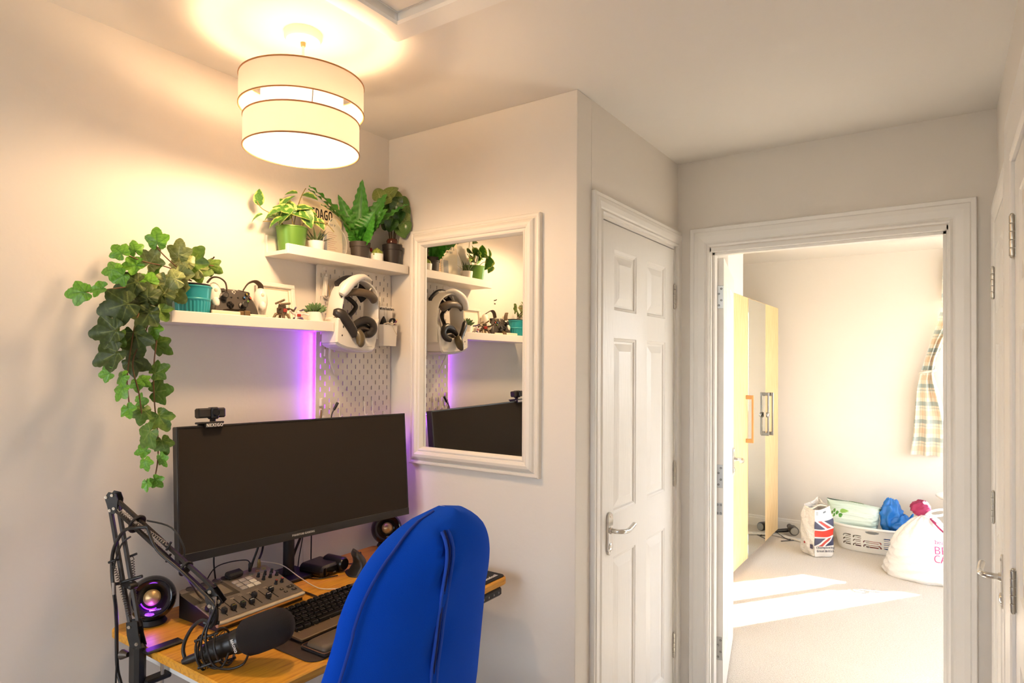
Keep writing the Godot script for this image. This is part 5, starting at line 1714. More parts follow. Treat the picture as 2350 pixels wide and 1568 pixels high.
func build_bin() -> void:
	var o := thing("pen_bin", "white plastic pen bin hooked on right of the pegboard", "bin", Vector3(0.06, 1.548, 0.078))
	var w := mt("efe8dc", 0.4)
	var g := G.new()
	var pr := [Vector2(-0.034, -0.046), Vector2(0.022, -0.046), Vector2(0.036, -0.036), Vector2(0.036, 0.036), Vector2(0.022, 0.046), Vector2(-0.034, 0.046)]
	for lay in 2:
		var sc := 1.0 - lay * 0.05
		for i in 6:
			var a: Vector2 = pr[i] * sc
			var b: Vector2 = pr[(i + 1) % 6] * sc
			g.face(Vector3(a.x * 0.92, 0, a.y * 0.9), Vector3(b.x * 0.92, 0, b.y * 0.9), Vector3(b.x, 0.078, b.y), Vector3(a.x, 0.078, a.y), Vector3(a.x + b.x, 0, a.y + b.y) * (1.0 if lay == 0 else -1.0))
	g.bb(Vector3(-0.031, 0.0, -0.033), Vector3(0.033, 0.003, 0.033))
	part("bin", g, w, o)
	var rim := []
	for q in pr:
		rim.append(Vector3(q.x * 0.985, 0.078, q.y * 0.985))
	part("rim", G.new().tube(rim, 0.0018, 6, false, true), w, o)
	part("hook", G.new().bb(Vector3(-0.04, 0.06, -0.02), Vector3(-0.034, 0.09, -0.012)).bb(Vector3(-0.04, 0.06, 0.012), Vector3(-0.034, 0.09, 0.02)), w, o)
	var c := thing("card_box", "white printed card box standing up in the pen bin", "box", Vector3(0.05, 1.556, 0.066))
	part("box", gw(c).bb(Vector3(0.042, 1.556, 0.032), Vector3(0.06, 1.7, 0.1), 0.001), mt("efe9df", 0.5), c)
	part("fold_line", gw(c).bb(Vector3(0.06, 1.64, 0.076), Vector3(0.0606, 1.692, 0.0768)).bb(Vector3(0.06, 1.64, 0.06), Vector3(0.0606, 1.685, 0.0608)), mt("b7a98f", 0.6), c)
	var ink := mt("1d1a18", 0.5)
	lettering("steelseries", 0.0145, ink, c, Vector3(0.0606, 1.6905, 0.062) - c.position, PZ, "Droid Sans", 700)
	part("round_logo", gw(c).at(c.transform.affine_inverse() * Vector3(0.0605, 1.6905, 0.0965), Basis(Vector3.BACK, -PI / 2)).lathe([Vector2(0, 0.0006), Vector2(0.0035, 0.0006), Vector2(0.0035, 0)], 16), ink, c)
	# pens and odds in the bin
	var pens := [["b5562e", 0.052, 0.118, 0.05, 0.142, "orange brown pencil leaning out at left of the pen bin"], ["3b2a20", 0.06, 0.112, 0.056, 0.132, "dark pencil leaning out at left of the pen bin"], ["c7843a", 0.07, 0.05, 0.075, 0.02, "yellow pencil leaning out at right of the pen bin"], ["6a2f63", 0.075, 0.058, 0.085, 0.036, "purple pen at right of the pen bin"]]
	for e in pens:
		var p := thing("pencil" if e[5].contains("pencil") else "pen", e[5], "pen", Vector3(0.06, 1.56, 0.08))
		var a := Vector3(e[1], 1.575, lerpf(0.08, e[2], 0.35))
		var b := Vector3(e[3] + 0.004, 1.653, clampf(e[4], 0.024, 0.2))
		part("shaft", gw(p).tube([a, a.lerp(b, 0.9)], 0.0028, 8), mt(e[0], 0.4), p)
		part("tip", gw(p).tube([a.lerp(b, 0.9), b], [0.0028, 0.0007], 8), mt("d9b788", 0.6), p)
	var d1 := thing("black_case", "small pointed black case in the pen bin before the card", "case", Vector3(0.074, 1.6, 0.094))
	part("case", gw(d1).tube([Vector3(0.074, 1.585, 0.092), Vector3(0.074, 1.632, 0.093), Vector3(0.075, 1.648, 0.094), Vector3(0.076, 1.66, 0.094)], [0.013, 0.014, 0.009, 0.002], 6), black_m, d1)
	var d2 := thing("earbuds", "coiled black earphone lead in the pen bin at right", "earphones", Vector3(0.074, 1.6, 0.045))
	var coil := []
	for k in 60:
		var a := k * 0.5
		coil.append(Vector3(0.076 + 0.004 * sin(a * 0.37), 1.642 + 0.012 * sin(a), 0.048 + 0.011 * cos(a) + 0.002 * sin(a * 0.2)))
	part("lead", gw(d2).tube(coil, 0.0018, 6), black_m, d2)
	part("bud", gw(d2).ball(Vector3(0.086, 1.636, 0.062), Vector3(0.005, 0.006, 0.005), 12, 8), mt("e5ddcf", 0.3), d2)
	var t := thing("white_twine", "pale twisted cord tied over the front of the pen bin", "cord", Vector3(0.097, 1.62, 0.075))
	part("cord", gw(t).tube(curve([0.09, 1.63, 0.108, 0.099, 1.634, 0.09, 0.1, 1.628, 0.077, 0.1, 1.634, 0.06, 0.098, 1.63, 0.04]), 0.002, 6).tube(curve([0.1, 1.63, 0.076, 0.099, 1.61, 0.062, 0.098, 1.59, 0.045]), 0.0012, 6), mt("e6dac4", 0.6), t)


# ---- wall mirror ----
func build_mirror() -> void:
	var o := thing("wall_mirror", "rectangular wall mirror in wide moulded off white frame", "mirror", Vector3(0.428, 1.545, 0))
	var hw := 0.291
	var hh := 0.442
	var pr := [Vector2(0, 0.0), Vector2(0, 0.017), Vector2(0.004, 0.02), Vector2(0.011, 0.02), Vector2(0.014, 0.017), Vector2(0.018, 0.019), Vector2(0.022, 0.0255), Vector2(0.03, 0.031), Vector2(0.04, 0.033), Vector2(0.047, 0.03), Vector2(0.05, 0.025), Vector2(0.053, 0.025), Vector2(0.056, 0.0275), Vector2(0.06, 0.026), Vector2(0.064, 0.018), Vector2(0.0665, 0.012), Vector2(0.0665, 0.004)]
	var fm := mt("ebe4d8", 0.42, 0.0, "mirror frame")
	for k in 4:
		var rows := []
		for i in pr.size():
			var q: Vector2 = pr[i]
			var row := PackedVector3Array()
			for s in [-1.0, 1.0]:
				if k % 2 == 0:
					row.append(Vector3(s * (hw - q.x), (hh - q.x) * (1.0 if k == 0 else -1.0), q.y))
				else:
					row.append(Vector3((hw - q.x) * (1.0 if k == 1 else -1.0), s * (hh - q.x), q.y))
			rows.append(row)
		var g := G.new()
		for i in pr.size() - 1:
			var e: Vector2 = pr[i + 1] - pr[i]
			var inward: Vector3 = [Vector3(0, -1, 0), Vector3(-1, 0, 0), Vector3(0, 1, 0), Vector3(1, 0, 0)][k]
			g.face(rows[i][0], rows[i][1], rows[i + 1][1], rows[i + 1][0], inward * -e.y + Vector3(0, 0, e.x))
		part("frame_side", g, fm, o)
	part("mirror_glass", G.new().bb(Vector3(-hw + 0.063, -hh + 0.063, 0.002), Vector3(hw - 0.063, hh - 0.063, 0.0075)), mt("f0f0ec", 0.0, 1.0), o)
	part("back_panel", G.new().bb(Vector3(-hw + 0.01, -hh + 0.01, 0.0005), Vector3(hw - 0.01, hh - 0.01, 0.002)), mt("8a765a", 0.8), o)


const DT := 0.79      # desk top


func rounded(w: float, h: float, r: float, n := 5) -> PackedVector2Array:
	var p := PackedVector2Array()
	for c in 4:
		var cx := (w / 2 - r) * (1.0 if c == 0 or c == 3 else -1.0)
		var cy := (h / 2 - r) * (1.0 if c < 2 else -1.0)
		for i in n + 1:
			var a := PI / 2 * (c + float(i) / n)
			p.append(Vector2(cx + cos(a) * r, cy + sin(a) * r))
	return p


const FLAT := Basis(Vector3(1, 0, 0), Vector3(0, 0, -1), Vector3(0, 1, 0))     # flat shapes laid down: local y runs away (-z), z up
const DFL := Basis(Vector3(0, 0, -1), Vector3(-1, 0, 0), Vector3(0, 1, 0))     # laid on the desk: local x to the right, y to the wall, z up


func build_desk() -> void:
	var o := thing("desk", "oak topped standing desk with white steel frame against the wall", "desk", Vector3(0.34, 0, 0.553))
	part("desktop", G.new().at(Vector3(0, DT - 0.022, 0), FLAT).prism(rounded(0.622, 0.938, 0.03), 0.0, 0.022, 0.003), oak_m, o)
	var fw := mt("e6e2dc", 0.45)
	for s in [-1.0, 1.0]:
		part("leg", G.new().box(Vector3(0.0, 0.38, s * 0.33), Vector3(0.08, 0.7, 0.05), 0.004), fw, o)
		part("foot", G.new().box(Vector3(0.0, 0.016, s * 0.33), Vector3(0.56, 0.032, 0.07), 0.008), fw, o)
		part("side_bracket", G.new().box(Vector3(0.0, 0.745, s * 0.395), Vector3(0.5, 0.045, 0.07), 0.003), fw, o)
		part("bolt", G.new().at(Vector3(0.2, 0.745, s * 0.4305), Basis(Vector3.RIGHT, s * PI / 2)).lathe([Vector2(0, 0.001), Vector2(0.006, 0.0005), Vector2(0.007, -0.001)], 14), mt("9a948c", 0.4, 0.6), o)
	part("crossbar", G.new().box(Vector3(0.0, 0.74, 0), Vector3(0.06, 0.04, 0.7), 0.003), fw, o)
	var cp := part("control_panel", G.new().box(Vector3(0.286, DT - 0.037, -0.37), Vector3(0.05, 0.028, 0.12), 0.006), black_m, o)
	for k in 4:
		part("button", G.new().at(Vector3(0.3115, DT - 0.037, -0.33 - k * 0.026), Basis(Vector3.BACK, -PI / 2)).lathe([Vector2(0, 0.001), Vector2(0.005, 0.0006), Vector2(0.0055, 0)], 14), mt("3c3b40", 0.4), cp)
		part("mark", G.new().box(Vector3(0.3128, DT - 0.037, -0.33 - k * 0.026), Vector3(0.0006, 0.0045, 0.0015)), mt("d7d4d0", 0.5), cp)
	build_monitor()
	build_speakers()
	build_mixer()
	build_keyboard()
	build_desk_bits()


func build_monitor() -> void:
	var yaw := 0.0906
	var pit := 0.0838
	var r := Vector3(sin(yaw), 0, -cos(yaw))
	var n := Vector3(cos(yaw), 0, sin(yaw))
	var n2 := n * cos(pit) + Vector3.UP * sin(pit)
	var up := Vector3.UP * cos(pit) - n * sin(pit)
	var rol := -0.0087
	var b := Basis(r * cos(rol) + up * sin(rol), up * cos(rol) - r * sin(rol), n2)
	var o := thing("monitor", "wide black ultrawide monitor, switched off, on a post stand", "monitor", Vector3(0.1532, 1.1183, 0.4871), b)
	var shell := mt("211e1c", 0.42)
	part("shell", G.new().at(Vector3(0, 0, -0.011)).prism(rounded(0.81, 0.368, 0.004, 3), -0.014, 0.01, 0.0015), shell, o)
	var g := G.new()
	g.bb(Vector3(-0.405, -0.184, -0.002), Vector3(0.405, -0.160, 0.0022), 0.0008)
	g.bb(Vector3(-0.405, -0.16, -0.002), Vector3(-0.3995, 0.184, 0.001), 0.0008)
	g.bb(Vector3(0.3995, -0.16, -0.002), Vector3(0.405, 0.184, 0.001), 0.0008)
	g.bb(Vector3(-0.3995, 0.1785, -0.002), Vector3(0.3995, 0.184, 0.001), 0.0008)
	part("bezel", g, shell, o)
	var scm := mt("3b352f", 0.6)
	scm.metallic_specular = 0.06
	part("screen", G.new().bb(Vector3(-0.3995, -0.16, -0.002), Vector3(0.3995, 0.1785, -0.0004)), scm, o)
	part("rear_bulge", G.new().prism(rounded(0.5, 0.24, 0.03), -0.05, -0.024, 0.01), shell, o)
	lettering("PHANTOM GAMING", 0.0085, mt("c9c4bb", 0.4), o, Vector3(-0.029, -0.1715, 0.0024), Basis.IDENTITY, "Droid Sans", 600)
	var st := thing("monitor_stand", "black round post and foot carrying the ultrawide monitor", "stand", Vector3(0.075, DT, 0.505))
	part("foot_plate", G.new().at(Vector3(0.0, 0, 0.02), FLAT).prism(rounded(0.13, 0.17, 0.02), 0.0, 0.012, 0.003), black_m, st)
	part("post", G.new().lathe([Vector2(0, 0.012), Vector2(0.019, 0.012), Vector2(0.0175, 0.03), Vector2(0.017, 0.33), Vector2(0, 0.33)], 28), black_m, st)
	part("mount_plate", G.new().at(Vector3(0.024, 0.325, -0.012)).box(Vector3.ZERO, Vector3(0.022, 0.1, 0.1), 0.003), black_m, st)
	# webcam clipped on the top edge
	var w := thing("webcam", "small black webcam clipped on top left of the monitor", "webcam", o.transform * Vector3(-0.308, 0.184, 0), b)
	part("clip", G.new().box(Vector3(0.0, 0.0065, -0.014), Vector3(0.062, 0.006, 0.05), 0.002).box(Vector3(0.003, -0.0005, 0.006), Vector3(0.05, 0.017, 0.009), 0.002).box(Vector3(0, -0.008, -0.034), Vector3(0.05, 0.03, 0.006), 0.002), black_m, w)
	part("neck", G.new().tube([Vector3(0.006, 0.006, -0.008), Vector3(0.006, 0.022, -0.006)], 0.008, 12), black_m, w)
	part("body", G.new().at(Vector3(0.0, 0.034, -0.008), Basis(Vector3.UP, 0.05)).box(Vector3.ZERO, Vector3(0.08, 0.028, 0.026), 0.004), mt("2a2724", 0.5), w)
	part("lens_block", G.new().box(Vector3(0.006, 0.033, -0.004), Vector3(0.022, 0.034, 0.032), 0.004), black_m, w)
	part("lens", G.new().at(Vector3(0.007, 0.034, 0.012), Basis(Vector3.RIGHT, PI / 2)).lathe([Vector2(0.0105, 0.0), Vector2(0.0105, 0.002), Vector2(0.008, 0.003), Vector2(0.0075, 0.0015), Vector2(0.0045, 0.001), Vector2(0.0, 0.0022)], 24), mt("141315", 0.12), w)
	lettering("NEXIGO", 0.0125, mt("efece6", 0.4), w, Vector3(0.003, -0.0006, 0.0107), Basis.IDENTITY, "Droid Sans", 800)


func make_speaker(called: String, label: String, at: Vector3, dir: Vector3, lit: bool) -> void:
	var o := thing(called, label, "speaker", at, Basis.IDENTITY, "round desk speakers")
	var gl := mt("121113", 0.22)
	var b := look(dir)
	var tip := b * Basis(Vector3.RIGHT, PI / 2)
	part("globe", G.new().at(Vector3(0, 0.065, 0), tip).lathe([Vector2(0, -0.055), Vector2(0.02, -0.052), Vector2(0.04, -0.04), Vector2(0.053, -0.02), Vector2(0.0575, 0.0), Vector2(0.055, 0.018), Vector2(0.049, 0.031)], 40), gl, o)
	part("front_ring", G.new().at(Vector3(0, 0.065, 0), tip).lathe([Vector2(0.049, 0.031), Vector2(0.0475, 0.035), Vector2(0.042, 0.034), Vector2(0.03, 0.02), Vector2(0.022, 0.017), Vector2(0.0, 0.016)], 40), mt("0d0c0e", 0.08), o)
	part("driver", G.new().at(Vector3(0, 0.065, 0) + b * Vector3(0, 0.002, 0.0), tip).lathe([Vector2(0.021, 0.019), Vector2(0.02, 0.025), Vector2(0.014, 0.032), Vector2(0.0, 0.035)], 28), mt("b99a6a", 0.35, 0.5), o)
	part("foot", G.new().lathe([Vector2(0, 0), Vector2(0.034, 0), Vector2(0.036, 0.004), Vector2(0.03, 0.014), Vector2(0, 0.014)], 28), black_m, o)
	lettering("CREATIVE", 0.006, mt("cfcad8", 0.4), o, Vector3(0, 0.065, 0) + b * Vector3(0.008, -0.03, 0.0285), b * Basis(Vector3.RIGHT, 0.6), "Droid Sans", 600)
	if lit:
		var em := StandardMaterial3D.new()
		em.albedo_color = Color("8030e0")
		em.emission_enabled = true
		em.emission = Color("8a20ff")
		em.emission_energy_multiplier = 1.2
		var arc := []
		for i in 11:
			var a := PI + 0.35 + i * 0.16
			arc.append(Vector3(0, 0.065, 0) + b * Vector3(cos(a) * 0.027, sin(a) * 0.027, 0.0225))
		part("light_arc", G.new().tube(arc, 0.0016, 6), em, o)
		var l := OmniLight3D.new()
		l.name = "speaker_light"
		l.light_color = Color("9c40ff")
		l.light_energy = 0.004
		l.light_size = 0.01
		l.shadow_enabled = true
		l.position = Vector3(0, 0.065, 0) + b * Vector3(-0.004, -0.03, 0.034)
		o.add_child(l)


func build_speakers() -> void:
	make_speaker("speaker", "black globe speaker with violet glow at left end of desk", Vector3(0.09, DT, 0.94), Vector3(0.8, 0.28, 0.42), true)
	make_speaker("speaker", "black globe speaker in the corner behind the blue chair", Vector3(0.075, DT, 0.07), Vector3(0.75, 0.25, 0.55), false)


func build_mixer() -> void:
	var X := Vector3(-0.042, 0, -0.999).normalized()
	var Z := Vector3(0.967, -0.252, -0.04)
	Z = (Z - X * X.dot(Z)).normalized()
	var b := Basis(X, Z.cross(X), Z)
	var o := thing("audio_mixer", "silver audio mixing desk with faders pads and knobs", "mixer", Vector3(0.19975, 0.8405, 0.7455), b)
	var ti := Vector3(0.138, 0, 0.093)
	var silver := mt("a59a8c", 0.38, 0.75)
	var dark := mt("171517", 0.4)
	# wedge body: the top plate, a rounded front bar and a dark housing down to the desk
	part("top_plate", G.new().at(Vector3(0, -0.004, 0), FLAT).prism(rounded(0.276, 0.186, 0.012), 0.0, 0.004, 0.001), silver, o)
	part("front_bar", G.new().tube([Vector3(-0.138, -0.008, 0.092), Vector3(-0.13, -0.008, 0.092), Vector3(0.13, -0.008, 0.092), Vector3(0.138, -0.008, 0.092)], [0.006, 0.0095, 0.0095, 0.006], 18), mt("c2b49c", 0.3, 0.8), o)
	var q := b.inverse()
	var g := G.new()
	var lo := []
	for e in [[-1, -1], [1, -1], [1, 1], [-1, 1]]:
		var p := Vector3(e[0] * 0.134, -0.0045, e[1] * 0.089)
		var w := o.position + b * p
		lo.append([p, q * (Vector3(w.x, DT + 0.001, w.z) - o.position)])
	for i in 4:
		var j := (i + 1) % 4
		g.quad(lo[i][0], lo[j][0], lo[j][1], lo[i][1])
	g.quad(lo[0][1], lo[1][1], lo[2][1], lo[3][1])
	part("housing", g, dark, o)
	var sq := rounded(0.019, 0.0155, 0.003)
	for r in 3:
		for c in 3:
			var lit := r + c >= 3
			part("pad", G.new().at(Vector3.ZERO, FLAT).prism(sq, 0.0, 0.003, 0.001), mt("d8d0c2", 0.5) if lit else mt("a8a09a", 0.5), o, Vector3(0.007 + c * 0.0215 + r * 0.001, 0.0, -0.0475 + r * 0.018))
	var knob := [Vector2(0.0055, 0), Vector2(0.0052, 0.003), Vector2(0.0042, 0.004), Vector2(0.004, 0.012), Vector2(0.0032, 0.013), Vector2(0, 0.013)]
	var kn := [[0.077, -0.042], [0.1, -0.042], [0.123, -0.042], [0.08, -0.021], [0.103, -0.021], [0.126, -0.021], [0.094, 0.018], [0.1145, 0.018]]
	for i in kn.size():
		var k := part("knob", G.new().lathe(knob, 18), black_m, o, Vector3(kn[i][0], 0, kn[i][1]))
		part("cap", G.new().at(Vector3(0, 0.0128, 0)).lathe([Vector2(0, 0.0012), Vector2(0.0028, 0.0008), Vector2(0.0032, 0)], 14), mt("b8392e", 0.4) if i > 5 else mt("2b3a44", 0.3), k)
	var fd := [[-0.127, 0.032], [-0.1, 0.062], [-0.073, 0.062], [-0.0455, 0.063], [-0.0195, 0.0645], [0.0045, 0.041], [0.033, 0.066], [0.0575, 0.043]]
	var tops := ["8a3a30", "3a3a3c", "8c7a2a", "5a6a3c", "c9c4b8", "403c38", "c9c4b8", "c9c4b8"]
	for i in fd.size():
		part("fader_slot", G.new().box(Vector3(fd[i][0], 0.0003, 0.05), Vector3(0.0018, 0.0012, 0.058)), dark, o)
		var f := part("fader", G.new().box(Vector3(0, 0.007, 0), Vector3(0.012, 0.011, 0.0155), 0.002).box(Vector3(0, 0.0125, -0.004), Vector3(0.011, 0.003, 0.005), 0.001).box(Vector3(0, 0.0125, 0.004), Vector3(0.011, 0.003, 0.005), 0.001), black_m, o, Vector3(fd[i][0], 0, fd[i][1]))
		part("line", G.new().box(Vector3(0, 0.0132, 0), Vector3(0.01, 0.0012, 0.0022)), mt(tops[i], 0.5), f)
	var sg := G.new().at(Vector3.ZERO, FLAT)
	sg.prism(pv([-0.144, 0.07, -0.018, 0.074, -0.011, -0.002, -0.142, 0.006]) * Transform2D.IDENTITY, 0.0, 0.0012, 0.0004)
	part("display_frame", sg, mt("4b4338", 0.3), o)
	sg = G.new().at(Vector3.ZERO, FLAT)
	sg.prism(pv([-0.124, 0.06, -0.03, 0.063, -0.026, 0.01, -0.12, 0.014]), 0.0011, 0.0018, 0.0003)
	part("display", sg, mt("7c7160", 0.2), o)
	for x in [-0.108, -0.066, -0.03, -0.004]:
		part("socket", G.new().at(Vector3(x, 0.0, -0.083)).lathe([Vector2(0.0115, 0), Vector2(0.011, 0.0016), Vector2(0.009, 0.0016), Vector2(0.0085, 0.0004), Vector2(0, 0.0004)], 28), mt("57504a", 0.35, 0.6), o)
		part("latch", G.new().box(Vector3(x + 0.006, 0.0015, -0.0685), Vector3(0.006, 0.002, 0.004), 0.0006), dark, o)
	for e in [[0.0893, 0.051, 0.011, 0.009], [0.0907, 0.0677, 0.011, 0.009], [0.1188, 0.0514, 0.021, 0.012], [0.119, 0.0683, 0.016, 0.009]]:
		part("button", G.new().at(Vector3(e[0], 0, e[1]), FLAT).prism(rounded(e[2], e[3], 0.002), 0.0, 0.002, 0.0006), mt("3a3229", 0.4), o)
		part("icon", G.new().box(Vector3(e[0], 0.0022, e[1]), Vector3(0.003, 0.0005, 0.0025)), mt("d6cdbd", 0.5), o)
	for e in [[0.095, -0.071, "b06a28"], [0.1185, -0.073, "a8a22c"], [0.07, -0.064, "5f7d66"], [0.1, -0.056, "8a8578"]]:
		var ring := []
		for i in 20:
			ring.append(Vector3(e[0] + cos(TAU * i / 20) * 0.0055, 0.0003, e[1] + sin(TAU * i / 20) * 0.0055))
		part("jack_ring", G.new().tube(ring, 0.0007, 6, false, true), mt(e[2], 0.4), o)
	var tl := G.new()
	for i in 8:
		tl.box(Vector3(fd[i][0], 0.0002, 0.012 + (i % 2) * 0.003), Vector3(0.012, 0.0006, 0.0012))
		tl.box(Vector3(fd[i][0], 0.0002, 0.018), Vector3(0.008, 0.0006, 0.0012))
	part("printed_marks", tl, mt("c7b49c", 0.5), o)
	# what stands in and on the mixer
	var p1 := thing("jack_plug", "black audio plug with curved lead standing in the mixer", "plug", o.transform * Vector3(0.075, 0.001, -0.079))
	part("plug", G.new().lathe([Vector2(0, 0), Vector2(0.0042, 0), Vector2(0.0048, 0.004), Vector2(0.0048, 0.022), Vector2(0.003, 0.026), Vector2(0, 0.026)], 16), black_m, p1)
	part("lead", gw(p1).tube(curve([p1.position.x, p1.position.y + 0.024, p1.position.z, p1.position.x - 0.002, p1.position.y + 0.036, p1.position.z + 0.012, 0.09, 0.895, 0.72, 0.075, 0.885, 0.755, 0.06, 0.85, 0.772, 0.05, 0.81, 0.78]), 0.0017, 8), black_m, p1)
	var p2 := thing("gold_plug", "gold audio plug standing in the mixer before monitor post", "plug", o.transform * Vector3(0.11, 0.001, -0.084))
	part("plug", G.new().lathe([Vector2(0, 0), Vector2(0.004, 0), Vector2(0.0052, 0.003), Vector2(0.0052, 0.016), Vector2(0.004, 0.018), Vector2(0.0035, 0.026), Vector2(0, 0.026)], 16), mt("a8905c", 0.3, 0.9), p2)
	part("lead", gw(p2).tube(curve([p2.position.x, p2.position.y + 0.025, p2.position.z, 0.088, 0.905, 0.61, 0.075, 0.96, 0.592, 0.07, 1.0, 0.59]), 0.0034, 8), black_m, p2)
	var bx := thing("small_black_box", "small black rounded box lying on the back of mixer", "box", o.transform * Vector3(0.02, 0.001, -0.077), b)
	part("box", G.new().box(Vector3(0, 0.009, 0), Vector3(0.05, 0.017, 0.026), 0.005), black_m, bx)


func build_keyboard() -> void:
	var mat0 := thing("desk_mat", "dark brown desk mat under the keyboard", "mat", Vector3(0.485, DT, 0.54))
	part("mat", G.new().at(Vector3(0, 0.0005, 0), FLAT).prism(rounded(0.295, 0.62, 0.03), 0.0, 0.003, 0.001), bumpy(mt("3b2c22", 0.9), noise_tex(0.3, 2, 256, null, 41), Vector3.ONE * 12.0, 0.05), mat0)
	var o := thing("keyboard", "mechanical keyboard with black keys on a bronze metal plate", "keyboard", Vector3(0.437, DT + 0.0035, 0.585), Basis(Vector3.UP, 0.015) * DFL * Basis(Vector3.RIGHT, PI / 2))
	# local: x right, y up, z towards the sitter
	var br := mt("8d775a", 0.4, 0.6)
	var tilt := Basis(Vector3.RIGHT, 0.05)
	var g := G.new()
	g.at(Vector3(0, 0.014, 0), tilt).box(Vector3.ZERO, Vector3(0.44, 0.008, 0.185), 0.002)
	part("plate", g, br, o)
	part("case", G.new().box(Vector3(0, 0.006, 0.0), Vector3(0.436, 0.011, 0.176), 0.003), mt("191715", 0.4), o)
	var shapes := {}
	var km := mt("171513", 0.16)
	var rows := [[[1, 1, 0.5, 1, 1, 1, 1, 0.25, 1, 1, 1, 1, 0.25, 1, 1, 1, 1], 0.12], [[1, 1, 1, 1, 1, 1, 1, 1, 1, 1, 1, 1, 1, 2, 0.3, 1, 1, 1], 0], [[1.5, 1, 1, 1, 1, 1, 1, 1, 1, 1, 1, 1, 1, 1.5, 0.3, 1, 1, 1], 0], [[1.75, 1, 1, 1, 1, 1, 1, 1, 1, 1, 1, 1, 2.25], 0], [[2.25, 1, 1, 1, 1, 1, 1, 1, 1, 1, 1, 2.75, 1.3, 1], 0], [[1.25, 1.25, 1.25, 6.25, 1.25, 1.25, 1.25, 1.25, 0.3, 1, 1, 1], 0]]
	for r in rows.size():
		var x := -0.205
		for w in rows[r][0]:
			var kw: float = w * 0.0192
			if w >= 1.0:
				if not shapes.has(w):
					var top := []
					for e in [[0.0, 0.0], [0.0, 0.001], [0.0016, 0.0085], [0.0024, 0.0098], [0.006, 0.0092]]:
						var ring := PackedVector3Array()
						for q in rounded(kw - 0.0016 - e[0] * 2, 0.0176 - e[0] * 2, 0.0016, 2):
							ring.append(Vector3(q.x, e[1], q.y))
						top.append(ring)
					var gk := G.new()
					gk.surf(top, true)
					gk.fan(top[4], Vector3.UP)
					shapes[w] = gk.mesh()
				if not (r == 4 and w == 1.3):
					var dz := -0.066 + r * 0.0205 + (0.0 if r == 0 else 0.007)
					part("key", shapes[w], km, o, Vector3(x + kw / 2, 0.018 - dz * 0.05 + 0.0005, dz), tilt)
			x += kw
	var gs := G.new()
	for k in 9:
		gs.box(Vector3(-0.2 + k * 0.05, 0.0175, 0.057), Vector3(0.001, 0.0012, 0.008))
	part("plate_marks", gs, mt("cdb993", 0.4, 0.5), o)
	var w2 := thing("wrist_rest", "padded black wrist rest with bronze stitching before the keyboard", "wrist rest", Vector3(0.588, DT + 0.0035, 0.6), o.basis)
	part("base", G.new().box(Vector3(0, 0.005, 0), Vector3(0.44, 0.009, 0.088), 0.003), mt("1c1815", 0.5), w2)
	var ring := []
	for q in rounded(0.438, 0.086, 0.008, 3):
		ring.append(Vector3(q.x, 0.0098, q.y))
	part("stitching", G.new().tube(ring, 0.0009, 6, false, true), mt("7c4f33", 0.5), w2)
	var rs := []
	for e in [[0.0, 0.009], [0.001, 0.0145], [0.005, 0.019], [0.014, 0.0215], [0.03, 0.0222]]:
		var row := PackedVector3Array()
		for q in rounded(0.425 - e[0] * 2, 0.073 - e[0] * 2, 0.014 if e[0] < 0.02 else 0.005, 5):
			row.append(Vector3(q.x, e[1], q.y))
		rs.append(row)
	var gw2 := G.new()
	gw2.surf(rs, true)
	gw2.fan(rs[4], Vector3.UP)
	part("pad", gw2, bumpy(mt("5a4c3a", 0.5), noise_tex(0.4, 2, 128, null, 44), Vector3.ONE * 20.0, 0.02), w2)


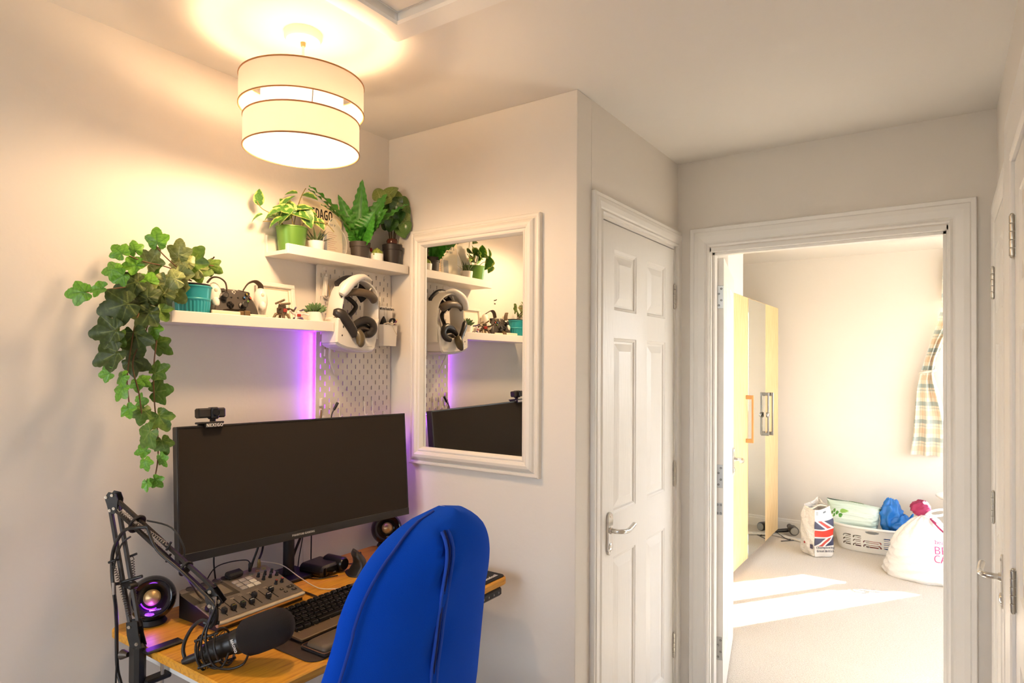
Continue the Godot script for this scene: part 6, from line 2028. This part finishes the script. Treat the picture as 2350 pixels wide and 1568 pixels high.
func build_desk_bits() -> void:
	# black headset charging dock
	var o := thing("charging_dock", "low black rounded device with a round end before monitor", "device", Vector3(0.125, DT, 0.415), Basis(Vector3.UP, 0.12))
	var bm := mt("181617", 0.3)
	part("body", G.new().at(Vector3(0, 0.019, 0), Basis(Vector3.UP, PI / 2)).prism(rounded(0.105, 0.037, 0.017), -0.05, 0.05, 0.006), bm, o)
	part("round_end", G.new().at(Vector3(0.02, 0.026, -0.04), Basis(Vector3.BACK, -PI / 2)).lathe([Vector2(0, 0.046), Vector2(0.018, 0.045), Vector2(0.023, 0.038), Vector2(0.024, -0.03), Vector2(0.018, -0.04), Vector2(0, -0.04)], 30), bm, o)
	part("front_window", G.new().box(Vector3(0.053, 0.02, 0.012), Vector3(0.006, 0.026, 0.05), 0.002), mt("0c0b0c", 0.08), o)
	lettering("Ready", 0.0045, mt("8a8578", 0.4), o, Vector3(0.0565, 0.012, 0.0), PZ, "Droid Sans", 400)
	# vertical mouse
	var m := thing("vertical_mouse", "tall black upright mouse with a swept thumb hollow", "mouse", Vector3(0.225, DT, 0.35), Basis(Vector3.UP, -0.5))
	var rows := []
	for i in 25:
		var t := i / 24.0
		var y := 0.075 * t
		var row := PackedVector3Array()
		var lf := interp([[0.0, 0.036], [0.12, 0.026], [0.4, 0.012], [0.62, 0.013], [0.85, 0.02], [1.0, 0.013]], t)
		var rg := interp([[0.0, -0.03], [0.3, -0.031], [0.6, -0.026], [0.85, -0.012], [1.0, 0.003]], t)
		var ln := 0.048 * sqrt(maxf(0.0, 1.0 - pow(t, 2.5) * 0.7))
		for j in 36:
			var a := TAU * j / 36
			row.append(Vector3(cos(a) * ln, y, lerpf(rg, lf, 0.5 + 0.5 * sin(a))))
		rows.append(row)
	var g := G.new()
	g.surf(rows, true)
	g.fan(rows[24], Vector3.UP)
	part("body", g, mt("2b2620", 0.42), m)
	part("base_skirt", G.new().at(Vector3(0, 0.0, 0.003), FLAT).prism(rounded(0.09, 0.066, 0.028), 0.0, 0.004, 0.001), black_m, m)
	part("wheel", G.new().at(Vector3(-0.036, 0.05, -0.018), Basis(Vector3.RIGHT, PI / 2)).lathe([Vector2(0, -0.003), Vector2(0.007, -0.003), Vector2(0.008, 0), Vector2(0.007, 0.003), Vector2(0, 0.003)], 18), black_m, m)
	part("lead", gw(m).tube(curve([0.2, 0.81, 0.33, 0.16, 0.796, 0.3, 0.11, 0.7935, 0.33, 0.07, 0.7935, 0.34]), 0.0017, 8), black_m, m)
	# mouse pad at the right end
	var p := thing("mouse_pad", "black mouse pad with white lettering at right end of desk", "mouse pad", Vector3(0.515, DT, 0.19))
	part("pad", G.new().at(Vector3(0, 0.0005, 0), FLAT).prism(rounded(0.25, 0.2, 0.015), 0.0, 0.003, 0.001), mt("1b1a1c", 0.85), p)
	lettering("Leadsail", 0.018, mt("e2dfda", 0.6), p, Vector3(0.103, 0.0042, -0.045), DFL, "Droid Sans", 800)
	# cables behind and on the desk
	var cabs := [["monitor_cable", "black cable dropping behind monitor left of the mixer", [0.06, 0.98, 0.748, 0.058, 0.9, 0.75, 0.058, 0.85, 0.745, 0.05, 0.794, 0.735], 0.0024], ["monitor_cable", "thick black cable from monitor down to desk left of post", [0.075, 1.0, 0.598, 0.07, 0.92, 0.61, 0.062, 0.86, 0.628, 0.05, 0.795, 0.64], 0.0034], ["monitor_cable", "thick black cable from monitor curving down right of post", [0.075, 0.99, 0.43, 0.07, 0.92, 0.45, 0.06, 0.85, 0.475, 0.05, 0.795, 0.48], 0.0042], ["monitor_cable", "thin black cable beside the post, ending by black device", [0.06, 0.97, 0.425, 0.055, 0.88, 0.44, 0.055, 0.82, 0.452, 0.09, 0.7935, 0.475, 0.17, 0.7935, 0.47, 0.2, 0.7935, 0.41], 0.0018], ["monitor_cable", "thin black cable hanging straight behind the black device", [0.03, 1.0, 0.38, 0.03, 0.9, 0.381, 0.03, 0.797, 0.382], 0.0022]]
	for c in cabs:
		var k := thing(c[0], c[1], "cable", Vector3(c[2][0], DT, c[2][2]), Basis.IDENTITY, "black cables behind the monitor")
		part("cord", gw(k).tube(curve(c[2], 6), c[3], 8), black_m, k)
	var wc := thing("charging_lead", "thin white lead lying from the mixer to the keyboard", "cable", Vector3(0.2, DT, 0.53))
	part("cord", gw(wc).tube(curve([0.06, 0.862, 0.6, 0.1, 0.845, 0.55, 0.167, 0.812, 0.53, 0.246, 0.795, 0.525, 0.29, 0.794, 0.5, 0.312, 0.797, 0.48]), 0.0016, 8), mt("e4dccc", 0.5), wc)
	part("plug", gw(wc).tube(p3([0.306, 0.796, 0.487, 0.325, 0.798, 0.468]), 0.003, 8), mt("efe8da", 0.4), wc)
	var kc := thing("keyboard_lead", "braided dark lead running from behind mixer to the keyboard", "cable", Vector3(0.22, DT, 0.56))
	part("cord", gw(kc).tube(curve([0.15, 0.794, 0.565, 0.2, 0.794, 0.57, 0.26, 0.794, 0.57, 0.31, 0.795, 0.575, 0.345, 0.8, 0.575]), 0.003, 8), mt("3d2b1d", 0.7), kc)
	var wl := thing("wall_lead", "pale lead running down wall behind the monitor", "cable", Vector3(0.01, DT, 0.4))
	part("cord", gw(wl).tube(curve([0.012, 1.0, 0.4, 0.012, 0.9, 0.404, 0.012, 0.8, 0.402, 0.012, 0.74, 0.4]), 0.0028, 8), mt("d9cdc0", 0.5), wl)


# ---- office chair ----
func build_chair() -> void:
	var blue := StandardMaterial3D.new()
	blue.roughness = 0.95
	blue.albedo_texture = noise_tex(0.35, 3, 512, grad(["0838a8", "0c48c0", "1656cc"]), 51)
	blue.metallic_specular = 0.2
	bumpy(blue, noise_tex(0.5, 2, 256, null, 52), Vector3.ONE * 7.0, 0.06)
	var o := thing("office_chair", "blue fabric office chair with tall curved back at the desk", "chair", Vector3(0.86, 0, 0.86))
	var tab_c := [[0.52, 0.8], [0.75, 0.818], [0.9, 0.834], [1.0, 0.84], [1.1, 0.838], [1.17, 0.825], [1.205, 0.81]]
	var tab_w := [[0.52, 0.2], [0.6, 0.235], [0.75, 0.252], [0.9, 0.228], [1.0, 0.207]]
	for i in 15:
		var f := (i + 1) / 15.0
		tab_w.append([1.0 + 0.193 * f, 0.207 * pow(maxf(0.0, 1.0 - pow(f, 2.4)), 0.55) * (1.0 - 0.05 * f) + 0.002])
	var tab_x := [[0.52, 0.88], [0.75, 0.912], [0.95, 0.968], [1.1, 1.005], [1.205, 1.015]]
	var n := 60
	var seg := 80
	var rows := []
	for i in n + 1:
		var y := lerpf(0.52, 1.193, 1.0 - pow(1.0 - float(i) / n, 1.6))
		var zc := interp(tab_c, y)
		var hw := interp(tab_w, y)
		var xr := interp(tab_x, y)
		var endw := smoothstep(1.2, 1.11, y) * smoothstep(0.5, 0.56, y)
		var th := 0.036 * sqrt(clampf((1.1932 - y) / 0.05, 0.0, 1.0))
		var so := 0.028 + 0.025 * (y - 0.9) / 0.28
		var row := PackedVector3Array()
		for j in seg:
			var a := TAU * j / seg
			var ca := cos(a)
			var sa := sin(a)
			# superellipse section, hollowed to the sitter and humped behind, with a pinched seam down the middle
			var u := signf(ca) * pow(absf(ca), 0.75)
			var v := signf(sa) * pow(absf(sa), 0.8)
			var back := v > 0.0
			var x := xr - 0.035 * u * u + v * th
			if back:
				x += 0.02 * (1.0 - u * u) * endw
				x -= 0.013 * exp(-pow((u * hw - so) / 0.006, 2)) * smoothstep(1.19, 1.13, y)
				x += 0.006 * exp(-pow((absf(u * hw - so) - 0.014) / 0.01, 2)) * smoothstep(1.19, 1.13, y)
			row.append(Vector3(x, y, zc + u * hw))
		rows.append(row)
	var g := gw(o)
	g.surf(rows, true)
	g.fan(rows[0], Vector3.DOWN)
	g.fan(rows[n], Vector3.UP)
	part("backrest", g, blue, o)
	# piping where the rear panel meets the side, up one edge, over the top and down the other
	for sd in [1.0]:
		var pipe := []
		for i in 52:
			var y := lerpf(0.56, 1.188, pow(i / 51.0, 0.8))
			var u := 0.965
			var endw := smoothstep(1.2, 1.11, y)
			pipe.append(Vector3(interp(tab_x, y) - 0.035 * u * u + 0.036 * sqrt(clampf((1.1932 - y) / 0.05, 0.0, 1.0)) * 0.72 + 0.02 * (1.0 - u * u) * endw, y, interp(tab_c, y) + sd * u * interp(tab_w, y)))
		part("edge_piping", gw(o).tube(pipe, 0.003, 8), mt("0d3596", 0.9), o)
	for e in [[-0.009, 0.0032, "seam_piping", "1146b4"], [0.0, 0.0028, "seam_groove", "041a5a"], [0.009, 0.0032, "seam_piping", "1146b4"]]:
		var sm := []
		for i in 40:
			var y := lerpf(0.56, 1.165, i / 39.0)
			var so := 0.028 + 0.025 * (y - 0.9) / 0.28
			var th := 0.036 * sqrt(clampf((1.1932 - y) / 0.05, 0.0, 1.0))
			sm.append(Vector3(interp(tab_x, y) + th + 0.0195 * smoothstep(1.2, 1.11, y) + (0.0016 if e[0] != 0.0 else -0.0005), y, interp(tab_c, y) + so + e[0]))
		part(e[2], gw(o).tube(sm, e[1], 8), mt(e[3], 0.9), o)
	# seat, arm stubs, column and star base
	var st := []
	for e in [[0.44, 0.6], [0.445, 0.92], [0.47, 1.0], [0.5, 1.0], [0.525, 0.95], [0.535, 0.8], [0.54, 0.4]]:
		var row := PackedVector3Array()
		for q in rounded(0.46 * e[1], 0.5 * e[1], 0.1 * e[1], 6):
			row.append(Vector3(0.67 + q.x, e[0], 0.85 + q.y))
		st.append(row)
	g = gw(o)
	g.surf(st, true)
	g.fan(st[0], Vector3.DOWN)
	g.fan(st[6], Vector3.UP)
	part("seat", g, blue, o)
	part("back_bar", gw(o).tube(curve([0.72, 0.43, 0.85, 0.88, 0.43, 0.85, 0.945, 0.48, 0.85, 0.95, 0.62, 0.855]), 0.022, 12), black_m, o)
	part("gas_column", gw(o).at(o.transform.affine_inverse() * Vector3(0.67, 0, 0.85)).lathe([Vector2(0.0, 0.07), Vector2(0.03, 0.07), Vector2(0.03, 0.25), Vector2(0.017, 0.25), Vector2(0.017, 0.44), Vector2(0, 0.44)], 20), black_m, o)
	for k in 5:
		var a := TAU * k / 5 + 0.9
		var d := Vector3(cos(a), 0, sin(a))
		var c := Vector3(0.67, 0, 0.85)
		var arm := part("base_arm", gw(o).tube([c + Vector3(0, 0.1, 0), c + d * 0.15 + Vector3(0, 0.085, 0), c + d * 0.29 + Vector3(0, 0.065, 0)], [0.025, 0.02, 0.014], 10), black_m, o)
		part("castor", gw(o).at(o.transform.affine_inverse() * (c + d * 0.29 + Vector3(0, 0.027, 0)), look(d.cross(Vector3.UP)) * Basis(Vector3.RIGHT, PI / 2)).lathe([Vector2(0, -0.02), Vector2(0.022, -0.02), Vector2(0.0265, -0.014), Vector2(0.0265, 0.014), Vector2(0.022, 0.02), Vector2(0, 0.02)], 20), black_m, arm)


# ---- microphone on a spring arm ----
func spring(a: Vector3, b: Vector3, r: float, turns: int) -> Array:
	var d := (b - a).normalized()
	var s := d.cross(TO).normalized()
	var w := s.cross(d)
	var out := [a]
	for i in turns * 7 + 1:
		var t := 0.06 + 0.88 * float(i) / (turns * 7)
		var an := TAU * i / 7.0
		out.append(a.lerp(b, t) + s * cos(an) * r + w * sin(an) * r)
	out.append(b)
	return out


func bolt(g: G, p: Vector3, r := 0.0042) -> void:
	var save := g.t
	g.t = g.t * Transform3D(look(TO) * Basis(Vector3.RIGHT, PI / 2), p)
	g.lathe([Vector2(0, 0.003), Vector2(r * 0.5, 0.003), Vector2(r * 0.55, 0.002), Vector2(r * 0.9, 0.002), Vector2(r, 0.0), Vector2(r, -0.003)], 14)
	g.t = save


func build_mic() -> void:
	var bk := mt("1d1a18", 0.4)
	var bar := mt("332c27", 0.38, 0.4)
	var steel := mt("b9aea0", 0.3, 1.0)
	var bs := Vector3(0.238, 0.835, 1.05)     # foot joint
	var el := Vector3(0.085, 1.125, 1.036)     # elbow
	var en := Vector3(0.428, 0.94, 0.965)     # wrist
	var o := thing("boom_stand", "black double bar spring arm clamped to left edge of desk", "boom stand", Vector3(0.235, DT, 1.04))
	# clamp
	var g := gw(o)
	g.box(Vector3(0.238, 0.762, 1.046), Vector3(0.04, 0.1, 0.028), 0.008)
	g.box(Vector3(0.265, 0.7945, 1.0), Vector3(0.03, 0.007, 0.09), 0.003)
	g.box(Vector3(0.255, 0.72, 1.01), Vector3(0.03, 0.012, 0.06), 0.003)
	part("clamp", g, bk, o)
	g = gw(o)
	g.tube([Vector3(0.262, 0.69, 1.0), Vector3(0.262, 0.766, 1.0)], 0.004, 10)
	g.tube([Vector3(0.262, 0.762, 1.0), Vector3(0.262, 0.7675, 1.0)], 0.011, 16)
	part("clamp_screw", g, steel, o)
	part("clamp_grip", gw(o).tube([Vector3(0.245, 0.69, 1.0), Vector3(0.28, 0.69, 1.0)], 0.004, 8), steel, o)
	part("wing_knob", gw(o).tube([Vector3(0.222, 0.785, 1.06), Vector3(0.205, 0.783, 1.066)], [0.006, 0.012], 10), mt("5a4f45", 0.4, 0.6), o)
	# arms: bars, springs, joint plates
	var ends := [[bs, el, "lower"], [el, en, "upper"]]
	for k in 2:
		var a: Vector3 = ends[k][0]
		var b: Vector3 = ends[k][1]
		var d := (b - a).normalized()
		var s := TO.cross(d).normalized()
		var w := d.cross(s)
		for q in [-1.0, 1.0]:
			g = gw(o)
			var off: Vector3 = s * q * 0.0105
			var p0: Vector3 = a + d * 0.012 + off
			var p1: Vector3 = b - d * 0.012 + off
			var save := g.t
			g.t = g.t * Transform3D(Basis(s, d, s.cross(d)), (p0 + p1) / 2)
			g.box(Vector3.ZERO, Vector3(0.009, (p1 - p0).length(), 0.009), 0.0012)
			g.t = save
			part("bar", g, bar, o)
		for q in [-1.0, 1.0]:
			var p0: Vector3 = a.lerp(b, 0.1 if k == 0 else 0.08) + w * 0.011 * q
			var p1: Vector3 = a.lerp(b, 0.56) + w * 0.011 * q + s * (0.02 if q > 0 else -0.016)
			part("spring", gw(o).tube(spring(p0, p1, 0.0036, 22), 0.0009, 5), steel if k == 1 else mt("4c443d", 0.35, 0.8), o)
			part("spring_pin", gw(o).tube([p1 - s * 0.012, p1 + s * 0.01], 0.003, 8), bk, o)
	# elbow plates, foot plates, wrist plates
	var de := (el - bs).normalized()
	var se := TO.cross(de).normalized()
	g = gw(o)
	for q in [-1.0, 1.0]:
		var save := g.t
		g.t = g.t * Transform3D(Basis(RT, Vector3.UP, TO), el + TO * 0.011 * q)
		g.prism(pv([-0.016, 0.014, -0.006, 0.028, 0.012, 0.024, 0.018, 0.008, 0.016, -0.02, 0.008, -0.028, -0.004, -0.026, -0.01, -0.004]), -0.0012, 0.0012, 0.0004)
		g.t = save
	part("elbow_plate", g, bk, o)
	g = gw(o)
	for e in [[-0.011, 0.015], [0.004, 0.02], [-0.001, -0.018], [0.009, -0.013]]:
		bolt(g, el + TO * 0.013 + RT * e[0] + Vector3.UP * e[1])
	part("elbow_bolt", g, steel, o)
	g = gw(o)
	for q in [-1.0, 1.0]:
		var save := g.t
		g.t = g.t * Transform3D(Basis(RT, Vector3.UP, TO), bs + TO * 0.01 * q)
		g.prism(pv([-0.018, 0.03, 0.008, 0.034, 0.012, 0.0, 0.02, -0.03, -0.008, -0.03, -0.016, 0.0]), -0.0012, 0.0012, 0.0004)
		g.t = save
	part("foot_plate", g, bk, o)
	g = gw(o)
	bolt(g, bs + TO * 0.012 + RT * -0.01 + Vector3.UP * 0.02)
	bolt(g, bs + TO * 0.012 + RT * 0.008 + Vector3.UP * -0.02)
	part("foot_bolt", g, steel, o)
	part("foot_spigot", gw(o).tube([bs + Vector3(0, -0.035, 0), bs + Vector3(0, 0.0, 0)], 0.009, 12), bk, o)
	g = gw(o)
	for q in [-1.0, 1.0]:
		var save := g.t
		g.t = g.t * Transform3D(Basis(RT, Vector3.UP, TO), en + TO * 0.01 * q)
		g.prism(pv([-0.022, 0.012, -0.006, 0.026, 0.022, -0.012, 0.014, -0.022, -0.01, -0.028, -0.018, -0.012]), -0.0012, 0.0012, 0.0004)
		g.t = save
	part("wrist_plate", g, bk, o)
	g = gw(o)
	for e in [[-0.008, 0.012], [-0.008, -0.02], [0.012, -0.01]]:
		bolt(g, en + TO * 0.012 + RT * e[0] + Vector3.UP * e[1], 0.0048)
	part("wrist_bolt", g, steel, o)
	# clip with its cable tie half way up the lower arm
	g = gw(o)
	var md := bs.lerp(el, 0.36)
	g.box(md + RT * 0.004, Vector3(0.05, 0.014, 0.024), 0.004)
	g.tube([md + RT * -0.03, md + RT * 0.035 + Vector3.UP * 0.02], 0.004, 8)
	part("spring_bracket", g, bk, o)
	for e in [[0.24, 0.019], [0.72, 0.014]]:
		var p := el.lerp(en, e[0])
		var d := (en - el).normalized()
		var s := TO.cross(d).normalized()
		var ring := []
		for i in 20:
			var a := TAU * i / 20
			ring.append(p + s * cos(a) * e[1] * 1.05 + s.cross(d) * sin(a) * e[1] * 0.85)
		part("cable_strap", gw(o).tube(ring, 0.0075, 8, false, true, 0.45), mt("2a2522", 0.8), o)
	# stud and swivel
	part("stud", gw(o).tube([Vector3(0.442, 0.915, 0.977), Vector3(0.442, 0.943, 0.977)], 0.0055, 14), steel, o)
	# cables along the arm
	var c := thing("microphone_cable", "black microphone cable looping down the left of the arm", "cable", Vector3(0.2, DT, 1.06))
	part("cord", gw(c).tube(curve([0.243, 1.085, 1.03, 0.22, 1.082, 1.045, 0.184, 1.071, 1.056, 0.142, 1.019, 1.06, 0.142, 0.955, 1.062, 0.169, 0.876, 1.064, 0.182, 0.805, 1.068, 0.188, 0.743, 1.068, 0.21, 0.68, 1.065, 0.22, 0.5, 1.06]), 0.0042, 8), bk, c)
	part("branch", gw(c).tube(curve([0.205, 1.06, 1.05, 0.185, 1.039, 1.062, 0.162, 0.981, 1.068, 0.167, 0.946, 1.07]), 0.0022, 8), bk, c)
	part("branch", gw(c).tube(curve([0.17, 0.922, 1.07, 0.176, 0.879, 1.07, 0.192, 0.778, 1.072, 0.189, 0.704, 1.072, 0.19, 0.5, 1.07]), 0.0022, 8), bk, c)
	part("inline_plug", gw(c).tube([Vector3(0.167, 0.948, 1.07), Vector3(0.171, 0.92, 1.07)], 0.0045, 10), mt("a39a92", 0.3, 0.8), c)
	part("arm_run", gw(c).tube(curve([0.243, 1.085, 1.03, 0.28, 1.035, 1.025, 0.34, 0.99, 1.0, 0.41, 0.955, 0.99, 0.455, 0.93, 0.985, 0.462, 0.9, 0.985, 0.452, 0.88, 0.99]), 0.0036, 8), bk, c)
	part("arm_run", gw(c).tube(curve([0.2, 1.09, 1.01, 0.24, 1.07, 0.97, 0.272, 1.02, 0.955, 0.27, 0.97, 0.955, 0.27, 0.9, 0.92, 0.24, 0.865, 0.885, 0.18, 0.858, 0.862]), 0.0022, 8), bk, c)
	build_microphone(bk, steel)


func build_microphone(bk: Material, steel: Material) -> void:
	var ax := Vector3(0.181, 0.083, -0.122).normalized()
	var fc := Vector3(0.542, 0.867, 0.908)
	var o := thing("microphone", "black studio microphone with foam cover hanging over the desk", "microphone", fc)
	var b := look(ax) * Basis(Vector3.RIGHT, PI / 2)
	var foam := bumpy(mt("1c1614", 1.0), noise_tex(0.35, 2, 256, null, 61), Vector3.ONE * 14.0, 0.18)
	part("foam_cover", G.new().at(Vector3.ZERO, b).lathe([Vector2(0.022, -0.058), Vector2(0.034, -0.056), Vector2(0.0405, -0.047), Vector2(0.0425, -0.03), Vector2(0.0425, 0.012), Vector2(0.041, 0.03), Vector2(0.036, 0.046), Vector2(0.025, 0.057), Vector2(0.011, 0.062), Vector2(0, 0.063)], 44), foam, o)
	part("collar", G.new().at(Vector3.ZERO, b).lathe([Vector2(0.0, -0.058), Vector2(0.027, -0.058), Vector2(0.028, -0.062), Vector2(0.028, -0.074), Vector2(0.026, -0.078), Vector2(0.0, -0.078)], 36), mt("2d2924", 0.3), o)
	part("body", G.new().at(Vector3.ZERO, b).lathe([Vector2(0, -0.158), Vector2(0.012, -0.158), Vector2(0.021, -0.148), Vector2(0.0235, -0.14), Vector2(0.0235, -0.078)], 36), bk, o)
	part("cable_plug", G.new().at(Vector3.ZERO, b).lathe([Vector2(0, -0.208), Vector2(0.006, -0.206), Vector2(0.0085, -0.2), Vector2(0.0095, -0.175), Vector2(0.0105, -0.158), Vector2(0, -0.158)], 20), mt("221e1c", 0.45), o)
	var side := TO - ax * TO.dot(ax)
	side = side.normalized()
	var dn := ax.cross(side)
	lettering("MAONO", 0.0085, mt("e4e0d8", 0.4), o, ax * -0.068 + side * 0.0285, Basis(dn * signf(-dn.y), ax.normalized(), side) if (dn * signf(-dn.y)).cross(ax).dot(side) > 0 else Basis(-dn * signf(-dn.y), ax, side), "Droid Sans", 600)
	# shock mount: two ring frames joined by rods, cradled by cords, under a yoke
	var m := thing("shock_mount", "black ring shock mount cradling the microphone body", "shock mount", Vector3(0.445, 0.88, 0.975))
	var c0 := fc + ax * -0.128
	for k in 2:
		var c := c0 + ax * (-0.02 if k == 0 else 0.024)
		var ring := []
		for i in 32:
			var a := TAU * i / 32
			ring.append(c + side * cos(a) * 0.041 + dn * sin(a) * 0.041)
		part("ring", gw(m).tube(ring, 0.0028, 8, false, true), bk, m)
		var zig := []
		for i in 16:
			var a := TAU * i / 16
			var r := 0.041 if i % 2 == 0 else 0.0255
			zig.append(c0 + ax * ((-0.02 if k == 0 else 0.024) * (1.0 if i % 2 == 0 else 0.4)) + side * cos(a) * r + dn * sin(a) * r)
		part("elastic_cord", gw(m).tube(zig, 0.0011, 5, false, true), mt("3a322c", 0.8), m)
	for i in 4:
		var a := TAU * i / 4 + 0.4
		var r := side * cos(a) * 0.041 + dn * sin(a) * 0.041
		part("rod", gw(m).tube([c0 + ax * -0.026 + r, c0 + ax * 0.03 + r], 0.0032, 8), bk, m)
	var hk := Vector3(0.442, 0.9, 0.977)
	part("yoke", gw(m).tube([hk + Vector3(0, 0.016, 0), hk, hk + Vector3(0.001, -0.02, -0.001)], [0.0095, 0.0105, 0.008], 16).tube([hk + Vector3(0, -0.016, 0) - RT * 0.014, hk + Vector3(0, -0.016, 0) + RT * 0.012], 0.0042, 10), bk, m)
	part("yoke_screw", gw(m).tube([hk + Vector3(0, -0.016, 0) - RT * 0.022, hk + Vector3(0, -0.016, 0) - RT * 0.012], 0.0065, 10), bk, m)
	# leads that hang from the mount
	var l1 := thing("microphone_lead", "black lead curving from the mount to the microphone plug", "cable", Vector3(0.39, 0.83, 1.0))
	part("cord", gw(l1).tube(curve([0.452, 0.88, 0.99, 0.43, 0.893, 0.992, 0.4, 0.875, 1.0, 0.38, 0.842, 1.008, 0.377, 0.818, 1.012, 0.384, 0.802, 1.012]), 0.0042, 10), bk, l1)
	var l2 := thing("hanging_loop", "thin black lead hanging in a loop under the microphone", "cable", Vector3(0.48, 0.8, 0.965))
	part("cord", gw(l2).tube(curve([0.463, 0.93, 0.985, 0.468, 0.88, 1.01, 0.474, 0.84, 1.01, 0.484, 0.806, 1.0, 0.505, 0.7965, 0.98, 0.53, 0.806, 0.96, 0.543, 0.83, 0.955]), 0.0026, 8), bk, l2)
	part("second_loop", gw(l2).tube(curve([0.46, 0.925, 0.985, 0.456, 0.87, 1.012, 0.458, 0.82, 1.012, 0.47, 0.799, 1.0, 0.49, 0.8, 0.985, 0.5, 0.83, 0.975]), 0.0026, 8), bk, l2)
	part("wire_frame", gw(m).tube(curve([0.43, 0.86, 1.0, 0.425, 0.82, 1.005, 0.43, 0.795, 1.0, 0.442, 0.796, 0.99, 0.47, 0.805, 0.97], 4), 0.0026, 8), bk, m)
